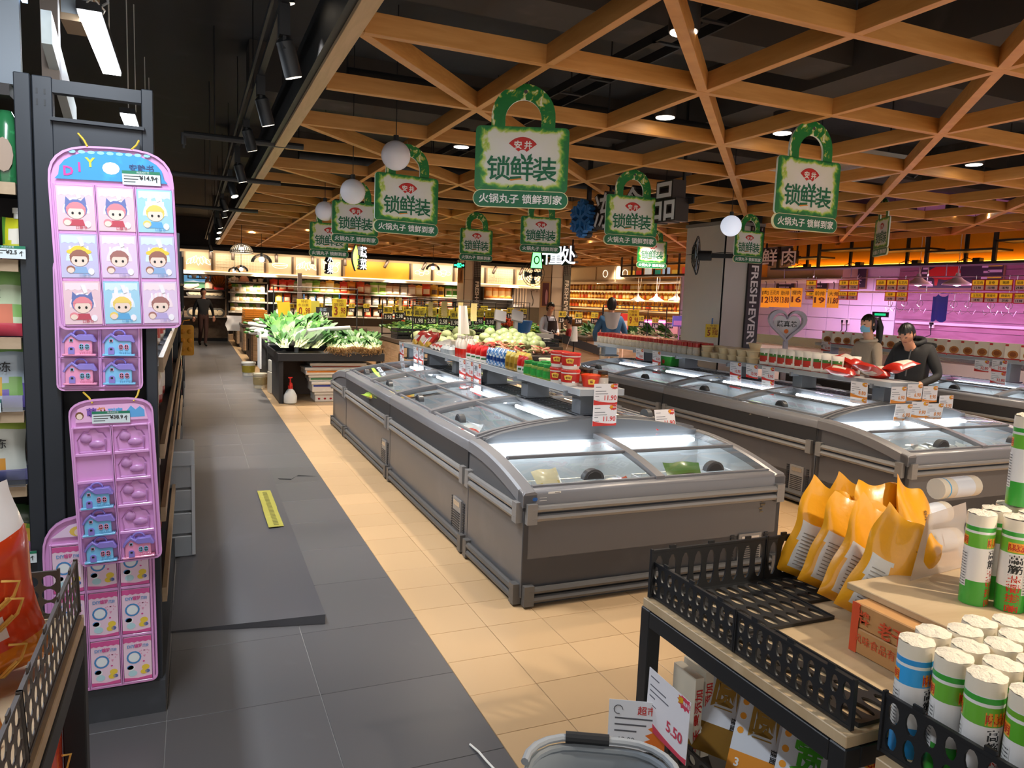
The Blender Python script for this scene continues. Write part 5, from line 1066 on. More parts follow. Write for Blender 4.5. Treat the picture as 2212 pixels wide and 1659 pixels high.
b = B(); b.grid(lambda u, v: ((u-.5)*.5+.03*sin(8*v), .03*sin(6*u), -.42*v), 8, 6); tag(b.obj('bag', mat('#d8d2ca', .6), None, loc=(1.12, 22.1, .95)), 'white carrier bag hanging at the bun cabinet', 'bag')
# middle island
cabinet('long timber island of cabbages and cucumbers behind the first freezer row', 3.63, 5.5, 10.35, 15.9, .85, 8)
cabinet('timber counter in front of the clerk', 5.55, 6.3, 12.3, 13.4, .86, 2, 'y'); cabinet('timber island behind the cabbage island', 3.8, 5.55, 16.5, 19.4, .85, 4); cabinet('timber island of peppers behind the clerk', 5.62, 7.9, 15.0, 19.4, .85, 6)
cab = B(); 
def cabf(u, v): a = 2*pi*u; p = pi*v; r = .105*(1+.07*sin(5*a+3*p)+.05*sin(9*p)); return (r*sin(p)*cos(a), r*sin(p)*sin(a), .095-.085*cos(p))
cab.grid(cabf, 14, 9); cab = cab.mesh('cabbage', mat('#d3dfa4', .5, var=.2, scale=12, bump=.3), smooth=60)
ISL = []
for i in range(40): ISL.append((3.85+.24*(i % 4)+rnd(-.04, .04), 11.6+.23*(i//4)+rnd(-.04, .04), .86+(.1 if (i//4) % 3 == 1 and i % 2 else 0)))
for i, p in enumerate(ISL): put(cab, 'cabbage', 'pale green cabbage in the heap on the long island', 'cabbage', p, rnd(0, 6), 'cabbages on the long island', sc=rnd(.8, 1.15))
mel = B(); mel.ball((0, 0, .1), .1, 14, 0, 9, (1, 1, .95)); mel = mel.mesh('round_gourd', mat('#c3d59a', .4, var=.2, scale=8))
for i in range(22): put(mel, 'round_gourd', 'round pale gourd heaped in front of the green peppers', 'gourd', (4.75+.13*(i % 6)+rnd(-.03, .03), 11.3+.22*(i//6), .86+.05*(i//6)), rnd(0, 6), 'round gourds on the island', sc=rnd(.8, 1.05))
def heap(name, lab, x0, x1, y0, y1, z, h, mats, n, seed, kind='pepper', cat='vegetable'):
    rs = random.Random(seed); b = B()
    for i in range(n):
        u, v = rs.random(), rs.random(); c = Vector((x0+(x1-x0)*u, y0+(y1-y0)*v, z+h*(sin(pi*u)*.6+.4)*(.3+.7*v)*rs.uniform(.75, 1.05))); a = rs.uniform(0, 6); l = rs.uniform(.1, .2) if kind != 'tomato' else .05
        d = Vector((cos(a), sin(a), rs.uniform(-.4, .4)))*l*.5; q = d.cross(Vector((0, 0, 1))).normalized()*.02+Vector((0, 0, rs.uniform(-.01, .02)))
        m_ = rs.randrange(len(mats))
        if kind == 'tomato': b.ball(c, .045, 7, m_, 5)
        else: b.tube([c-d, c-d*.3+q, c+d*.4+q, c+d], [.012, .026, .024, .004], 5, m_)
    return tag(b.obj(name, mats), lab, cat, None, 'stuff')
heap('green_peppers', 'heap of dark green peppers before the two scale posts', 4.5, 7.2, 16.7, 17.8, .87, .38, (GR1, mat('#2f6a2a', .35), mat('#4f8a35', .35)), 420, 1)
heap('green_peppers', 'heap of yellow green peppers beside the blue basket', 6.7, 7.6, 15.2, 15.9, .87, .32, (mat('#8fa02c', .35), mat('#5f8a2c', .35), GR2), 160, 2)
heap('red_tomatoes', 'heap of red tomatoes and peppers behind the green peppers', 5.6, 9.6, 19.6, 21.5, .8, .5, (mat('#cf4a22', .35), mat('#e06a2a', .35), mat('#b83218', .35)), 420, 3, 'tomato')
cabinet('far timber island of tomatoes between the grey columns', 5.5, 9.7, 19.55, 21.4, .8, 6)
heap('cucumbers', 'heap of cucumbers in crates on the far side of the island', 3.7, 5.4, 14.2, 15.7, .95, .22, (GR1, GR2, mat('#7fa34a', .4)), 330, 4)
for k, (x, y) in enumerate(((3.66, 14.15), (4.25, 14.15), (4.85, 14.15))): crate(x, y, .852, .56, .5, .2, BLK, ('left', 'middle', 'right')[k]+' black crate of cucumbers on the long island')
for k in range(4): crate(3.66, 10.4+.62*k, .852, .2, .58, .1, BLK, 'low black crate at the island edge above the cabinet doors', 'low black crates')
crate(6.0, 15.1, .852, .6, .8, .14, BLK, 'black crate under the yellow green peppers'); 
b = B(); b.lathe([(.13, 0), (.2, .3), (.18, .3)], 16); tag(b.obj('basket', mat('#2a6fc0', .45), None, loc=atY(1130, 722, 15.0)), 'blue basket beside the yellow green peppers', 'basket')
heap('mixed_packs', 'pile of reddish wrapped vegetables on the near part of the island', 3.75, 5.4, 10.45, 11.3, .86, .14, (mat('#b8584c', .5), mat('#c98a78', .5), mat('#9aa06a', .5), mat('#a87a4a', .5)), 170, 5)
for i in range(12): put(rad, 'radish', 'pinkish root beside the scale post on the counter', 'root vegetable', (5.65+.11*(i % 5), 12.7+.09*(i//5), .90+rnd(0, .05)), 0, 'pale roots on the counter', rot=(-1.5, 0, rnd(0, 6)), sc=.9)
crate(5.85, 12.33, .862, .4, .3, .13, BLK, 'black basket on the counter left of the clerk'); b = B(); b.lathe([(.12, 0), (.18, .14), (.16, .14)], 14); tag(b.obj('bowl', mat('#d9cdb8', .5), None, loc=(5.72, 12.62, .861)), 'cream bowl of roots on the counter', 'bowl')
b = B(); b.bx(0, .5, 0, .3, 0, .2); b.bx(.02, .48, -.005, 0, .02, .18); tag(b.obj('paper_stack', mat('#cfcac4', .6), None, bevel=.01, loc=(5.95, 12.95, .861)), 'pale wrapped stack in front of the clerk', 'stack of paper')
b = B(); b.grid(lambda u, v: ((u-.5)*.5, .02*sin(7*u)+.1*v, .12*sin(pi*u)*(1-v)+.05), 8, 5); tag(b.obj('dark_bag', mat('#3a3d4a', .5), None, loc=(5.8, 13.2, .87)), 'dark blue bag on the counter beside the pale stack', 'bag')
# posts with price tags over the stalls
YTG, BTG = mat('#d8c23a', .5), mat('#262524', .5)
def post_rail(lab, x0, x1, y, z, n, cards, zb):
    t = thing('price_rail', lab, 'rail', ((x0+x1)/2, y, 0)); w = x1-x0; b = B()
    for k in range(n): xx = -w/2+w*k/max(1, n-1); b.cyl((xx, 0, zb), (xx, 0, z), .012, 6)
    b.obj('posts' if 0 else 'upright', BLK, t) if n == 1 else stuff(b.obj('uprights', BLK, t)); b = B(); b.cyl((-w/2, 0, z), (w/2, 0, z), .01, 6); b.cyl((-w/2, 0, z-.1), (w/2, 0, z-.1), .008, 6); b.obj('rail', mat('#6b6763', .4, .5), t)
    for k in range(cards):
        xx = -w/2+w*(k+.5)/cards; b = B(); dz = rnd(-.05, .05)
        b.bx(xx-.1, xx+.1, -.02, -.012, z-.3+dz, z-.16+dz, 0); b.bx(xx-.1, xx+.1, -.02, -.012, z-.44+dz, z-.305+dz, 1)
        b.text(random.choice(('青椒', '黄瓜', '番茄', '白菜', '土豆')), .09, 1, T(xx, -.021, z-.235+dz) @ FRONT, .01); b.text(random.choice(('1.98', '2.58', '3.98', '2.98')), .11, 2, T(xx, -.021, z-.375+dz) @ FRONT, .02, w=.15); b.obj('price_tag', (YTG, BTG, WHITE), t)
post_rail('price rail of the corner stand holding the yellow signs', 1.3, 2.75, 13.55, 1.78, 2, 0, .8); post_rail('price rail over the cabbages of the long island', 3.75, 5.4, 13.4, 1.62, 3, 7, .85); post_rail('price rail over the cucumbers of the long island', 3.7, 5.4, 15.6, 1.6, 3, 7, .85)
post_rail('price rail over the green peppers', 5.0, 8.4, 18.4, 1.62, 3, 9, .85); post_rail('price rail over the far tomatoes', 5.6, 9.6, 21.5, 1.55, 3, 10, .8); post_rail('price rail over the far rice bags', 2.6, 6.4, 24.2, 1.5, 4, 8, 0)
post_rail('price rail behind the blue jacket shopper', 8.0, 12.0, 16.1, 1.58, 4, 9, 0)
b = B(); p0, p1 = atY(643, 590, 20), atY(652, 647, 20); b.bx(p0.x, p1.x, 20, 20.03, p1.z, p0.z); b.bx(p0.x+.04, p0.x+.07, 20.03, 20.05, .78, p0.z); tag(b.obj('banner', mat('#d9c9c6', .6)), 'tall pale banner strip standing on the far timber cabinet', 'banner')
YC = mat('#e0c32c', .5, var=.05); TXB = mat('#7a4a1a', .6)
def ycard(x0, x1, y0, y1, Y0, top, big, lab, m=YC, tilt=0):
    p0, p1 = atY(x0, y0, Y0), atY(x1, y1, Y0); w, h = p1.x-p0.x, p0.z-p1.z
    b = B(); b.bx(-w/2, w/2, 0, .006, -h/2, h/2, 0)
    if top: b.text(top[0], h*.17, 1, T(.05*w, -.001, h*.38) @ FRONT, .01, w=w*.5); b.text(top[1], h*.17, 1, T(-.05*w, -.001, h*.18) @ FRONT, .01, w=w*.75); b.text(big[0], h*.62, 2, T(-w*.24, -.001, -h*.14) @ FRONT, .03, w=w*.36*(.7 if len(big[0]) == 1 else 1)); b.text(big[1], h*.45, 2, T(w*.23, -.001, -h*.12) @ FRONT, .02, w=w*.42); b.text('元/斤', h*.1, 1, T(w*.2, -.001, -h*.42) @ FRONT)
    b.cyl((0, .01, h/2), (0, .01, h/2+.09), .012, 5, 3)
    o = b.obj('price_sign', (m, TXB, mat('#8a3a10', .6), mat('#3f6fa0', .4))); o.location = (p0+p1)/2; o.rotation_euler = (0, tilt, 0); tag(o, lab, 'price sign')
ycard(641, 672, 646, 686, 13.5, ('特价', '水白菜'), ('0', '.98'), 'yellow water cabbage price sign at the left over the corner stand'); ycard(718, 748, 645, 686, 13.5, ('特价', '菠菜'), ('3', '.98'), 'yellow spinach price sign at the right over the corner stand')
ycard(600, 627, 652, 684, 13.6, None, None, 'yellow price sign hanging with its blank back to the camera', tilt=-.1); ycard(672, 690, 650, 683, 14.2, None, None, 'dim yellow sign between the 0.98 and the 3.98 sign', mat('#a8a03a', .5))
ycard(1357, 1379, 669, 704, 13.3, ('特价', '小黄姜'), ('9', '.98'), 'yellow 9.98 price sign right of the blue jacket shopper'); post_rail('price rail holding the 9.98 sign', 7.75, 9.3, 13.33, 1.66, 2, 0, 0); ycard(1525, 1551, 700, 729, 9.075, ('今日', '特惠'), ('5', '折起'), 'yellow price card with a big 5 stuck on the near column')
b = B(); p0, p1 = atY(683, 663, 13.7), atY(717, 684, 13.7); w, h = p1.x-p0.x, p0.z-p1.z; b.bx(-w/2, w/2, 0, .02, -h/2, h/2, 0); b.text('香菜', h*.38, 1, T(-.02, -.001, h*.22) @ FRONT); b.text('1.582', h*.42, 2, T(.02, -.001, -h*.22) @ FRONT, .03); b.cyl((0, .01, -h/2), (0, .01, -h/2-.75), .012, 6, 0); b.cyl((0, .01, h/2), (0, .01, h/2+.2), .012, 6, 0)
tag(b.obj('price_board', (BTG, mat('#9ab0c8', .5), WHITE), None, loc=(p0+p1)/2), 'black chalk price board on a pole over the corner stand', 'price board')
for k, (xa, xb, ya_, yb2, Y0) in enumerate(((926, 935, 652, 683, 13.3), (954, 966, 651, 684, 13.3), (990, 1000, 653, 690, 12.2), (1018, 1030, 655, 694, 12.2), (862, 868, 643, 670, 15.5))):
    p0, p1 = atY(xa, ya_, Y0), atY(xb, yb2, Y0); b = B(); b.grid(lambda u, v: (p0.x+(p1.x-p0.x)*u, Y0+.02*sin(3*v), p0.z+(p1.z-p0.z)*v), 2, 6); tag(b.obj('paper_strip', mat('#dfc98a', .6, var=.2, scale=30)), 'long yellow paper strip hanging over the stalls, '+('first', 'second', 'third', 'fourth', 'short far one')[k]+' from the left' if k < 4 else 'short yellow paper strip hanging over the cucumbers', 'paper strip')
b = B(); p0, p1 = atY(991, 660, 12.0), atY(1012, 722, 12.0); b.grid(lambda u, v: (p0.x+(p1.x-p0.x)*(u*(.75+.35*v)), 12.0+.04*sin(6*u), p0.z+(p1.z-p0.z)*v), 6, 6); tag(b.obj('plastic_bag_roll', mat('#e6dfdc', .4)), 'roll of white plastic bags hanging over the island', 'bag roll')
def scalepost(x, y, lab):
    p = atY(x, y, 13.0); t = thing('scale_post', lab, 'scale', (p.x, 13.0, .86)); h = p.z-.86; b = B(); b.bx(-.035, .035, -.03, .03, 0, h); b.obj('post', mat('#c9c7c5', .4), t); b = B(); b.bx(-.11, .11, -.03, .03, -.11, .11, 0, T(.03, 0, h+.06) @ Rx(-.5) @ Ry(.25)); b.obj('display', mat('#cfcfd2', .4), t)
scalepost(1077, 690, 'white scale post among the green peppers, left one'); scalepost(1114, 690, 'white scale post left of the clerk'); 
t = thing('paper_roll', 'white paper roll on a black stand right of the child', 'paper roll', (7.3, 12.9, 0)); p = atY(1240, 735, 12.42); t.location = (p.x, 12.42, 0); b = B(); b.lathe([(.07, p.z-.02), (.05, p.z+.26)], 12); b.grid(lambda u, v: (-.06-.12*v, -.05+.02*u, p.z+.2-.35*v-.05*u), 3, 4); b.obj('roll', mat('#efebe8', .6), t); b = B(); b.tube([(0, 0, p.z-.02), (0, 0, .62), (.08, 0, .45)], .012, 6); b.cyl((0, 0, 0), (0, 0, .62), .012, 6); b.obj('stand', BLACK, t)
# slanted black crates right of the counter
t = thing('slanted_stand', 'slanted black produce stand with a pale timber side', 'produce stand', (6.4, 12.6, 0)); p0 = atY(1215, 722, 12.6); p1 = atY(1302, 752, 12.6); q0 = atY(1215, 795, 12.6)
w = p1.x-p0.x; t.location = (p0.x, 12.6, 0)
b = B(); b.prism([(0, 0), (w, 0), (w, p1.z-.16), (0, p0.z-.16)], 0, .03, 0, T(0, .03, 0) @ FRONT); b.obj('side_panel', CAB, t); b = B(); b.prism([(0, p0.z-.16), (w, p1.z-.16), (w, p1.z), (0, p0.z)], 0, .03, 0, T(0, 0, 0) @ FRONT); b.prism([(0, p0.z-.16), (w, p1.z-.16), (w, p1.z), (0, p0.z)], 0, .03, 0, T(0, .6, 0) @ FRONT); b.add([(0, 0, p0.z-.1), (w, 0, p1.z-.1), (w, .6, p1.z-.1), (0, .6, p0.z-.1)], [(0, 1, 2, 3)]); b.obj('tray', BLK, t); b = B(); b.bx(w-.03, w, .04, 0.57, 0, p1.z-.17); b.bx(0, .03, .04, 0.57, 0, p0.z-.17); b.obj('end_panel', CAB, t)
heap('roots_and_greens', 'vegetables lying in the slanted black stand', p0.x+.05, p0.x+w-.05, 12.65, 13.1, .70, .12, (mat('#8a7a62', .6), mat('#b8a88a', .6), GR2, mat('#5a4a3a', .6)), 120, 6)
cabinet('timber stall of mushrooms and greens behind the red capped jars', 9.0, 12.4, 16.25, 18.4, .82, 6)
heap('mushrooms_and_greens', 'heap of pale mushrooms and greens behind the red capped jars', 9.1, 12.3, 16.3, 18.2, .83, .25, (mat('#d8c9b0', .6), mat('#b09a7a', .6), GR2, GR1), 420, 7)
for s in range(5):
    o = dup(P2[s % 3], (9.3+.6*s, 16.35, .84), None, 'bunch of pale greens behind the shoppers', 'greens behind the shoppers', (.5, 0, rnd(-1, 1)), 1.1)
b = B(); b.bx(0, 1.8, 0, .05, 0, .5); b.bx(.1, 1.7, -.02, 0, .42, .45, 1); tag(b.obj('chiller_panel', (mat('#d8a8cc', .4), mat('#ff7ad0', .5, emit=6)), None, loc=atY(1385, 728, 17.9)), 'pink lit chiller panel behind the 9.98 sign', 'chiller')
for k, (xa, xb, ya_, yb2, c, c2) in enumerate(((1342, 1357, 677, 712, '#d2372a', '#f0d8c8'), (1454, 1484, 682, 706, '#6a6ad0', '#c98ad8'), (1484, 1516, 709, 727, '#e8b8d0', '#c86a9a'))):
    p0, p1 = atY(xa, ya_, 14.8), atY(xb, yb2, 14.8); b = B(); b.bx(p0.x, p1.x, 14.8, 14.82, p1.z, p0.z, 0); b.bx(p0.x+.03, p1.x-.03, 14.79, 14.8, p1.z+.03, p1.z+(p0.z-p1.z)*.55, 1)
    b.bx((p0.x+p1.x)/2-.012, (p0.x+p1.x)/2+.012, 14.82, 14.84, 0, p1.z+.1, 1)
    if k == 2: b.text('正宗', .12, 2, T((p0.x+p1.x)/2, 14.785, (p0.z+p1.z)/2) @ FRONT)
    tag(b.obj('notice', (mat(c, .5), mat(c2, .5), RED)), ('red sale notice beside the blue jacket shopper', 'violet and pink notice over the mushroom stall', 'pink notice among the mushrooms')[k], 'notice')
# ================================================================ hanging padlock signs
def leafprint(name, hw, z0, z1, handle=0):
    m = bpy.data.materials.new(name); m.use_nodes = True; N = m.node_tree.nodes; L = m.node_tree.links; b = N['Principled BSDF']; b.inputs['Roughness'].default_value = .4
    tc = N.new('ShaderNodeTexCoord'); nz = N.new('ShaderNodeTexNoise'); nz.inputs['Scale'].default_value = 9 if not handle else 11; nz.inputs['Detail'].default_value = 3; nz.inputs['Distortion'].default_value = 1.5; L.new(tc.outputs['Object'], nz.inputs[0])
    r = N.new('ShaderNodeValToRGB'); e = r.color_ramp.elements; L.new(r.outputs[0], b.inputs['Base Color'])
    if handle:
        L.new(nz.outputs[0], r.inputs[0]); st = ((.0, '#0b6a2c'), (.55, '#0f7d34'), (.60, '#a8b83a'), (.66, '#e9ecd2'))
    else:
        sx = N.new('ShaderNodeSeparateXYZ'); L.new(tc.outputs['Object'], sx.inputs[0])
        def mth(op, a, c):
            n = N.new('ShaderNodeMath'); n.operation = op
            for i, v in enumerate((a, c)):
                if v is None: continue
                if isinstance(v, (int, float)): n.inputs[i].default_value = v
                else: L.new(v, n.inputs[i])
            return n.outputs[0]
        zc, hh = (z0+z1)/2, (z1-z0)/2
        u = mth('MULTIPLY', mth('ABSOLUTE', sx.outputs[0], None), 1/hw); v = mth('MULTIPLY', mth('ABSOLUTE', mth('SUBTRACT', sx.outputs[2], zc), None), 1/hh)
        d = mth('MAXIMUM', u, v); d2 = mth('ADD', d, mth('MULTIPLY', mth('SUBTRACT', nz.outputs[0], .5), .42)); L.new(d2, r.inputs[0])
        st = ((0, '#e9e7ec'), (.80, '#e3e6d8'), (.87, '#bcd35a'), (.93, '#3f9a34'), (.99, '#0b7236'))
    e[0].position = st[0][0]; e[0].color = lin(st[0][1]); e[1].position = st[-1][0]; e[1].color = lin(st[-1][1])
    for p, c in st[1:-1]: q = e.new(p); q.color = lin(c)
    return m
BODYM = leafprint('sign_print', .27, -.615, -.24); HANDM = leafprint('handle_print', 1, 0, 1, 1); EDGE = mat('#dfe9dc', .5); CAPG = mat('#0b6b43', .45); CAPE = mat('#e6dfae', .5); TXG = mat('#0b6a45', .5)
def padlock(lab, loc, rz):
    t = thing('hanging_sign', lab, 'sign', loc, rz, 'padlock shaped promotion signs')
    s = .6/1229; P = lambda x, y: ((x-736)*s, -(y-110)*s)
    b = B(); th = .008; cx, cy = 733, 480; out = [P(cx+407*cos(a), cy-10-410*sin(a)) for a in [pi*i/20 for i in range(21)]]; inn = [P(cx+230*cos(a), cy+20-240*sin(a)) for a in [pi*i/20 for i in range(20, -1, -1)]]
    out = [P(1140, 600)]+out+[P(326, 600)]; inn = [P(505, 600)]+inn+[P(963, 600)]; n = len(out); inn = inn[::-1]
    vs = [(x, -th, y) for x, y in out+inn]+[(x, th, y) for x, y in out+inn]; fs = []; ms = []
    for i in range(n-1):
        a0, a1, b0, b1 = i, i+1, n+i, n+i+1; f = 2*n
        fs += [(a0, b0, b1, a1), (f+a0, f+a1, f+b1, f+b0), (a0, a1, f+a1, f+a0), (b1, b0, f+b0, f+b1)]; ms += [0, 0, 1, 1]
    b.add(vs, fs, ms); b.prism([(.012*cos(2*pi*i/10)+P(750, 160)[0], .012*sin(2*pi*i/10)+P(750, 160)[1]) for i in range(10)], th, th+.001, 2, FRONT); b.obj('handle', (HANDM, EDGE, mat('#4a4a46', .5)), t)
    x0, y0 = P(133, 590); x1, y1 = P(1328, 1400); b = B(); b.prism(rrect(x1-x0, y0-y1, .03, 4, (x0+x1)/2, (y0+y1)/2), -th, th, 0, FRONT, 1); b.obj('board', (BODYM, EDGE), t)
    # printed emblem and lettering
    b = B(); M = FRONT @ T(0, 0, th+.001)
    cx, cy = P(737, 940); R1, R2 = 238*s, 62*s
    def fan(k, z, m): 
        A = [radians(38+104*i/14) for i in range(15)]; o = [(cx+R1*k*cos(a), cy+R1*k*sin(a)*.98) for a in A]; q = [(cx+R2*cos(a)/k, cy+R2*sin(a)/k) for a in A[::-1]]; b.prism(o+q, z, z+.0006, m, M)
    fan(1, 0, 1); fan(.955, .0008, 2); fan(.92, .0016, 0)
    b.text('安', 105*s, 1, M @ T(*P(675, 820), .0026), .03); b.text('井', 105*s, 1, M @ T(*P(805, 820), .0026), .03)
    for k, c in enumerate('锁鲜装'): b.text(c, 320*s, 3, M @ T(*P(440+294*k, 1118), .001), .014)
    for sg in (-1, 1): b.prism([P(785+sg*8, 1010), P(785+sg*25, 950), P(785+sg*72, 918), P(785+sg*62, 985)], 0, .0012, 3, M)
    b.prism([P(520, 1232), P(600, 1240), P(680, 1218), P(755, 1245), P(690, 1250), P(600, 1268)], 0, .0014, 4, M); b.prism([P(545, 1375), P(560, 1340), P(582, 1320), P(575, 1350)], 0, .001, 3, M)
    b.obj('print', (RED, WHITE, mat('#b01c18', .45), TXG, mat('#e08a1e', .5)), t)
    x0, y0 = P(118, 1385); x1, y1 = P(1347, 1605); w, h = x1-x0, y0-y1; b = B(); C_ = T((x0+x1)/2, 0, (y0+y1)/2)
    b.prism(rrect(w, h, h*.49, 6), -.002-th, .002+th, 1, C_ @ FRONT); b.prism(rrect(w-.008, h-.008, h*.46, 6), .002+th, .0028+th, 0, C_ @ FRONT)
    b.text('火锅丸子 锁鲜到家', h*.56, 2, C_ @ FRONT @ T(0, 0, .0032+th), .018, w=w*.87); b.obj('banner', (CAPG, CAPE, mat('#f0f0ee', .5)), t)
    b = B(); zt_ = ZL+.05-loc[2]; x = P(750, 160)[0]
    for sx in (-.02, .02): b.cyl((x, 0, P(750, 160)[1]), (x+sx, 0, max(.05, zt_)), .0015, 4)
    b.obj('string', mat('#8a8a86', .5), t)
    return t
SG = [(1134, 190, 4.6, .0, 'biggest hanging padlock sign, facing the camera in the middle'), (882, 318, 6.3, .42, 'hanging padlock sign behind the nearest white globe'), (769, 394, 8.95, .36, 'hanging padlock sign behind the middle white globe'),
      (712, 447, 10.9, .34, 'hanging padlock sign behind the farthest of the three white globes'), (1031, 462, 11.6, .52, 'small padlock sign hanging before the far column'), (1171, 432, 10.4, .28, 'padlock sign hanging right below the biggest one'),
      (1370, 372, 7.45, .48, 'bright padlock sign hanging before the frozen food letters'), (1412, 492, 13.5, .45, 'smallest padlock sign, behind the bright one'), (1756, 270, 5.2, .78, 'padlock sign hanging right of the near column'),
      (1622, 466, 10.2, .75, 'grey looking padlock sign at the near column'), (1912, 432, 9.8, -1.28, 'padlock sign turned nearly edge on before the amber panels')]
pl = None
for x, y, D, ex, lab in SG:
    c = atD(x, y, D); c.z -= 0; rz = -atan2(c.x, c.y)+ex
    if pl is None: pl = padlock(lab, c, rz)
    else: dup(pl, c, rz, lab, scale=.88 if x == 1622 else None)
# globes
def globe(x, y, D, lab, e=0, r=.115):
    c = atD(x, y, D); t = thing('globe_lamp', lab, 'lamp', c); b = B(); b.ball((0, 0, 0), r, 24, 0, 16); b.obj('globe', mat('#f1eff6', .35, coat=.2) if not e else mat('#dfe8fa', .4, emit=.3), t)
    b = B(); b.cyl((0, 0, r-.01), (0, 0, r+.04), .022, 10); b.cyl((0, 0, r+.03), (0, 0, 3.97-c.z), .004, 5); b.obj('cord', BLACK, t)
globe(855, 336, 5.9, 'nearest white globe lamp on a thin cord'); globe(762, 414, 6.9, 'middle white globe lamp on a thin cord'); globe(702, 456, 8.9, 'farthest of the three white globe lamps'); globe(1579, 488, 8.3, 'white globe lamp glowing before the near column', 1)
# dome pendants
DG = glass('dome_glass', (.97, .97, .97), .03, .1); BULB = mat('#fff2dc', .4, emit=14)
def dome(x, y, D, wpx, lab, wire=False):
    c = atD(x, y, D); r = wpx*D/FPX/2; t = thing('dome_lamp', lab, 'lamp', c); b = B(); pr = [(r*cos(a), r*.85*sin(a)) for a in [pi/2*i/8 for i in range(9)]]
    if wire:
        for i in range(28): a = 2*pi*i/28; b.tube([(q*cos(a), q*sin(a), z) for q, z in pr], .012, 4)
        for k in (0, 1): b.tube([(pr[k][0]*cos(2*pi*i/28), pr[k][0]*sin(2*pi*i/28), pr[k][1]) for i in range(28)], .014, 4, 0, True)
        stuff(b.obj('wire_shade', mat('#e9e0d2', .5), t))
    else: b.lathe([(q, z) for q, z in pr[:-1]]+[(.02, r*.85)], 20); b.obj('glass_shade', DG, t)
    b = B(); b.ball((0, 0, r*.3), r*.26, 12); b.obj('bulb', BULB, t); b = B(); b.cyl((0, 0, r*.5), (0, 0, r*.9), .03, 8); b.cyl((0, 0, r*.8), (0, 0, max(r, 3.97-c.z)), .006, 5); b.obj('cord', BLACK, t)
dome(522, 546, 16, 46, 'slatted white dome lamp at the timber edge', True); dome(565, 567, 18, 44, 'glass dome lamp right of the slatted dome'); dome(521, 586, 20, 30, 'right of the two low glass dome lamps over the aisle'); dome(506, 588, 21, 26, 'left of the two low glass dome lamps over the aisle'); dome(935, 583, 20, 31, 'glass dome lamp left of the green exit sign')
# lit letter signs
SIGNW = mat('#eaf2ff', .4, emit=1.3); SIGNG = mat('#5dff6a', .4, emit=2.2); SIGNL = mat('#9dff3a', .4, emit=2.2)
def letters(lab, txt, c, rz, h, sp, m=SIGNW, side=BLACK, dep=.08, bold=.012, cat='sign', vert=False, name='letter_sign'):
    t = thing(name, lab, cat, c, rz)
    for k, ch in enumerate(txt):
        b = B(); x = 0 if vert else (k-(len(txt)-1)/2)*sp; z = -(k-(len(txt)-1)/2)*sp if vert else 0
        for dz, mi, bo, sc in ((0, 1, bold+.035, 1), (dep*.5, 1, bold+.035, 1), (dep, 1, bold+.035, 1), (dep+.004, 0, bold, 1)):
            vs, fs, x0, x1, y0, y1 = glyphs(ch, bo); ox, oy = -(x0+x1)/2, -.36
            M = T(x, 0, z) @ FRONT
            b.add([((q[0]+ox)*h*sc, (q[1]+oy)*h*sc, dz) for q in vs], fs, mi, M)
            if dz == 0:   # walls of the boxed letter
                ec = {}
                for f in fs:
                    for i in range(len(f)): e = (f[i], f[(i+1) % len(f)]); ec[e] = 1
                for e in ec:
                    if (e[1], e[0]) not in ec: p, q = vs[e[0]], vs[e[1]]; b.add([((p[0]+ox)*h, (p[1]+oy)*h, 0), ((q[0]+ox)*h, (q[1]+oy)*h, 0), ((q[0]+ox)*h, (q[1]+oy)*h, dep), ((p[0]+ox)*h, (p[1]+oy)*h, dep)], [(0, 1, 2, 3)], 1, M)
        b.obj('letter', (m, side), t)
    b = B()
    for s in (-1, 1):
        x = s*sp*.4*(0 if vert else len(txt)); b.bx(x-.015, x+.015, -.02, .0, h*.3, 3.92-c[2])
    b.bx(-sp*len(txt)*.5 if not vert else -.02, sp*len(txt)*.5 if not vert else .02, -.012, 0, -.03, .03); b.obj('hanger', BLACK, t); return t
c0, c1 = atD(1330, 468, 8.5), atD(1462, 428, 7.5); rz = atan2(c1.y-c0.y, c1.x-c0.x)
letters('dark boxed letters of the frozen food sign behind the bright padlock sign', '冻食品', (c0+c1)/2, rz, .42, (c1-c0).length/2, mat('#d9d7d4', .5), mat('#2a221e', .5), .16)
t = thing('snowflake_sign', 'blue snowflake emblem left of the frozen food letters', 'sign', atD(1274, 474, 8.9), rz+.1); 
for lay, (m_, k_, y_) in enumerate((('#2a221e', 1.5, .0), ('#2a6fb0', 1.0, -.075))):
    b = B()
    for i in range(6):
        a = pi/6+i*pi/3; d = Vector((cos(a), 0, sin(a))); n = Vector((-sin(a), 0, cos(a))); L_ = .22
        def bar(p, q, w): u = (q-p).normalized(); v = Vector((-u.z, 0, u.x))*w*k_; e = Vector((0, -.07, 0)); o = Vector((0, y_, 0)); b.add([tuple(o+p+v), tuple(o+q+v), tuple(o+q-v), tuple(o+p-v), tuple(o+p+v+e), tuple(o+q+v+e), tuple(o+q-v+e), tuple(o+p-v+e)], [(0, 1, 2, 3), (7, 6, 5, 4), (0, 4, 5, 1), (1, 5, 6, 2), (2, 6, 7, 3), (3, 7, 4, 0)])
        bar(Vector(), d*L_*1.02, .016)
        for s in (-1, 1): bar(d*L_*.45, d*L_*.72+n*s*.075, .015); bar(d*L_*.68, d*L_*.9+n*s*.06, .014)
    b.obj(('backing', 'flake')[lay], mat(m_, .5), t)
b = B(); b.bx(-.015, .015, -.05, 0, .2, 1.4); b.obj('hanger', BLACK, t)
c = atX(1688, 557, 11.22); letters('white boxed letters of the fresh meat sign on the overhead rack', '鲜肉', c, -pi/2+.35, .36, .42, mat('#e6dfdc', .5), mat('#241c1a', .5), .1)
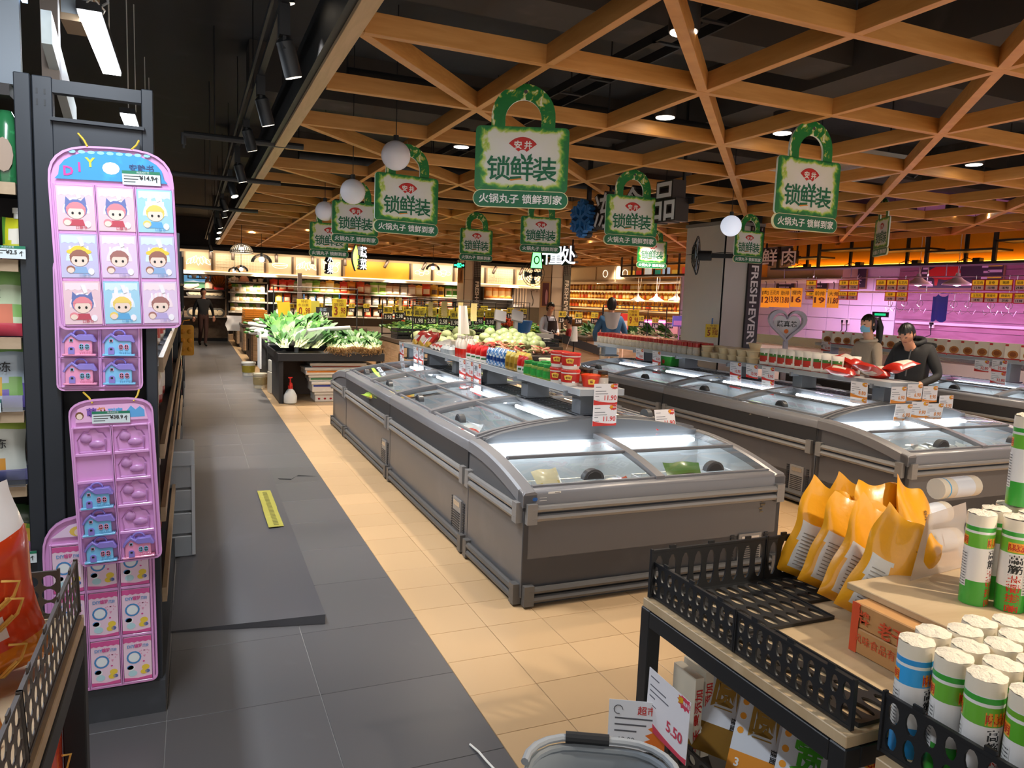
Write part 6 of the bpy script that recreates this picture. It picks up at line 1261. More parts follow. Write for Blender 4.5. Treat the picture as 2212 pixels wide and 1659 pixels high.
c = atD(1206, 553, 17); letters('white lit letters of the weighing counter sign', '计量处', c, -1.12, .44, .34, mat('#eaf2ff', .4, emit=1)); p = atD(1159, 560, 17.2)
t = thing('scale_emblem', 'green lit weight emblem left of the weighing sign', 'sign', p, -.32); b = B(); b.prism([(-.15, -.22), (.15, -.22), (.1, .2), (-.1, .2)], -.04, .04, 1, FRONT); b.prism([(-.13, -.2), (.13, -.2), (.085, .18), (-.085, .18)], .04, .044, 0, FRONT); b.prism([(.07*cos(a), -.02+.1*sin(a)) for a in [2*pi*i/16 for i in range(16)]], .044, .048, 1, FRONT); b.prism([(.045*cos(a), -.02+.07*sin(a)) for a in [2*pi*i/16 for i in range(16)]], .048, .05, 0, FRONT); b.obj('emblem', (SIGNG, BLACK), t); b = B(); b.bx(-.01, .01, -.01, .01, .2, 1.2); b.obj('hanger', BLACK, t)
c = atD(779, 558, 17); letters('white lit vertical vegetable letters seen at an angle', '蔬菜', c, .75, .26, .27, vert=True); p = atD(767, 557, 17)
b = B(); b.prism([(.09*sin(pi*i/8), -.3+.6*i/8) for i in range(9)]+[(-.09*sin(pi*i/8), -.3+.6*i/8) for i in range(7, 0, -1)], -.03, .03, 1, FRONT); b.prism([(.075*sin(pi*i/8), -.28+.56*i/8) for i in range(9)]+[(-.075*sin(pi*i/8), -.28+.56*i/8) for i in range(7, 0, -1)], .03, .035, 0, FRONT); b.cyl((0, 0, .3), (0, 0, 1.4), .008, 5, 1)
o = b.obj('leaf_sign', (SIGNL, BLACK), None, loc=p); o.rotation_euler = (0, 0, .4); tag(o, 'lime green lit leaf emblem beside the vertical letters', 'sign')
c = atD(707, 569, 17.5); letters('white lit vertical letters left of the green leaf emblem', '水果', c, .8, .24, .26, vert=True)
for k, (x, y, D, w) in enumerate(((992, 573, 19.5, 24), (1511, 568, 14.5, 18))):
    p = atD(x, y, D); w = w*D/FPX; b = B(); b.bx(-w/2, w/2, 0, .05, -.07, .07, 0); b.bx(-w*.45, -w*.2, -.004, 0, -.02, .02, 1); b.text('出口', .13, 1, T(.0, -.002, 0) @ FRONT, .02, w=w*.35); b.prism([(w*.22, .012), (w*.34, .012), (w*.34, .035), (w*.46, 0), (w*.34, -.035), (w*.34, -.012), (w*.22, -.012)], 0, .004, 1, FRONT); b.tube([(0, .02, .07), (.05, .02, .5), (.15, .02, 1.45)], .008, 4, 0)
    o = b.obj('exit_sign', (mat('#0a2a1c', .5), mat('#2dff9a', .5, emit=2.5)), None, loc=p); o.rotation_euler = (0, 0, -.2); tag(o, ('green lit exit sign beside the farthest column', 'green lit exit sign left of the near column')[k], 'sign')
# wall fans on the columns
def fan(c, rz, r, lab, open_=.5):
    t = thing('wall_fan', lab, 'fan', c, rz); b = B()
    for k in range(5): q = r*(1-k*.2); b.tube([(q*cos(2*pi*i/20), -.07*(k/5), q*sin(2*pi*i/20)) for i in range(20)], .008, 4, 0, True)
    for i in range(14): a = 2*pi*i/14; b.tube([(r*cos(a), 0, r*sin(a)), (r*.5*cos(a), -.06, r*.5*sin(a)), (0, -.075, 0)], .005, 4)
    stuff(b.obj('cage', BLACK, t)); b = B()
    for i in range(4):
        a = pi/2*i; b.prism([(.03*cos(a), .03*sin(a)), (r*.8*cos(a-.3), r*.8*sin(a-.3)), (r*.85*cos(a+.35), r*.85*sin(a+.35))], .0, .006, 0, FRONT)
    b.obj('blades', mat('#7f97a8', .4), t); b = B(); b.cyl((0, .02, 0), (0, .2, 0), .07, 12); b.bx(-.03, .03, .2, .5, -.03, .03); b.obj('motor', BLACK, t)
fan(atD(1152, 592, 20), -.9, .33, 'dark wall fan under the green weight emblem'); fan(atD(1506, 552, 10.6), -2.35, .27, 'dark wall fan on the left side of the near column')
# framed photo on the far columns
for k, (xa, xb, ya_, yb2, D) in enumerate(((1170, 1187, 608, 664, 22.3), (990, 1000, 571, 612, 25))):
    p0, p1 = atD(xa, ya_, D), atD(xb, yb2, D); w, h = (p1-p0).xy.length, p0.z-p1.z; b = B(); b.bx(-w/2, w/2, 0, .03, -h/2, h/2, 0); b.bx(-w*.35, w*.35, -.004, 0, -h*.45, h*.45, 1); b.prism([(.1*w+.14*w*cos(a), -h*.1+h*.3*sin(a)) for a in [2*pi*i/12 for i in range(12)]], .004, .006, 2, FRONT)
    o = b.obj('framed_picture', (mat('#c9a56a', .5), mat('#6a3a3a' if k == 0 else '#a8753a', .5), mat('#d9a8b0' if k == 0 else '#5a3418', .5)), None, loc=(p0+p1)/2); o.rotation_euler = (0, 0, -.3); tag(o, ('framed pink photo on the column behind the clerk', 'small framed brown picture beside the exit sign')[k], 'picture')
# ceiling cassette and round lamps in the timber grid
c = atZ(1800, 366, 3.14); b = B(); b.bx(-.75, .75, -.7, .7, 0, .05, 0); b.bx(-.3, .3, -.3, .3, -.01, 0, 1)
for s in range(4):
    for k in range(3): b.add([tuple(Rz(pi/2*s) @ Vector(q)) for q in ((-.32, .36+.04*k, -.004), (.32, .36+.04*k, -.004), (.32, .38+.04*k, -.004), (-.32, .38+.04*k, -.004))], [(0, 1, 2, 3)], 1)
tag(b.obj('air_conditioner', (mat('#d9d2c6', .5), mat('#a09a90', .5)), None, loc=c), 'white ceiling air conditioner cassette above the timber grid', 'air conditioner')
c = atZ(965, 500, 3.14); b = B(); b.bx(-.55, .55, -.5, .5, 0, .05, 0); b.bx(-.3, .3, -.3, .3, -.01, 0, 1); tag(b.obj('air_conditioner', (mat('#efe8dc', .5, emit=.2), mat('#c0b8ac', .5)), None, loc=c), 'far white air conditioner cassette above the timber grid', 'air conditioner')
b = B(); P = [atZ(x, y, 3.1) for x, y in ((1945, 375), (1975, 383), (1995, 365), (1999, 348), (1985, 340))]; b.tube(P, .012, 6); tag(b.obj('loose_cable', BLACK), 'loose black cable curling out of the ceiling grid', 'cable')
DLM = B(); DLM.lathe([(.075, 0), (.08, .02), (.08, .16), (.001, .16)], 16, 0); DLM.lathe([(.001, -.003), (.068, -.003)], 16, 1); DLM = DLM.mesh('downlight', (mat('#2a2522', .5), mat('#fff3e2', .5, emit=8)))
DL = [atZ(x, y, 3.09) for x, y in ((1437, 254), (1690, 288), (2104, 356), (2054, 466), (980, 521), (930, 490), (1470, 500), (1270, 515), (1060, 545), (900, 520), (1003, 549), (835, 520), (1190, 572), (1330, 565))]
for k, p in enumerate(DL): put(DLM, 'downlight', 'round downlight added to the timber grid', 'lamp', (p.x, p.y, 3.09), 0, 'round downlights in the timber grid')
# linear lamps over the aisle side
LEDW = mat('#f6fbff', .4, emit=11)
for k, (x0, x1, y0, y1, z) in enumerate(((-.45, -.36, 3.93, 4.97, 2.9), (-.45, -.36, 6.1, 7.1, 2.9), (-.45, -.36, 1.6, 2.7, 2.9), (-.45, -.36, 8.4, 9.4, 2.9))):
    t = thing('batten_lamp', ('nearest long white batten lamp over the left racks', 'second white batten lamp seen through the rack frame', 'batten lamp above the camera side racks', 'far batten lamp over the left racks')[k], 'lamp', ((x0+x1)/2, (y0+y1)/2, z))
    b = B(); b.bx(-.045, .045, -.52, .52, 0, .012); b.obj('diffuser', LEDW, t); b = B(); b.bx(-.05, .05, -.53, .53, .012, .05); b.obj('housing', DK, t); b = B()
    for s in (-.4, .4): b.cyl((0, s, .05), (0, s, 1.05), .004, 4)
    if k == 0: b.tube([(-.03, -.5, .03), (.02, -.56, .06), (.06, -.5, .03), (.02, -.42, .0), (-.05, -.4, .01)], .005, 5)
    b.obj('cord', WHITE, t)
# track with spotlights over the aisle
XT = .43; t = thing('light_track', 'black light track running over the grey aisle beside the timber edge', 'light track', (XT, 0, 3.10)); b = B(); b.bx(-.018, .018, -1, 24, 0, .03); b.bx(-.06, -.045, -1, 24, .02, .05); b.obj('track', BLACK, t)
b = B()
for k in range(12): b.cyl((0, 2*k, .03), (0, 2*k, .9), .004, 4)
stuff(b.obj('hangers', BLACK, t))
SPT = [(613, 118, 0), (563, 235, 0), (532, 298, 0), (513, 370, 0), (497, 408, 1), (480, 440, 0), (478, 455, 0), (470, 480, 0), (467, 492, 1), (465, 505, 1), (452, 535, 0), (600, -40, 0)]
SPL = []
for k, (x, y, lit) in enumerate(SPT):
    p = atX(x, y, XT); t = thing('track_spotlight', ('nearest', 'second', 'third', 'fourth', 'brightly lit fifth', 'sixth', 'seventh', 'eighth', 'ninth', 'tenth', 'farthest', 'overhead')[k]+' black spotlight on the light track over the aisle', 'spotlight', (p.x, p.y, p.z+.08))
    tilt = .22 if not lit else -.5; R_ = Ry(-.28) @ Rx(tilt*.6)
    b = B(); b.bx(-.025, .025, -.05, .05, .0, max(.075, 3.105-p.z-.08)); b.bx(-.008, .008, -.035, .035, -.06, 0); b.obj('bracket', BLACK, t)
    b = B(); b.lathe([(.043, -.185), (.044, -.16), (.044, -.02), (.025, 0)], 16, 0, R_); b.lathe([(.001, -.187), (.04, -.187)], 14, 1, R_); b.obj('head', (mat('#232629', .45), mat('#fff1dc', .5, emit=(10 if lit else 3.5))), t); SPL.append((p, R_, lit))
# ================================================================ left rack with toy trays
RK = mat('#22272e', .5, var=.04); RXA, RXB, RY = -.51, -.125, 3.168
t = thing('shelf_rack', 'tall black steel rack end with pink toy trays hung on it', 'rack', (RXA, RY, 0)); w = RXB-RXA
for x0, x1 in ((0, .062), (w-.04, w)): b = B(); b.bx(x0, x1, 0, .05, 0, 2.437); b.obj('upright', RK, t, bevel=.003)
b = B(); b.bx(.062, w-.04, 0, .04, 2.385, 2.43); b.obj('top_bar', RK, t)
b = B(); b.bx(.062, w-.04, -.0, .012, 2.16, 2.285); b.bx(.055, w-.03, -.02, .03, 2.285, 2.297); b.obj('cross_plate', RK, t)
b = B()
for x in (.012, .036):
    for z in (2.375, 2.335): b.bx(x, x+.006, -.001, .002, z, z+.022 if z < 2.36 else z+.018)
b.obj('slots', BLACK, t)
b = B(); b.bx(.03, w-.02, .05, .06, .13, 2.16); b.obj('end_panel', mat('#17181a', .7), t)
b = B(); b.bx(0, w+.01, -.02, 6, 0, .135); b.obj('plinth', mat('#3b3e44', .6, var=.1), t)
LIP = wood('#b79f82', '#a38b6e', (2, .6, 4), .5, 5)
for z in (1.40, 1.05, .79, .45):
    b = B(); b.bx(.02, w, .08, 6, z-.02, z, 0); b.bx(w, w+.018, .08, 6, z-.025, z+.035, 1); b.obj('shelf_board', (RK, LIP), t)
for y in (2.0, 4.0, 6.0): b = B(); b.bx(w-.04, w+.005, y, y+.04, 0, 2.3); b.obj('upright', RK, t)
b = B(); b.bx(-.02, 0, .05, 6, .13, 2.3); b.obj('back_panel', BLACK, t)
pa, pb = atX(112, 60, -.47), atX(166, 262, -.47); b = B(); b.add([tuple(p+Vector((dx_, 0, dz_))) for p in (pa, pb) for dx_ in (-.035, .0) for dz_ in (-.06, .06)], [(0, 1, 3, 2), (4, 6, 7, 5), (0, 4, 5, 1), (2, 3, 7, 6), (1, 5, 7, 3), (0, 2, 6, 4)]); tag(b.obj('board', mat('#cfd8d6', .5, var=.15, scale=4)), 'long white board lying tilted on top of the left rack', 'board')
b = B(); b.bx(-.09, .05, 0, .22, 0, .19, 0); b.bx(-.085, .04, -.004, .0, .03, .19, 1); b.tube([(.05, .1, .1), (.1, .05, .12), (.09, .0, .16), (.06, .02, .18)], .006, 5, 1)
tag(b.obj('storage_box', (mat('#b59c80', .6), mat('#b9c3cc', .3)), None, loc=(RXA+.065, RY+.9, 2.9)), 'tan box with a white side above the left rack', 'box')
t = thing('rack_header', 'bluish grey header board and tall steel post above the jelly shelf', 'rack', (-.56, RY, 0)); b = B(); b.bx(-.9, .0, .12, .15, 2.42, 3.4); b.obj('header_board', mat('#7d858d', .6), t); b = B(); b.bx(-.005, .045, 0, .05, 0, 2.44); b.obj('upright', RK, t, bevel=.003); b = B(); b.bx(.03, .09, .35, .4, 2.5, 3.9); b.obj('timber_post', mat('#6a5a4c', .6), t); b = B(); b.bx(.005, .022, .1, .16, 2.72, 3.5); b.obj('light_strip', mat('#bfdcff', .5, emit=1.2), t)
# merchandise along the aisle side of the rack
def goods(lab, y0, y1, z, m, n, grp, h=.24):
    for i in range(n): put(m, 'hanging_pack', lab, 'pack', (RXB-.06, y0+(y1-y0)*(i+.5)/n, z), -pi/2+2.9+rnd(-.2, .2), grp, sc=h/.19)
for z, c in ((1.41, 0), (1.06, 1), (.8, 2), (.46, 1)): goods('pack on the aisle side of the left rack', RY+.35, RY+5.6, z, (tom, whip, redp)[c], 14, 'packs on the aisle side of the left rack', .2)
PINK = mat('#e3a3dc', .3, coat=.4, var=.03); PINKD = mat('#c98fc6', .3, coat=.4)
def tray(lab, loc, w, h, arch, rot, cells, hdr, foot=None):
    """vacuum formed tray; origin at the bottom left corner, faces -y; cells = list of recess rectangles x,z,w,h"""
    t = thing('toy_tray', lab, 'display tray', loc, rot=rot); b = B(); r = .025
    P = [(r+r*cos(a), r+r*sin(a)) for a in [pi+pi/2*i/4 for i in range(5)]]+[(w-r+r*cos(a), r+r*sin(a)) for a in [1.5*pi+pi/2*i/4 for i in range(5)]]
    P += [(w/2+w/2*cos(a)**.6 if cos(a) > 0 else w/2-w/2*abs(cos(a))**.6, h-arch+arch*sin(a)**.8) for a in [pi*i/14 for i in range(15)]]
    b.prism(P, -.006, .0, 0, FRONT)
    n = len(P)
    for i in range(n):
        p, q = P[i], P[(i+1) % n]
        if (Vector(p)-Vector(q)).length < 1e-5: continue
        c = (w/2, h/2); k = lambda s_: (s_[0]+(c[0]-s_[0])*.035, s_[1]+(c[1]-s_[1])*.02)
        a_, d_ = k(p), k(q); b.add([(p[0], -.012, p[1]), (q[0], -.012, q[1]), (d_[0], -.012, d_[1]), (a_[0], -.012, a_[1]), (p[0], 0, p[1]), (q[0], 0, q[1]), (a_[0], -.002, a_[1]), (d_[0], -.002, d_[1])], [(0, 1, 2, 3), (0, 4, 5, 1), (3, 2, 7, 6)])
    o = b.obj('backing', PINK, t, bevel=0, smooth=50)
    for x, z, ww, hh in cells:
        b = B(); e = .008
        for a in ((x-e, x, z-e, z+hh+e), (x+ww, x+ww+e, z-e, z+hh+e), (x, x+ww, z-e, z), (x, x+ww, z+hh, z+hh+e)): b.bx(a[0], a[1], -.014, -.001, a[2], a[3])
        b.obj('recess_rim', PINK, t, bevel=.002)
    return t
def art_header(t, P, cols, items, name='header_card'):
    b = B(); b.prism(P, .007, .009, 0, FRONT)
    for it in items: it(b)
    return b.obj(name, cols, t)
def tag_label(parent, x, z, w, h, price, rot=0, ry=-.016):
    b = B(); M = T(x, ry, z) @ Ry(rot); b.bx(0, w, -.001, 0, 0, h, 0, M); b.bx(0, w, -.0015, -.001, h*.78, h, 1, M); b.text('¥'+price, h*.42, 2, M @ T(w*.64, -.002, h*.52) @ FRONT, .02); b.text('↑', h*.5, 2, M @ T(w*.9, -.002, h*.42) @ FRONT, .02)
    for i in range(3): b.bx(w*.04, w*(.5-.08*i), -.0015, -.001, h*(.58-.2*i), h*(.64-.2*i), 2, M)
    b.text('商品标价签', h*.17, 0, M @ T(w*.55, -.002, h*.89) @ FRONT); return b.obj('price_label', (mat('#d9e4e6', .5), mat('#1f7a5a', .5), INK), parent)
YROPE = mat('#d8b43a', .6)
def ropes(t, pts):
    for k, (p, q) in enumerate(pts): b = B(); b.tube([p, ((p[0]+q[0])/2+.004, (p[1]+q[1])/2, (p[2]+q[2])/2), q], .0035, 6); b.obj('cord', YROPE, t)
SKIN = mat('#f3d8c8', .5)
def tri_rot(ax): return (0, ax, 0)
# upper tray with nine picture cards
cells = [(.022+.128*c, .02+.168*r, .118, .155) for r in range(3) for c in range(3)]
T1 = tray('pink tray with nine doll picture cards, topmost on the rack', (-.442, 3.125, 1.545), .405, .655, .13, (0, -.038, 0), cells, None)
hp = [(.02, .535), (.385, .535)]+[(.2025+.17*cos(a), .55+.09*sin(a)**.8) for a in [pi*i/12 for i in range(13)]]
def hdr1(b):
    b.text('D', .045, 1, T(.065, -.0095, .565) @ FRONT, .03); b.text('I', .045, 1, T(.1, -.0095, .58) @ FRONT, .03); b.text('Y', .045, 2, T(.135, -.0095, .598) @ FRONT, .03); b.text('安静书', .028, 3, T(.3, -.0095, .585) @ FRONT, .02); b.prism([(.2+.028*cos(a), .58+.022*sin(a)) for a in [2*pi*i/12 for i in range(12)]], .009, .0095, 4, FRONT)
    for k in range(9): b.prism([(.08+.03*k+.012*cos(a), .632-.0*k+.006*sin(a)) for a in [2*pi*i/8 for i in range(8)]], .009, .0094, 5, FRONT)
art_header(T1, hp, (mat('#3aa6e0', .15, coat=.6, var=.2, scale=12), mat('#c9409a', .4), mat('#c9d83a', .4), mat('#2a4a7a', .4), WHITE, mat('#8fd0ea', .4)), [hdr1])
tag_label(T1, .235, .525, .125, .05, '14.9'); ropes(T1, [((.13, -.012, .65), (.1, .02, .70)), ((.27, -.012, .65), (.295, .02, .69))])
CW, CH = .118, .155
def doll(hair, bg, kind, dress):
    b = B(); b.bx(0, CW, -.014, 0, 0, CH, 0); M = T(0, -.0142, 0) @ FRONT; disc = lambda x, z, rx, rz, m, zz, a0=0, a1=2*pi: b.prism([(x+rx*cos(a), z+rz*sin(a)) for a in [a0+(a1-a0)*i/14 for i in range(15 if a1-a0 < 6 else 14)]], zz, zz+.0003, m, M)
    b.prism([(.006, CH-.03)]+[(.006+(CW-.012)*i/10, CH-.034+(.005 if i % 2 else 0)) for i in range(11)]+[(CW-.006, CH-.006), (.006, CH-.006)], 0, .0003, 5, M)
    disc(CW/2, .06, .042, .055, 5, 0, 0, pi); 
    for k in range(5): b.bx(.028+.014*k, .034+.014*k, -.0147, -.0144, .06, .112, 6)
    if kind == 'cat':
        for s in (-1, 1): b.prism([(CW/2+s*.012, .098), (CW/2+s*.03, .118), (CW/2+s*.034, .09)], .0004, .0007, 4, M)
        disc(CW/2, .075, .036, .034, 4, .0007)
    elif kind == 'bunny':
        for s in (-1, 1): disc(CW/2+s*.018, .112, .007, .024, 6, .0004)
        disc(CW/2, .078, .038, .032, 6, .0007)
    elif kind == 'hat': disc(CW/2, .092, .04, .012, 4, .0008); disc(CW/2, .096, .026, .018, 4, .0006)
    disc(CW/2, .07, .031, .03, 1, .001); disc(CW/2, .062, .026, .022, 3, .0013); disc(CW/2, .076, .031, .016, 1, .0016, 0, pi)
    for s in (-1, 1): disc(CW/2+s*.011, .06, .004, .005, 7, .0019)
    b.prism([(CW/2-.02, .038), (CW/2+.02, .038), (CW/2+.026, .016), (CW/2-.026, .016)], .001, .0013, 2, M); disc(.03, .03, .014, .013, 1, .0016); disc(.03, .026, .011, .01, 3, .0019); disc(CW-.024, .022, .01, .012, 6, .0016)
    b.text('口静书', .012, 2, M @ T(CW*.62, .01, .002), .01); b.prism([(.055, CH-.012), (.07, CH-.012), (.078, CH-.04), (.066, CH-.045)], .0022, .0024, 6, M)
    return b.mesh('picture_card', (mat(bg, .15, coat=.7), mat(hair, .35), mat(dress, .4), SKIN, mat('#f2cf4a' if kind == 'hat' else '#6a78b0', .4), mat('#f6dfe6' if bg[1] == 'e' else '#d6ecf6', .4), mat('#f4eef4', .4), INK))
DM = [doll('#e88a94', '#e9c3cc', 'cat', '#c24a5a'), doll('#f0cf6a', '#9fcfe6', 'bunny', '#5fa8d8'), doll('#a06a5c', '#c3bfe0', 'hat', '#8fb0d8'), doll('#a8706a', '#e0c6e2', 'bunny2', '#b9a8d8')]
order = [(0, 1, 'A'), (1, 0, ''), (2, 0, '')]
grid9 = [[0, 0, 1], [2, 3, 2], [0, 1, 3]]; DN = ('pink card with a cat eared doll', 'blue card with a bunny hat doll', 'lilac card with a yellow hat doll', 'pale pink card with a brown haired doll')
for r in range(3):
    for c in range(3):
        k = grid9[r][c]; M = T(-.442, 3.125, 1.545) @ Ry(-.038); p = M @ Vector((.022+.128*c, -.003, .02+.168*(2-r)))
        put(DM[k], 'picture_card', '%s, %s of %s row' % (DN[k], ('left', 'middle', 'right')[c], ('top', 'middle', 'bottom')[r]), 'toy card', p, rot=(0, -.038, 0), group='doll cards in the nine card tray')
# toy houses
HW, HH = .112, .098
def house(lab, loc, body, rot, grp):
    t = thing('toy_house', lab, 'toy house', loc, rot=rot, group=grp); bc = mat(body, .3, coat=.3); oc = mat('#f29ac0' if body != '#f29ac0' else '#8fc8ea', .3); LAV = mat('#8f7fd0', .35, coat=.2)
    b = B(); b.prism([(.012, .004), (HW-.012, .004), (HW-.012, .058), (.058, .058), (.042, .078), (.026, .078), (.012, .058)], 0, .03, 0, FRONT); b.bx(.004, HW, -.034, 0, 0, .007, 0)
    for i in range(7): b.bx(.06+i*.006, .0635+i*.006, -.034, -.03, .008, .018, 0)
    b.obj('body', bc, t, bevel=.0015)
    b = B(); b.prism([(.004, .05), (.018, .072), (.034, .085), (.05, .072), (.056, .078), (HW-.01, .078), (HW+.002, .052), (HW-.006, .05), (HW-.016, .056), (.058, .056), (.05, .062), (.034, .075), (.02, .062), (.01, .046)], -.002, .036, 0, FRONT); b.tube([(.06+.02*cos(a), -.018, .078+.018*sin(a)) for a in [pi*i/8 for i in range(9)]], .004, 6); b.obj('roof', LAV, t, bevel=.0015)
    b = B(); b.prism([(.024, .007), (.044, .007), (.044, .024)]+[(.034+.01*cos(a), .026+.008*sin(a)) for a in [pi*i/6 for i in range(7)]]+[(.024, .024)], .03, .035, 0, FRONT); b.bx(.03, .038, -.0355, -.035, .022, .029, 1); b.obj('door', (LAV, INK), t)
    for x in (.066, .084): b = B(); b.prism([(x+.008*cos(a), .034+.011*sin(a)) for a in [2*pi*i/12 for i in range(12)]], .03, .033, 0, FRONT); b.prism([(x+.006*cos(a), .034+.009*sin(a)) for a in [2*pi*i/12 for i in range(12)]], .033, .0333, 1, FRONT); b.bx(x-.0008, x+.0008, -.034, -.0333, .026, .043, 0); b.bx(x-.006, x+.006, -.034, -.0333, .033, .035, 0); b.obj('window', (oc, INK), t)
    b = B(); b.bx(.028, .04, -.033, -.03, .052, .062, 0); b.bx(.03, .038, -.0334, -.033, .053, .061, 1); b.obj('window', (oc, INK), t); return t
hb = house('blue toy house, lower right one in the tray behind the nine cards', (-.31, 3.135, 1.345), '#7fc4ec', (0, 0, 0), 'blue toy houses'); hpk = house('pink toy house, lower left one in the tray behind the nine cards', (-.438, 3.135, 1.345), '#f29ac0', (0, 0, 0), 'pink toy houses')
tray('pink tray of toy houses half hidden behind the nine card tray', (-.46, 3.155, 1.318), .285, .5, .05, (0, 0, 0), [(.015, .02, .122, .1), (.148, .02, .122, .1), (.015, .13, .122, .1), (.148, .13, .122, .1)], None)
dup(hb, (-.31, 3.135, 1.452), None, 'blue toy house, upper right one peeking out below the nine cards'); dup(hpk, (-.438, 3.135, 1.452), None, 'pink toy house, upper left one peeking out below the nine cards')
A3 = -.04; O3 = Vector((-.396, 3.108, .655)); cells = [(.012+.128*c, .018+.104*r, .118, .092) for r in range(5) for c in range(2)]
T3 = tray('pink tray of toy houses with four blue lined up and four empty places', O3, .28, .635, .06, (0, A3, 0), [cells[i] for i in (1, 3, 5, 7, 8, 9, 0, 2, 4, 6)], None)
art_header(T3, [(.02, .55), (.26, .55), (.25, .6), (.22, .612), (.06, .612), (.03, .6)], (mat('#efb8e0', .4), mat('#7a4fb0', .4), mat('#e8952c', .4), mat('#5fa8e0', .4), mat('#7a4a2a', .5), SKIN, mat('#d8e8f4', .4)), [lambda b: (b.text('萌', .034, 1, T(.075, -.0095, .585) @ FRONT, .04), b.text('趣', .034, 2, T(.11, -.0095, .585) @ FRONT, .04), b.text('到家', .03, 3, T(.153, -.0095, .583) @ FRONT, .04, w=.05), b.prism([(.035+.014*cos(a), .575+.015*sin(a)) for a in [2*pi*i/10 for i in range(10)]], .009, .0094, 4, FRONT), b.prism([(.035+.01*cos(a), .572+.011*sin(a)) for a in [2*pi*i/10 for i in range(10)]], .0094, .0098, 5, FRONT), b.prism([(.19, .56), (.25, .56), (.25, .585), (.235, .6), (.22, .588), (.205, .604), (.19, .585)], .009, .0095, 3, FRONT))])
tag_label(T3, .075, .545, .125, .045, '38.9', .03); ropes(T3, [((.08, -.012, .62), (.05, .01, .66)), ((.215, -.012, .62), (.235, .01, .66))])
for i in (1, 3, 5, 7, 9):   # empty moulded recesses
    if i == 1: continue
    x, z, ww, hh = cells[i]
for x, z in ((cells[9][0], cells[9][1]), (cells[8][0], cells[8][1]), (cells[7][0], cells[7][1]), (cells[5][0], cells[5][1]), (cells[3][0], cells[3][1])):
    b = B(); P = [(.012, .004), (.1, .004), (.1, .05), (.106, .055), (.095, .075), (.08, .078), (.07, .092), (.052, .09), (.045, .078), (.03, .084), (.016, .066), (.006, .05)]; 
    for i in range(len(P)):
        p, q = P[i], P[(i+1) % len(P)]; b.add([(p[0], -.013, p[1]), (q[0], -.013, q[1]), (q[0]*.9+.005, -.007, q[1]*.9+.004), (p[0]*.9+.005, -.007, p[1]*.9+.004)], [(0, 1, 2, 3)])
    b.ball((.035, -.004, .055), .02, 8, 0, 5, (1, .3, 1)); b.ball((.07, -.004, .03), .022, 8, 0, 5, (1.2, .3, .7)); o = b.obj('moulded_recess', PINKD, T3, smooth=60); o.location = (x+.002, 0, z)
M3 = T(*O3) @ Ry(A3)
for k, (i, nm) in enumerate(((4, 'upper'), (2, 'middle'), (0, 'lowest'))): dup(hb, M3 @ Vector((cells[i][0]+.003, -.006, cells[i][1])), None, nm+' blue toy house in the left column of the lower tray', None, (0, A3, 0))
dup(hpk, M3 @ Vector((cells[1][0]+.003, -.006, cells[1][1])), None, 'pink toy house at the lower right of the lower tray', None, (0, A3, 0))
# lowest tray with bead kits
O4 = Vector((-.515, 3.142, .145)); A4 = -.012; KW, KH = .098, .178
T4 = tray('lowest pink tray, three columns of bead kit boxes', O4, .375, .70, .15, (0, A4, 0), [(.03+.112*c, .012+.196*r, KW+.004, KH+.006) for r in range(3) for c in range(3)], None)
def kit():
    b = B(); b.bx(0, KW, -.012, 0, 0, KH, 0); M = T(0, -.0122, 0) @ FRONT; ring = lambda x, z, r0, r1, m, zz: [b.prism([(x+r0*cos(a), z+r0*sin(a)), (x+r1*cos(a), z+r1*sin(a)), (x+r1*cos(a2), z+r1*sin(a2)), (x+r0*cos(a2), z+r0*sin(a2))], zz, zz+.0003, m, M) for a, a2 in [(2*pi*i/14, 2*pi*(i+1)/14) for i in range(14)]]
    b.prism([(0, KH-.022)]+[(KW*i/10, KH-.022+(.004 if i % 2 else 0)) for i in range(11)]+[(KW, KH), (0, KH)], 0, .0003, 1, M); b.prism([(0, 0), (KW, 0), (KW, .014), (KW*.5, .008), (0, .014)], 0, .0003, 1, M); b.text('DIY', .017, 2, M @ T(.027, KH-.036, .0006), .03); b.text('编梦', .017, 1, M @ T(.052, KH-.036, .0006), .03, w=.028); b.text('风铃', .014, 2, M @ T(.078, KH-.038, .0006), .02, w=.022)
    ring(.036, .095, .02, .026, 3, .0003); b.prism([(.036+.019*cos(a), .095+.018*sin(a)) for a in [2*pi*i/12 for i in range(12)]], 0, .0003, 4, M)
    for i in range(12): a = 2*pi*i/12; x, z = .073+.016*sin(a)**3, .112+.0125*cos(a)-.005*cos(2*a); b.prism([(x+.0025*cos(q), z+.0025*sin(q)) for q in [2*pi*j/6 for j in range(6)]], .0003, .0006, 5, M)
    for x, z, r, m in ((.025, .052, .013, 4), (.022, .055, .012, 3), (.03, .03, .016, 6), (.076, .05, .014, 7), (.07, .032, .013, 7), (.082, .032, .009, 8), (.07, .075, .004, 1)): b.prism([(x+r*cos(a), z+r*.8*sin(a)) for a in [2*pi*i/10 for i in range(10)]], .0003+.0002*(m > 6), .0006+.0002*(m > 6), m, M)
    return b.mesh('bead_kit', [mat(c, .35, coat=.4) for c in ('#f0d2e4', '#d95a9a', '#6a9ad0', '#4a8fc8', '#eef4f6', '#e8a0c0', '#b9dce6', '#f0cf4a', '#5f6fae')])
KM = kit(); M4 = T(*O4) @ Ry(A4)
for r in range(3):
    for c in range(3):
        put(KM, 'bead_kit', 'pink bead kit box, %s of the %s row in the lowest tray' % (('left', 'middle', 'right')[c], ('bottom', 'middle', 'top')[r]), 'toy box', M4 @ Vector((.032+.112*c, -.003, .015+.196*r)), rot=(0, A4, 0), group='bead kits in the lowest tray')
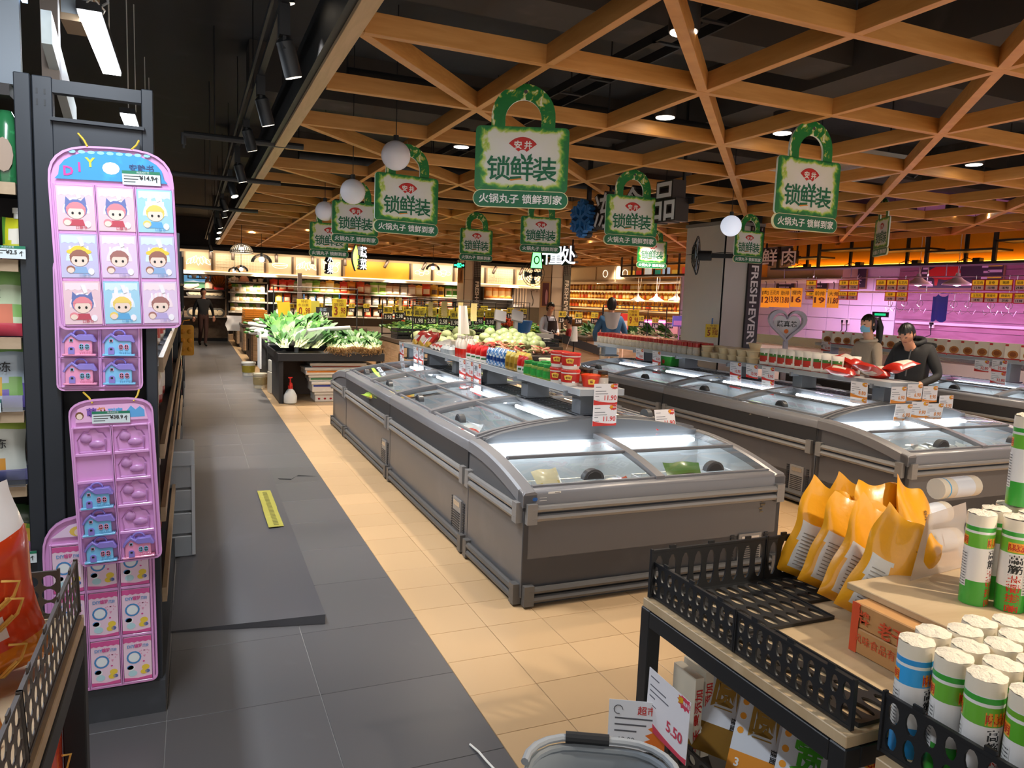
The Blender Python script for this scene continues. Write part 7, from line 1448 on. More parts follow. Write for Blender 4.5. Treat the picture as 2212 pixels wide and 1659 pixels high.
b = B(); b.prism([(.03, .62), (.30, .62), (.26, .66), (.18, .685), (.09, .665)], .007, .009, 0, FRONT); b.prism([(.12+.03*cos(a), .64+.02*sin(a)) for a in [2*pi*i/12 for i in range(12)]], .009, .0094, 1, FRONT); b.prism([(.12+.014*cos(a), .636+.014*sin(a)) for a in [2*pi*i/12 for i in range(12)]], .0094, .0098, 2, FRONT); b.obj('header_card', (mat('#ecd0ea', .4), mat('#e8c45a', .4), SKIN), T4)
tag_label(T4, .14, .575, .11, .045, '24.9', 0, -.03)
# jelly shelf on the far left
t = thing('shelf_unit', 'shelf of jelly pouches with pale timber lips at the left edge', 'shelf', (-1.1, RY, 0)); JZ = (2.06, 1.79, 1.512, 1.243, .965, .672, .4)
b = B(); b.bx(-.3, .52, .42, .45, .1, 2.42); b.bx(-.3, .52, .02, .45, 2.36, 2.40); b.obj('back_panel', mat('#2a2523', .7), t)
b = B(); b.bx(-.3, .53, .39, .419, 2.1, 2.36); b.obj('timber_panel', LIP, t)
for z in JZ:
    b = B(); b.bx(-.3, .53, .02, .42, z-.02, z-.002, 1); b.bx(-.3, .53, 0, .02, z-.042, z, 0); b.obj('shelf_board', (LIP, RK), t)
def label_on(x, z, w, price): o = tag_label(None, 0, 0, w, .045, price[0]); o.location = (x, RY-.004, z); tag(o, 'green topped price label under the %s' % price[1], 'price label')
label_on(-.66, JZ[1]+.003, .118, ('2.5', 'spout pouch')); label_on(-.67, JZ[5]+.002, .128, ('5.9', 'slanted jelly bag')); label_on(-.72, JZ[3]+.0, .085, ('3.90', 'violet jelly pouch'))
jm = {}
def jelly(key, w, h, cols, rules, txt=None, spout=False):
    q = paint(pillow(w, h, .05, 9, seed=len(jm), notch=.3), rules); 
    if txt: q.text(txt, h*.16, len(cols), T(0, -.034, h*.6) @ FRONT, .01)
    if spout: q.cyl((0, 0, h*.97), (0, 0, h*1.12), .012, 10, len(cols)+1); q.cyl((0, 0, h*1.1), (0, 0, h*1.22), .016, 10, len(cols)+1)
    jm[key] = q.mesh('jelly_pouch', [mat(c, .3, coat=.4, var=.06, scale=20) for c in cols]+[INK, WHITE], smooth=60); return jm[key]
shape = lambda w, h: None
pk = jelly('pink', .2, .255, ('#8fbf6a', '#cfe0b8', '#e07a5a', '#d9485a'), [(1, lambda x, y, z: z < .19), (2, lambda x, y, z: (x/.07)**2+((z-.085)/.04)**2 < 1), (0, lambda x, y, z: x > .05 and .07 < z < .12), (3, lambda x, y, z: z < .04)], '冻')
pu = jelly('purple', .2, .255, ('#8fbf6a', '#b9c9d8', '#e8b03a', '#7a6ab8'), [(1, lambda x, y, z: z < .2), (3, lambda x, y, z: z < .1 and x > .0), (2, lambda x, y, z: ((x+.03)/.05)**2+((z-.08)/.045)**2 < 1), (0, lambda x, y, z: ((x-.05)/.03)**2+((z-.08)/.03)**2 < 1)], '果冻')
me_ = jelly('plum', .2, .24, ('#b9cf5a', '#e3e6dc', '#e8a03a', '#8a86b8'), [(1, lambda x, y, z: z < .19), (2, lambda x, y, z: ((x+.02)/.05)**2+((z-.07)/.04)**2 < 1), (3, lambda x, y, z: z < .04)], '梅冻')
sp = jelly('spout', .1, .155, ('#c9c82a', '#5f9a3a', '#e8e0d0', '#c98a7a'), [(1, lambda x, y, z: abs(x) > .036 and z > .06), (2, lambda x, y, z: (x/.03)**2+((z-.09)/.03)**2 < 1), (3, lambda x, y, z: z < .035)], None, True)
lo = jelly('low', .22, .18, ('#7fae3a', '#2f4a2a', '#e8b84a', '#d88ac0'), [(1, lambda x, y, z: z > .12), (2, lambda x, y, z: ((x-.01)/.06)**2+((z-.08)/.03)**2 < 1), (3, lambda x, y, z: z < .05)], None)
for m_, x, z, lab in ((sp, -.585, JZ[1], 'yellow green spout pouch with a white cap on the jelly shelf'), (sp, -.69, JZ[1], 'yellow green spout pouch at the picture edge'), (pk, -.66, JZ[2], 'green and red jelly pouch, front one on the jelly shelf'), (pk, -.645, JZ[2], 'green and red jelly pouch behind the front one'), (pu, -.66, JZ[3], 'green and violet jelly pouch on the jelly shelf'), (me_, -.68, JZ[4], 'pale jelly pouch with an orange fruit on the jelly shelf'), (me_, -.65, JZ[4], 'jelly pouch half hidden behind the pale one'), (lo, -.65, JZ[5]+.02, 'green and pink jelly bag lying slanted on the low shelf'), (lo, -.72, JZ[5], 'dark green jelly bag behind the slanted one'), (pu, -.62, JZ[6], 'jelly pouch on the lowest shelf behind the black basket rim')):
    behind = 'behind' in lab and 'basket' not in lab; put(m_, 'jelly_pouch', lab, 'jelly pouch', (x, RY+.09+.08*behind, z), rot=(-.08, .25 if m_ is lo and not behind else 0, rnd(-.1, .1)))
for k, x in enumerate((-.61, -.69)):
    b = B(); b.lathe([(.045, 0), (.055, .08), (.055, .2), (.03, .24), (.02, .26)], 12, 0); b.prism([(.03*cos(a), .1+.06*sin(a)) for a in [2*pi*i/12 for i in range(12)]], .05, .057, 1, FRONT); tag(b.obj('green_pack', (mat('#2f7a4a', .2, coat=.5, var=.3, scale=30), mat('#a08a78', .5)), None, loc=(x, RY+.1, JZ[0])), ('right', 'left')[k]+' shiny green pack on the top jelly shelf', 'pack')
for k, (x, z) in enumerate(((-.62, JZ[3]), (-.62, JZ[4]))):
    b = B(); b.bx(-.1, .05, -.012, -.008, 0, .06); tag(b.obj('shelf_guard', glass('guard%d' % k, (.85, .9, .95), .1), None, loc=(x, RY, z)), ('upper', 'lower')[k]+' clear plastic guard on the jelly shelf lip', 'guard')
# far racks along the aisle, drawers, yellow tray
t = thing('drawer_tower', 'translucent plastic drawer tower standing at the side of the left rack', 'drawers', (-.1, 5.0, 0)); hh = atY(422, 975, 4.98).z
PL = mat('#c9d3dd', .3, alpha=.55)
for k in range(4): b = B(); b.bx(-.2, .1, 0, .4, .01+hh*.86*k/4, hh*.86*(k+1)/4-.004); b.obj('drawer', PL, t, bevel=.006)
b = B(); b.prism(rrect(.31, .42, .03), hh*.86, hh, 0, T(-.05, .2, 0)); b.obj('top_box', PL, t, bevel=.008); b = B(); b.bx(.085, .105, -.006, .4, .02, hh*.87); b.obj('side_frame', mat('#c3cad2', .4), t)
t = thing('shelf_rack', 'far black rack along the left of the aisle, behind the clear drawers', 'rack', (RXA, 9.3, 0))
for y in (.0, 2.2, 4.4): b = B(); b.bx(w-.05, w, y, y+.05, 0, 2.2); b.obj('upright', RK, t)
for z in (.12, .55, .95, 1.35, 1.75): b = B(); b.bx(0, w, 0, 6, z-.03, z); b.obj('shelf_board', RK, t)
b = B(); b.bx(0, .02, 0, 6, 0, 2.2); b.obj('back_panel', BLACK, t)
for z in (.13, .56, .96, 1.36): goods('coloured pack on the far rack by the aisle', 9.4, 14.9, z, (redp, blup, gold, pk)[int(z*7) % 4], 10, 'packs on the far rack', .22)
p = atX(402, 735, -.08); b = B(); b.prism(rrect(.2, .42, .03), 0, .02, 0, FRONT)
for c in range(2):
    for r in range(3): b.ball((-.045+.09*c, -.02, -.12+.12*r), .035, 10, 1, 5, (1, .3, 1))
b.tube([(-.06, 0, .2), (-.03, 0, .27), (.05, .03, .28)], .006, 5, 1); tag(b.obj('yellow_tray', (mat('#e8a81c', .4), mat('#d8941a', .4)), None, loc=p), 'yellow moulded toy tray hanging on the far rack', 'display tray')
# ================================================================ near right tables
BKP = mat('#1d1e20', .45); WTOP = wood('#c9b08c', '#b89c76', (1, 4, 1), .45, 2.5)
def lattice(w, h, nx, ny, M, th=.006, cap=True, slit=False):
    if slit: th = .003
    """black plastic panel with oval holes, in the local xy plane of M (x along, y up)"""
    b = B(); cw, ch = w/nx, h/ny; n = 12
    for i in range(nx):
        for j in range(ny):
            cx, cy = (i+.5)*cw, (j+.5)*ch; rx, ry = (cw*.42, ch*.43) if slit else (cw*.33, ch*.42)
            sq = []; el = []
            for k in range(n):
                a = 2*pi*k/n+pi/n; m_ = max(abs(cos(a)), abs(sin(a))); sq.append((cx+cw/2*cos(a)/m_, cy+ch/2*sin(a)/m_)); e = 2.6 if slit else 2
                el.append((cx+rx*cos(a), cy+ry*sin(a)))
            vs = [(x, y, z) for z in (0, th) for x, y in sq+el]; fs = []
            for k in range(n):
                q = (k+1) % n; f = 2*n
                fs += [(k, n+k, n+q, q), (f+k, f+q, f+n+q, f+n+k), (n+k, f+n+k, f+n+q, n+q)]
            b.add(vs, fs, 0, M)
    if cap:
        b.bx(0, w, h, h+.008, -.002, th+.002, 0, M); b.bx(0, w, -.008, 0, -.002, th+.002, 0, M); b.bx(-.006, 0, -.008, h+.012, -.002, th+.004, 0, M); b.bx(w, w+.006, -.008, h+.012, -.002, th+.004, 0, M)
        for k in range(max(2, int(w/.13))): x = w*(k+.5)/max(2, int(w/.13)); b.bx(x-.012, x+.012, h+.008, h+.018, 0, th, 0, M)
    return b
TX0, TX1, TY0, TY1, TZ = 1.365, 2.45, 1.15, 2.0, .75
def table(lab, x0, x1, y0, y1, zt, rz=0, shelfz=.22, leg=.05):
    t = thing('display_table', lab, 'table', (x0, y0, 0), rz); w, d = x1-x0, y1-y0
    for x in (0, w-leg):
        for y in (0, d-leg): b = B(); b.bx(x, x+leg, y, y+leg, 0, zt-.03); b.obj('leg', BKP, t, bevel=.003)
    b = B(); b.bx(leg, w-leg, 0, .03, zt-.085, zt-.032); b.bx(leg, w-leg, d-.03, d, zt-.085, zt-.032); b.bx(0, .03, leg, d-leg, zt-.085, zt-.032); b.bx(w-.03, w, leg, d-leg, zt-.085, zt-.032); b.obj('frame', BKP, t, bevel=.002)
    b = B(); b.bx(.004, w-.004, .004, d-.004, zt-.03, zt); b.obj('top', WTOP, t, bevel=.002)
    b = B(); b.bx(.01, w-.01, .01, d-.01, shelfz-.03, shelfz); b.obj('lower_shelf', BKP, t); return t
ta = table('near right black display table with a pale timber top', TX0, TX1, TY0, TY1, TZ)
tb = table('second display table, carrying the noodle rolls at the right edge', TX0, TX1, .12, TY0-.07, TZ)
ROTX = Matrix(((0, 0, -1, 0), (-1, 0, 0, 0), (0, 1, 0, 0), (0, 0, 0, 1)))   # panel along -Y seen from -X
def lpanel(lab, w, h, nx, ny, M, name='divider_panel'): return tag(lattice(w, h, nx, ny, M).obj(name, BKP), lab, 'divider')
for k, (ya, yb) in enumerate(((1.985, 1.58), (1.57, 1.17))): lpanel(('far', 'near')[k]+' black oval hole divider along the front edge of the near right table', ya-yb, .105, 11, 2, T(1.40, ya, TZ+.012) @ ROTX)
lpanel('black oval hole divider along the front of the noodle roll table', .62, .12, 14, 2, T(1.40, 1.085, TZ+.012) @ ROTX)
for k, (xa, xb) in enumerate(((1.385, 1.86), (1.87, 2.3))): lpanel(('left', 'right')[k]+' black oval hole divider along the back edge of the near right table', xb-xa, .145, 9 if k == 0 else 8, 1, T(xa, 1.985, TZ+.012) @ FRONT)
FLAT = I4
for k, (xa, ya, w_, d_, nx, ny) in enumerate(((1.43, 1.66, .42, .31, 9, 4), (1.86, 1.78, .34, .19, 7, 3), (1.43, 1.18, .17, .45, 4, 5))): tag(lattice(w_, d_, nx, ny, T(xa, ya, TZ+.003)).obj('grid_mat', BKP), ('larger black grid mat lying on the near right table', 'smaller black grid mat under the yellow bags', 'black grid mat at the near front of the table')[k], 'mat')
# carton, boards, clear price holder
CARD_ = mat('#c9935a', .6, var=.06, scale=12); 
t = thing('carton', 'brown carton with red print under the timber board', 'carton', (1.735, 1.13, TZ+.001)); b = B(); b.bx(0, .5, 0, .355, 0, .073); b.bx(.003, .5, .003, .355, .074, .145); b.obj('body', CARD_, t, bevel=.003)
b = B(); M = T(-.0008, .2, .1) @ FACEX; b.text('老干妈', .05, 0, M, .02, w=.13); b.text('牌', .04, 0, M @ T(-.115, .01, 0), .02); b.text('风味食品有限责任', .03, 0, M @ T(-.03, -.055, 0), w=.22); b.bx(-.001, 0, .33, .355, .0, .145); b.prism([(.015*cos(a), .015*sin(a)) for a in [2*pi*i/12 for i in range(12)]], 0, .001, 1, M @ T(.09, .02, 0)); b.bx(-.001, 0, .03, .034, .01, .05, 1); b.bx(-.001, 0, .06, .064, .01, .05, 1); b.bx(-.001, 0, .03, .064, .048, .05, 1)
b.obj('print', (mat('#d9522a', .6), mat('#3a2a20', .6)), t)
b = B(); b.bx(1.79, 2.45, 1.0, 1.56, TZ+.147, TZ+.167); tag(b.obj('timber_board', WTOP, None, bevel=.002), 'pale timber board lying on the brown carton', 'board')
b = B(); b.bx(1.93, 2.45, 1.565, 1.75, TZ+.06, TZ+.08); b.bx(2.0, 2.4, 1.6, 1.72, TZ, TZ+.06); tag(b.obj('timber_board', WTOP, None, bevel=.002), 'second timber board behind the carton board', 'board')
b = B(); b.quad([(0, 0, 0), (.33, .04, .0), (.36, .10, .19), (.09, .03, .19)]); b.text('1.90', .05, 1, T(.17, .052, .09) @ Rx(1.25) @ Ry(pi), .01)
tag(b.obj('price_holder', (mat('#b9a89a', .25, alpha=.75, coat=.5), mat('#c98a7a', .5, alpha=.6)), None, loc=(1.98, 1.50, TZ+.169)), 'clear plastic price holder seen from behind, beside the yellow bags', 'price holder')
# noodle rolls
def noodle(c1, c2, band, txt):
    H, r = .265, .0365; b = B(); b.lathe([(r, 0), (r, .07)], 22, 1); b.lathe([(r, .07), (r, .165)], 22, 0); b.lathe([(r, .165), (r*1.004, .205)], 22, 2); b.lathe([(r, .205), (r, .212)], 22, 0); b.lathe([(r, .212), (r, .224)], 22, 1); b.lathe([(r, .224), (r, .226)], 22, 0)
    rs = random.Random(5); n = 22; top = [(r*cos(2*pi*i/n), r*sin(2*pi*i/n), .258+rs.uniform(-.003, .003)) for i in range(n)]; b.lathe([(r, .226), (r*.99, .257)], n, 3)
    R2 = [(r*.6*cos(2*pi*i/n+.1), r*.6*sin(2*pi*i/n+.1), .263+rs.uniform(-.004, .004)) for i in range(n)]; vs = top+R2+[(0, 0, .264)]; b.add(vs, [(i, (i+1) % n, n+(i+1) % n, n+i) for i in range(n)]+[(n+i, n+(i+1) % n, 2*n) for i in range(n)], 4)
    def wrap(q, a0, m):   # lay flat print round the roll
        v = [(r*1.006*sin(x/r+a0), -r*1.006*cos(x/r+a0), z) for x, z in q]; return v
    def wtext(s, h, x, z, m, bold=.02):
        vs, fs, x0, x1, y0, y1 = glyphs(s, bold); b.add(wrap([((p[0]-(x0+x1)/2)*h+x, (p[1]-.36)*h+z) for p in vs], 0, m), fs, m)
    def wrect(x0, x1, z0, z1, m): q = [(x0+(x1-x0)*i/6, z) for z in (z0, z1) for i in range(7)]; b.add([(p[0]*.999, p[1]*.999, p[2]) for p in wrap(q, 0, m)], [(i, i+1, i+8, i+7) for i in range(6)], m)
    for x in (0, .12, -.12):
        wrect(x-.03, x+.03, .168, .195, 5); wtext('陈克明', .02, x, .181, 6)
        for k, ch in enumerate(txt): wtext(ch, .026, x-.012, .148-.027*k, 6 if k > 1 else 7)
        wrect(x+.014, x+.034, .05, .15, 8)
        for k in range(12): wrect(x+.016, x+.032, .054+.008*k, .057+.008*k, 7)
    return b.mesh('noodle_roll', [mat('#eeeae6', .25, coat=.4), mat(c1, .3, coat=.3), mat(c2, .3, coat=.3), mat('#efe2cb', .35, coat=.4), mat('#f1e4cc', .8, var=.1, scale=160, bump=.6), mat(band, .4), mat('#c8301c', .45), INK, mat('#dcdad6', .4)], smooth=50)
NG = noodle('#3fa63a', '#6fb83a', '#f0a030', '高筋玉带挂面'); NB = noodle('#2f96d8', '#3aa6e6', '#f0a030', '高筋细挂面'); NY = noodle('#6fae2c', '#5fb02c', '#f0a030', '玉米风味')
rolls = []
for r_ in range(6):
    for c_ in range(5):
        x, y = 1.455+.078*c_+(.012 if r_ % 2 else 0), 1.07-.079*r_+.02*(c_ % 2)
        rolls.append((x, y))
for i, (x, y) in enumerate(rolls):
    c_, r_ = i % 5, i//5; m_ = NB if (c_, r_) == (0, 0) else (NY if (c_ == 0 and r_ >= 3) else NG)
    front = c_ == 0
    lab = {0: 'blue banded noodle roll, first of the front row', 5: 'green banded noodle roll next to the blue one', 10: 'green banded noodle roll, third of the front row'}.get(i, '%s noodle roll of the %s row behind the front row' % (nth(r_), _U[max(0, c_-1)]) if not front else '%s roll of the front row, yellow green' % nth(r_))
    put(m_, 'noodle_roll', lab, 'noodle roll', (x, y, TZ+.001), rnd(-.3, .3)+.2, 'packed noodle rolls')
BZ = TZ+.168
for k, (x, y, z, lab) in enumerate(((2.02, 1.33, 0, 'left noodle roll standing on the timber board'), (2.075, 1.265, 0, 'middle noodle roll on the timber board, its back turned'), (2.135, 1.20, 0, 'right noodle roll standing on the timber board'), (2.11, 1.35, 0, 'noodle roll behind the middle one on the board'), (2.17, 1.285, 0, 'noodle roll behind the right one on the board'), (2.2, 1.37, 0, 'rear noodle roll on the board carrying another one'), (2.185, 1.335, .268, 'topmost noodle roll, stacked on the others'))):
    put(NG, 'noodle_roll', lab, 'noodle roll', (x, y, BZ+z), (.4, 2.6, -.1, 1, 2, .3, .15)[k])
NW = B(); NW.lathe([(.04, 0), (.04, .21)], 18, 0, Ry(pi/2)); NW.lathe([(.0404, .03), (.0404, .036)], 18, 1, Ry(pi/2)); NW.lathe([(.0404, .07), (.0404, .17)], 18, 2, Ry(pi/2)); NW = NW.mesh('noodle_roll', (mat('#e3d6c0', .5), mat('#4aa8dc', .4), mat('#e6e8ee', .35)))
for k, (x, y, z, rz) in enumerate(((2.37, 1.88, 0, .1), (2.40, 1.79, 0, .05), (2.42, 1.84, .08, .12), (2.62, 1.90, .16, 0))): put(NW, 'noodle_roll', ('far', 'near', 'upper', 'hindmost')[k]+' white and blue noodle roll lying behind the price holder', 'noodle roll', (x-.02, y, TZ+.15+z), rz)
b = B(); b.bx(2.3, 2.75, 1.77, 1.99, TZ+.001, TZ+.108); tag(b.obj('carton', CARD_, None, bevel=.003), 'low carton under the lying noodle rolls', 'carton')
b = B(); b.ball((0, 0, .04), .04, 10, 0, 6, (1, .8, 1.2)); b.cyl((0, 0, .08), (0, 0, .12), .012, 8, 1); b.ball((0, 0, .125), .02, 8, 1, 5); tag(b.obj('tied_bag', (mat('#dfe3e6', .3), mat('#3aa0e0', .4)), None, loc=(2.33, 1.56, TZ+.169)), 'knotted clear bag with a blue tie by the topmost noodle roll', 'bag')
# yellow snack bags
def chipbag(seed):
    q = pillow(.25, .40, .085, 22, notch=.42, wob=.07, seed=seed); rs = random.Random(seed)
    q.v = [(x+.012*sin(31*z+9*x+seed)*(z/.4), y+.008*sin(23*x+17*z+seed)*(.4+z), z+(.02*(x/.125)*(-1)**seed+.006*sin(40*x))*(z/.4)**3) for x, y, z in q.v]; q.m = [0]*len(q.f)
    paint(q, [(1, lambda x, y, z: y < 0 and -.09 < x < -.015 and .03 < z < .23), (2, lambda x, y, z: y < 0 and .02 < x < .1 and .03 < z < .1 and (int(x*70)+int(z*60)) % 3 == 0), (3, lambda x, y, z: y < 0 and .02 < x < .09 and .05 < z < .2 and (int(x*50)+int(z*44)) % 4 == 0)])
    M = T(.05, -.03, .3) @ FRONT @ Rz(.2)
    for k, c in enumerate('李子柒'): q.text(c, .028, 4, M @ T(0, -.026*k, 0), .01)
    for k in range(10): q.bx(-.08, -.03+.01*(k % 3), -.046, -.045, .05+.015*k, .054+.015*k, 5)
    for a_, c_ in ((.3, 2), (-.5, 2), (.9, 3), (0, 6)):
        o_ = Vector((.055+.02*sin(5*a_), -.046, .13+.05*cos(3*a_)-.03*(c_ == 6))); q.tube([o_, o_+Vector((.02*sin(a_), -.003, .03)), o_+Vector((.035*sin(a_*2), 0, .055))], [.004, .009, .002], 5, c_)
    return q.mesh('snack_bag', [mat(c, .3, coat=.35, var=.05, scale=18, bump=.15) for c in ('#eda51a', '#d8d4cc', '#3f8a3a', '#f2e6c8')]+[mat('#5a3a14', .5), mat('#8a8680', .5), mat('#c8501f', .5)], smooth=45)
CB = [chipbag(s) for s in (3, 8, 21)]
for k, (x, y, rz, ry, rx, lab) in enumerate(((2.0, 1.93, -.55, .30, -.12, 'leftmost yellow snack bag, leaning at the back divider'), (1.99, 1.82, -.45, .36, -.16, 'second yellow snack bag from the left'), (1.95, 1.70, -.35, .42, -.16, 'third yellow snack bag, front with pepper drawing'), (1.93, 1.60, -.6, .40, -.15, 'yellow snack bag closest to the brown carton'), (2.17, 1.80, -.2, .25, -.25, 'crumpled yellow snack bag right of the leaning ones'), (2.28, 1.72, .1, .35, -.3, 'rightmost yellow snack bag beside the price holder'), (2.16, 1.93, -.7, .2, -.1, 'yellow snack bag behind the others'))):
    put(CB[k % 3], 'snack_bag', lab, 'snack bag', (x, y, TZ+.012+(.03 if k in (4, 5) else 0)), rot=(rx, ry, rz), sc=.85)
# lower shelf: flat noodle packs, white boxes, lattice guard, price cards
def flatpack(ch, c, cb):
    w, h = .13, .27; q = B(); q.bx(-w/2, w/2, -.022, .022, 0, h, 0); q.bx(-w/2, w/2, -.0228, -.022, 0, h*.3, 1)
    M = T(.012, -.0232, h*.62) @ FRONT; q.text(ch, .085, 2, M, .03); q.text('挂面', .018, 3, T(.05, -.0232, h*.36) @ FRONT @ Rz(-pi/2), .02); q.bx(-.02, .06, -.0229, -.022, h*.87, h*.97, 4); q.text('陈克明', .024, 5, T(.02, -.0232, h*.92) @ FRONT, .02)
    for k in range(3): q.prism([(-.048+.009*cos(a), h*(.5+.14*k)+.009*sin(a)) for a in [2*pi*i/10 for i in range(10)]], .022, .0229, 4, FRONT)
    q.text('3', .03, 6, T(-.04, -.0232, h*.2) @ FRONT, .03); return q.mesh('noodle_pack', [mat(k, .22, coat=.5) for k in ('#dfe3ea', cb, c, '#2a2a2c', '#f2a23a', '#b8281c', '#f3f0ea')], bevel=.004)
FP = [flatpack('圆', '#a8823a', '#8a6420'), flatpack('圆', '#a8823a', '#e8973a'), flatpack('宽', '#4fae2c', '#6fd02c'), flatpack('宽', '#4fae2c', '#6fd02c')]
SHZ = .22
for k, (yy, lab) in enumerate(((1.80, 'noodle pack with brown base, farthest on the lower shelf'), (1.62, 'noodle pack with orange base on the lower shelf'), (1.44, 'noodle pack with bright green base on the lower shelf'), (1.27, 'nearest noodle pack with green print on the lower shelf'))):
    put(FP[k], 'noodle_pack', lab, 'noodle pack', (1.53, yy, SHZ+.055), rot=(-.55, .0, -pi/2+.55), sc=1.12)
for k, (yy, xx) in enumerate(((1.92, 1.50), (1.945, 1.53))):
    b = B(); b.bx(-.016, .016, -.06, .06, 0, .3, 0); b.text('千禾 零添加', .03, 1, T(0, -.0605, .15) @ FRONT @ Rz(pi/2), .02, w=.22); b.bx(.016, .0165, -.05, .05, .02, .28, 2); tag(b.obj('white_box', (mat('#e6dcc6', .5), RED, mat('#4a4a4c', .5, var=.5, scale=80)), None, loc=(xx+.03*k, yy-.02, SHZ+.001)), ('left', 'right')[k]+' narrow cream box with red print at the lower shelf corner', 'box')
lpanel('black lattice guard along the lower shelf of the near right table', .72, .14, 14, 4, T(1.38, 1.93, SHZ+.012) @ ROTX, 'shelf_guard')
c5 = card_mesh('5.50', '#d8415a', .215, .20, 1); p = atX(1446, 1478, 1.33); o = put(c5, 'price_card', 'big 5.50 price card hanging on the lower shelf of the near table', 'price card', p); o.rotation_euler = (FACEX @ Rz(-.03)).to_euler()
b = B(); b.bx(-.09, .09, -.16, 0, -.002, 0, 0); b.text('超市', .03, 1, T(.03, -.03, .0008), .01); b.tube([(-.06+.014*cos(a), -.03+.014*sin(a), .001) for a in [2*pi*i/10 for i in range(9)]], .0015, 4, 2); b.prism([(.09, -.16), (.09, -.07)]+[(.06-.02*(i % 2)-.004*i, -.075-.011*i) for i in range(8)], 0, .001, 3)
for i in range(3): b.bx(-.07, .06-.03*i, -.06-.02*i, -.055-.02*i, 0, .0006, 2)
b.text('12.90', .025, 2, T(-.03, -.125, .0008))
p = atX(1378, 1515, 1.29); o = b.obj('price_card', (mat('#e9ecf0', .4), RED, mat('#5a5c62', .5), ORANGE)); o.location = p; o.rotation_euler = (Rz(-.5) @ FRONT @ Rx(-.1)).to_euler(); tag(o, 'white and orange price card at the corner of the near table', 'price card')
# shopping basket at the bottom edge
GRY = mat('#7f868c', .4); c = atD(1300, 1762, 1.42)
t = thing('shopping_basket', 'grey shopping basket with a black hand grip at the bottom edge', 'basket', (c.x, c.y, c.z), -.5)
P0 = rrect(.30, .42, .1, 5); b = B(); n = len(P0)
for k, (s, z) in enumerate(((1, .0), (.94, -.03), (.86, -.22), (.8, -.24))):
    if k == 0: prev = [(x, y, 0) for x, y in P0]; vs = list(prev)
    else: vs += [(x*s, y*s, z) for x, y in P0]
fs = [(r*n+i, r*n+(i+1) % n, (r+1)*n+(i+1) % n, (r+1)*n+i) for r in range(3) for i in range(n)]+[tuple(range(3*n, 4*n))]
b.add(vs, fs); b.tube([(x*1.01, y*1.01, .0) for x, y in P0], .009, 8, 0, True); b.obj('tub', GRY, t)
b = B(); hp_ = [(x*1.05, y*1.03, .02) for x, y in P0 if y >= -.02]; hp_ = sorted(hp_, key=lambda p: -atan2(p[1], p[0])); b.tube(hp_, .0085, 8); b.obj('handle', mat('#9a9ea2', .35), t)
b = B(); b.tube([(-.075, .216, .02), (.0, .217, .02), (.02, .217, .02)], .0125, 10); b.obj('grip', BLACK, t)
# ================================================================ near left basket table
tl = table('near left black display table with a mesh guard and snack bags', -.92, -.245, .55, 1.99, .92, 0, .3)
b = lattice(.62, .125, 14, 3, T(0, 0, 0) @ Matrix(((1, .25, 0, 0), (0, 1, 0, 0), (0, 0, 1, 0), (0, 0, 0, 1))), slit=True); b2 = lattice(.7, .125, 15, 3, Matrix(((1, .25, 0, 0), (0, 1, 0, 0), (0, 0, 1, 0), (0, 0, 0, 1))), slit=True)
M1 = Matrix(((0, 0, 1, 0), (-1, 0, 0, 0), (0, 1, 0, 0), (0, 0, 0, 1)))
GB = mat('#4f4843', .5)
for k, (bb, y0) in enumerate(((b, 1.985), (b2, 1.36))): bb.xf(T(-.262, y0, .933) @ M1 @ Rx(0)); tag(bb.obj('mesh_guard', GB), ('far', 'near')[k]+' brown black mesh guard on the edge of the near left table', 'guard')
bb = lattice(.5, .1, 14, 3, I4, slit=True); bb.xf(T(-.8, 1.975, .933) @ FRONT); tag(bb.obj('mesh_guard', GB), 'mesh guard across the far end of the near left table', 'guard')
q = pillow(.30, .36, .13, 14, notch=.3, seed=33); q.m = [0]*len(q.f); paint(q, [(1, lambda x, y, z: z > .235+.3*x), (2, lambda x, y, z: y < 0 and z < .06), (3, lambda x, y, z: y < 0 and (x-.02)**2/.0012+(z-.12)**2/.0016 < 1)])
q.text('旺', .06, 4, T(.03, -.066, .27) @ FRONT @ Rz(.3), .03)
q.v = [(x+.01*sin(27*z+9*x)*(z/.36), y+.012*sin(19*x+15*z)*(.3+z), z+.02*(x/.15)*(z/.36)) for x, y, z in q.v]
for a_ in range(9):
    o_ = Vector((rnd(-.1, .1), -.064, .05+.018*a_)); q.tube([o_+Vector((.03*sin(t_*1.3), -.003*(t_ % 2), .03*cos(t_*.9))) for t_ in range(6)], .003, 4, 5)
rbm = q.mesh('snack_bag', [mat(c, .2, coat=.6, var=.1, scale=14, bump=.2) for c in ('#d8421a', '#efe6e0', '#e0801c', '#eadfd6')]+[INK, mat('#e8b85a', .3, .3)], smooth=70)
put(rbm, 'snack_bag', 'large orange red snack bag with a white top behind the mesh guard', 'snack bag', (-.40, 1.66, .925), rot=(-.1, -.12, .55)); put(rbm, 'snack_bag', 'orange red snack bag on the table nearer the camera', 'snack bag', (-.42, 1.35, .925), rot=(-.1, -.1, .7))
put(rbm, 'snack_bag', 'orange red snack bag on the lower shelf of the near left table', 'snack bag', (-.36, 1.82, .42), rot=(-.1, .1, 1.2)); put(rbm, 'snack_bag', 'red snack bag on the lower shelf nearer the camera', 'snack bag', (-.36, 1.55, .42), rot=(-.1, .1, 1.0))
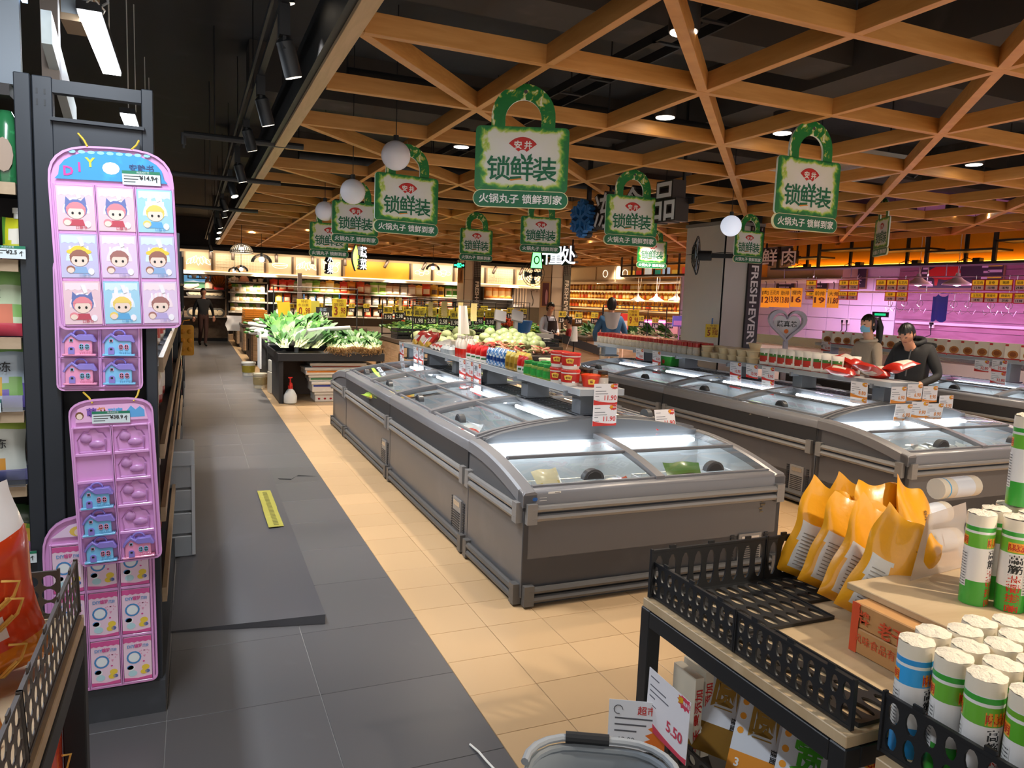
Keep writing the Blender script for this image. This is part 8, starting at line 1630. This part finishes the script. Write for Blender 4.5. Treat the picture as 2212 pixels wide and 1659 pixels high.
# ================================================================ people
SK = mat('#c98f72', .55, var=.04, scale=30); SK2 = mat('#d8a486', .55, var=.04, scale=30); HAIR = mat('#14110f', .45, var=.2, scale=60)
def person(lab, loc, rz, H, J, regions, hair='short', skin=SK, extras=None):
    """J: joint name -> (x, y, z) in head-less body units of metres for a 1.65 m figure; the figure faces -y"""
    t = thing('person', lab, 'person', loc, rz); k = H/1.65
    D = dict(pelvis=(0, 0, .88), waist=(0, 0, 1.02), chest=(0, 0, 1.22), neck0=(0, .01, 1.37), neck=(0, 0, 1.43), head0=(0, -.02, 1.50), head1=(0, -.02, 1.56),
             shl=(.16, 0, 1.33), ell=(.21, .02, 1.06), wrl=(.22, -.06, .84), hal=(.22, -.08, .77), shr=(-.16, 0, 1.33), elr=(-.21, .02, 1.06), wrr=(-.22, -.06, .84), har=(-.22, -.08, .77),
             hil=(.09, 0, .85), knl=(.10, -.02, .47), anl=(.10, .02, .08), tol=(.11, -.13, .035), hir=(-.09, 0, .85), knr=(-.10, -.02, .47), anr=(-.10, .02, .08), tor=(-.11, -.13, .035)); D.update(J or {})
    names = list(D); idx = {n: i for i, n in enumerate(names)}
    E = [('pelvis', 'waist'), ('waist', 'chest'), ('chest', 'neck0'), ('neck0', 'neck'), ('neck', 'head0'), ('head0', 'head1')]
    for s in 'lr': E += [('chest', 'sh'+s), ('sh'+s, 'el'+s), ('el'+s, 'wr'+s), ('wr'+s, 'ha'+s), ('pelvis', 'hi'+s), ('hi'+s, 'kn'+s), ('kn'+s, 'an'+s), ('an'+s, 'to'+s)]
    R = dict(pelvis=(.15, .11), waist=(.14, .10), chest=(.155, .11), neck0=(.075, .07), neck=(.05, .055), head0=(.055, .07), head1=(.05, .06), sh=(.07, .07), el=(.048, .048), wr=(.034, .034), ha=(.03, .04), hi=(.10, .10), kn=(.066, .066), an=(.045, .045), to=(.045, .035))
    me = bpy.data.meshes.new('body'); me.from_pydata([tuple(c*k for c in D[n]) for n in names], [(idx[a], idx[b_]) for a, b_ in E], [])
    o = bpy.data.objects.new('body', me); COL.objects.link(o)
    sk = o.modifiers.new('s', 'SKIN'); sd = o.modifiers.new('d', 'SUBSURF'); sd.levels = 2; sd.render_levels = 2; sk.use_smooth_shade = True
    for n in names:
        r = R.get(n) or R.get(n[:2]); r = tuple(q*k*regions.get('fat', 1) if n[:2] in ('pe', 'wa', 'ch', 'sh') else q*k for q in r); me.skin_vertices[0].data[idx[n]].radius = r; me.skin_vertices[0].data[idx[n]].use_root = (n == 'pelvis')
    dg = bpy.context.evaluated_depsgraph_get(); m2 = bpy.data.meshes.new_from_object(o.evaluated_get(dg)); bpy.data.objects.remove(o); bpy.data.meshes.remove(me)
    # head and hands are joined into the same body mesh
    b = B(); b.v = [tuple(v.co) for v in m2.vertices]; b.f = [tuple(p.vertices) for p in m2.polygons]; b.m = [0]*len(b.f); bpy.data.meshes.remove(m2)
    seg = [(a, c) for a, c in E]
    def region(p):
        best = None
        for a, c in seg:
            A, C_ = Vector(D[a])*k, Vector(D[c])*k; u = C_-A; tt = max(0, min(1, (p-A).dot(u)/max(u.dot(u), 1e-9))); d = (p-(A+u*tt)).length
            if best is None or d < best[0]: best = (d, a, c, tt)
        _, a, c, tt = best; q = c[:2]
        if c in ('head0', 'head1'): return 'skin'
        if c == 'neck': return 'skin' if tt > .55 else 'top'
        if q in ('hi', 'kn', 'an'): return 'legs' if regions.get('hem', 0) < p.z/k or q != 'an' else 'skin'
        if q == 'to': return 'shoes'
        if q == 'ha': return 'skin'
        if q == 'wr' and tt > regions.get('sleeve', .95): return 'skin'
        if p.z/k < regions.get('belt', .95) and q in ('pe', 'wa'): return 'legs'
        return 'top'
    cols = ['top', 'legs', 'skin', 'shoes', 'dark', 'lip']; ml = [mat(regions['top'], .8, var=.08, scale=25, bump=.1), mat(regions['legs'], .8, var=.08, scale=25), skin, mat(regions.get('shoes', '#1d1a18'), .5), mat('#1a1413', .5), mat('#9c5a50', .5)]
    for i, f in enumerate(b.f):
        c = sum((Vector(b.v[q]) for q in f), Vector())/len(f); b.m[i] = cols.index(region(c))
    # head: shaped egg with brow, nose, chin
    hc = Vector(D['head1'])*k+Vector((0, -.005, .035))*k; tilt = regions.get('nod', 0); turn = regions.get('turn', 0); HM = T(*hc) @ Rz(turn) @ Rx(tilt); s = k*1.0
    def hf(u, v):
        a = 2*pi*u; ph = pi*v; x, y, z = sin(ph)*cos(a), sin(ph)*sin(a), -cos(ph); fx = max(0, -y)
        rx, ry, rz_ = .073, .092, .112; X, Y, Z = x*rx, y*ry, z*rz_
        if z < 0: X *= 1-.28*(-z)**1.3; Y *= 1-.12*(-z)
        if y > 0 and z < -.2: Y *= .82
        nose = max(0, 1-abs(X)/.014)*max(0, 1-abs(Z+.012)/.034)*fx; Y -= nose*.022
        brow = max(0, 1-abs(Z-.022)/.012)*fx*max(0, 1-abs(X)/.05); Y -= brow*.004
        eye = max(0, 1-abs(abs(X)-.03)/.016)*max(0, 1-abs(Z-.006)/.012)*fx; Y += eye*.006
        lip = max(0, 1-abs(X)/.026)*max(0, 1-abs(Z+.055)/.01)*fx; Y -= lip*.005
        chin = max(0, 1-abs(X)/.03)*max(0, 1-abs(Z+.095)/.02)*fx; Y -= chin*.006
        return (X*s, Y*s, Z*s)
    def hm(u, v):
        x, y, z = hf(u, v); x, y, z = x/s, y/s, z/s
        if y < 0 and abs(abs(x)-.03) < .012 and abs(z-.006) < .005: return 4
        if y < 0 and abs(x) < .022 and abs(z+.056) < .006: return 5
        return 2
    b.grid(hf, 44, 36, 2, HM, hm)
    for sg in (-1, 1): b.ball(HM @ Vector((sg*.075*s, .008*s, .0)), .026*s, 8, 2, 6, (.35, .7, 1.15))
    # hands: palm, four fingers, thumb
    for q in 'lr':
        w0 = Vector(D['wr'+q])*k; h0 = Vector(D['ha'+q])*k; d = (h0-w0).normalized(); sd_ = d.cross(Vector((0, 1, 0)) if abs(d.y) < .8 else Vector((1, 0, 0))).normalized(); up = sd_.cross(d)
        for i in range(4):
            o0 = h0+sd_*(i-1.5)*.019*k; l = (.06, .072, .068, .05)[i]*k; b.tube([o0-d*.02*k, o0+d*l*.4, o0+d*l*.75+up*.012*k, o0+d*l+up*.03*k], [.0095*k, .009*k, .008*k, .006*k], 6, 2)
        o0 = w0+(h0-w0)*.5+sd_*.03*k; b.tube([o0-sd_*.012*k, o0+sd_*.018*k+d*.02*k, o0+sd_*.022*k+d*.045*k+up*.012*k], [.011*k, .01*k, .007*k], 6, 2)
    b.obj('body', ml, t, smooth=60)
    # hair
    def cap(u, v, low=0, grow=1.09):
        a = 2*pi*u; ph = pi*(.30+.70*v) if False else pi*(low+(1-low)*v); x, y, z = sin(ph)*cos(a), sin(ph)*sin(a), -cos(ph); rr = grow*(1+.03*sin(9*a)*sin(ph)); return (x*.076*s*rr, (y*.094+.006)*s*rr, z*.114*s*rr)
    h = B(); n1, n2 = 28, 16
    def hair_ok(x, y, z):   # leave the face free
        return z > .048 or (y > -.015 and z > (-.03 if hair == 'short' else -.06)) or (y > .03)
    g = B(); g.grid(lambda u, v: cap(u, v, .2), n1, n2)
    for f in g.f:
        c = sum((Vector(g.v[q]) for q in f), Vector())/4/s
        if hair_ok(*c): h.add([g.v[q] for q in f], [(0, 1, 2, 3)])
    if hair == 'tail': h.tube([(0, .09*s, .04*s), (0, .15*s, .05*s), (.01*s, .17*s, -.05*s), (.02*s, .15*s, -.2*s), (.03*s, .13*s, -.33*s)], [.02*s, .035*s, .045*s, .035*s, .008*s], 9)
    if hair == 'bun': h.ball((0, .095*s, .05*s), .042*s, 10)
    ho = h.obj('hair', HAIR, t, smooth=70); ho.matrix_local = HM
    if extras: extras(t, k, D, HM, s)
    return t
# far woman walking up the aisle
person('person in a black blouse and brown trousers walking up the far aisle', (.30, 23.4, 0), .25, 1.62, dict(ell=(.27, .06, 1.08), wrl=(.29, .0, .88), hal=(.29, -.03, .8), elr=(-.25, .05, 1.08), wrr=(-.27, .02, .86), har=(-.27, -.01, .79), knl=(.05, -.10, .47), anl=(.02, -.10, .08), tol=(.02, -.25, .035), knr=(-.07, .02, .46), anr=(-.06, .22, .10), tor=(-.06, .12, .035), hil=(.08, 0, .85)), dict(top='#17171a', legs='#4a2c24', belt=.93, fat=1.05), 'bun')
# clerk
def apron(t, k, D, HM, s):
    b = B(); b.grid(lambda u, v: ((u-.5)*(.26+.1*v)*k, (-.135-.02*sin(pi*u)-.012*v)*k, (1.30-.62*v)*k), 8, 10); b.tube([(.12*k, -.12*k, 1.28*k), (.11*k, -.06*k, 1.4*k), (.09*k, .05*k, 1.40*k)], .012*k, 5); b.tube([(-.12*k, -.12*k, 1.28*k), (-.11*k, -.06*k, 1.4*k), (-.09*k, .05*k, 1.40*k)], .012*k, 5)
    b.tube([(.035*k*cos(a)-.02*k, -.163*k, (1.07+.03*sin(a))*k) for a in [2*pi*i/12 for i in range(11)]], .006*k, 4, 1); b.tube([(.05*k, -.163*k, (1.04+.03*i)*k) for i in range(3)], .006*k, 4, 1)
    b.obj('apron', (mat('#2a221f', .8), WHITE), t, smooth=60)
arm_in = dict(ell=(.24, -.03, 1.08), wrl=(.08, -.24, 1.02), hal=(.02, -.28, 1.0), elr=(-.24, -.03, 1.08), wrr=(-.07, -.22, 1.0), har=(-.03, -.27, .98))
person('person in a white shirt and dark apron behind the timber counter', (7.08, 14.5, 0), .28, 1.62, dict(arm_in, head1=(0, -.05, 1.55), head0=(0, -.035, 1.49)), dict(top='#d6d9e6', legs='#26262c', nod=.35, turn=.1), 'short', SK2, apron)
person('child in a red and black top standing at the right of the counter', (7.05, 13.45, 0), -1.9, 1.36, dict(arm_in, head1=(0, -.05, 1.55)), dict(top='#b8282c', legs='#2a2a30', nod=.3), 'bun', SK2)
# blue jacket shopper seen from behind
def hood(t, k, D, HM, s):
    b = B(); b.grid(lambda u, v: (.15*k*cos(pi*u)*(1-.35*v), (.09+.07*sin(pi*u)*(1-.5*v))*k, (1.46-.24*v-.05*sin(pi*u)*v)*k), 12, 6); g2 = [(x, y+.015*k, z) for x, y, z in b.v]; n = len(b.v); b.obj('hood', mat('#c9c6c8', .9), t, smooth=70)
    b = B(); b.grid(lambda u, v: ((.155+.02*v)*k*cos(2*pi*u), .125*k*sin(2*pi*u), (.95-.17*v)*k), 20, 3); b.obj('shirt_hem', mat('#d9d4c8', .9), t, smooth=70)
    b = B(); b.tube([(.12*k*cos(a), .085*k*sin(a), (1.40+.02*sin(a))*k) for a in [2*pi*i/16 for i in range(16)]], .026*k, 6, 0, True); b.obj('collar', mat('#c9c6c8', .9), t, smooth=70)
person('person in a blue denim jacket with a pale hood, seen from behind', (7.0, 11.75, 0), pi-.35, 1.74, dict(ell=(.27, -.02, 1.08), wrl=(.22, -.2, .95), hal=(.2, -.26, .93), elr=(-.27, -.02, 1.08), wrr=(-.2, -.2, .95), har=(-.18, -.26, .93)), dict(top='#3f6a94', legs='#cfc6b8', belt=.99, fat=1.25), 'short', SK, hood)
def capx(t, k, D, HM, s):
    b = B(); b.lathe([(.098*s, .0), (.1*s, .03*s), (.085*s, .085*s), (.05*s, .112*s), (.001, .12*s)], 16, 0, HM @ T(0, .005*s, .02*s)); b.prism([(.08*s*cos(a), -.09*s-.07*s*abs(sin(a))) for a in [pi+pi*i/8 for i in range(9)]], .02*s, .028*s, 0, HM); b.obj('cap', mat('#e3d3c6', .8), t)
person('person with a pale cap behind the blue jacket shopper', (9.3, 15.6, 0), pi-.4, 1.74, {}, dict(top='#d8a8b0', legs='#2a2a30'), 'short', SK2, capx)
# woman with the face mask
def mask(t, k, D, HM, s):
    b = B(); b.grid(lambda u, v: ((u-.5)*.125*s, (-.112+.075*abs(2*u-1)**1.7+.012*abs(2*v-1))*s, (-.005-.085*v)*s), 10, 6, 0, HM)
    for sg in (-1, 1): b.tube([HM @ Vector((sg*.06*s, -.04*s, -.02*s)), HM @ Vector((sg*.078*s, .01*s, .01*s))], .0025*s, 4)
    b.obj('face_mask', mat('#7fb8d8', .8), t, smooth=60)
    b = B(); b.tube([(.1*k*cos(a), .07*k*sin(a)+.005*k, (1.40+.01*sin(a))*k) for a in [2*pi*i/16 for i in range(16)]], .022*k, 6, 0, True); b.obj('collar', mat('#b9aa96', .9), t, smooth=70)
    b = B(); b.ball(HM @ Vector((0, .12*s, .055*s)), .028*s, 8, 0, 6, (1.4, .6, .8)); b.obj('hair_clip', mat('#b0a8a8', .4), t)
wm = person('person with a black pony tail and a blue face mask beside the third row', (7.42, 6.48, 0), -1.75, 1.63, dict(arm_in), dict(top='#b3a18c', legs='#2a2a30', turn=0.1, nod=.1), 'tail', SK2, mask)
# man in the black jacket
def jk(t, k, D, HM, s):
    b = B(); b.tube([(.095*k*cos(a), (.075*sin(a)-.015)*k, (1.42+.03*sin(a))*k) for a in [2*pi*i/16 for i in range(16)]], .03*k, 6, 0, True); b.tube([(.17*k*cos(pi*i/10), (.05+.09*sin(pi*i/10))*k, 1.38*k) for i in range(11)], .035*k, 6); b.obj('hood', mat('#1b1b1c', .7), t, smooth=70)
    b = B(); b.tube([(.03*k, -.13*k, 1.38*k), (.02*k, -.155*k, 1.25*k), (.0, -.15*k, 1.05*k)], .008*k, 5); b.obj('zip', mat('#4a4a4c', .4), t)
person('person with short black hair in a black jacket bending over the second row', (7.12, 5.62, 0), -1.3, 1.66, dict(neck0=(0, -.07, 1.34), neck=(0, -.13, 1.38), head0=(0, -.18, 1.42), head1=(0, -.21, 1.46), ell=(.27, .0, 1.07), wrl=(.18, -.22, .98), hal=(.15, -.28, .95), elr=(-.27, .0, 1.07), wrr=(-.18, -.22, .95), har=(-.15, -.28, .92), chest=(0, -.02, 1.22)), dict(top='#222122', legs='#1f1f24', fat=1.2, nod=.55, turn=.0), 'short', SK, jk)
# ================================================================ lamps: downlights in the grid, spots on the track
for k, p in enumerate(DL): spot('downlight_lamp', (p.x, p.y, 3.08), (p.x, p.y, 0), PW_DL*(1.5 if p.y > 10 else 1), WARM, 110, .9, .06)
DLX = [(2.3, 3.3), (2.3, 6.7), (2.3, 10.1), (5.4, 2.2), (5.4, 8.9), (7.5, 4.5), (9.6, 6.7), (5.4, 13.4), (2.3, 13.4), (3.4, 16.8), (6.6, 16.8), (9.6, 11.2), (2.3, 20.2), (5.4, 20.2), (9.6, 18), (2.3, .5), (4.4, .2), (7.5, 1), (9.6, 3.3), (12.3, 18), (12.3, 22), (8, 23), (4.4, 11.2), (4.4, 14.6), (7.5, 11.2), (7.5, 13.4), (9.6, 14.6), (2.3, 16.8), (1.3, 12.3), (4.4, 23), (1.3, 22), (1.3, 18.5)]  # further downlights added beside the ones in DL, for general light
for k, (x, y) in enumerate(DLX): put(DLM, 'downlight', 'round downlight added to the timber grid', 'lamp', (x, y, 3.09), 0, 'round downlights in the timber grid'); spot('downlight_lamp', (x, y, 3.08), (x, y, 0), PW_DLX*(1.7 if y > 10 else 1), (1, .86, .70), 120, .9, .06)
for q, R_, lit in SPL:
    d = (R_ @ Vector((0, 0, -1))); p = q+Vector((0, 0, .08))+d*.2; spot('track_lamp', p, p+d, PW_TR*(1.6 if lit else 1), (1, .94, .88), 70, .7, .04)
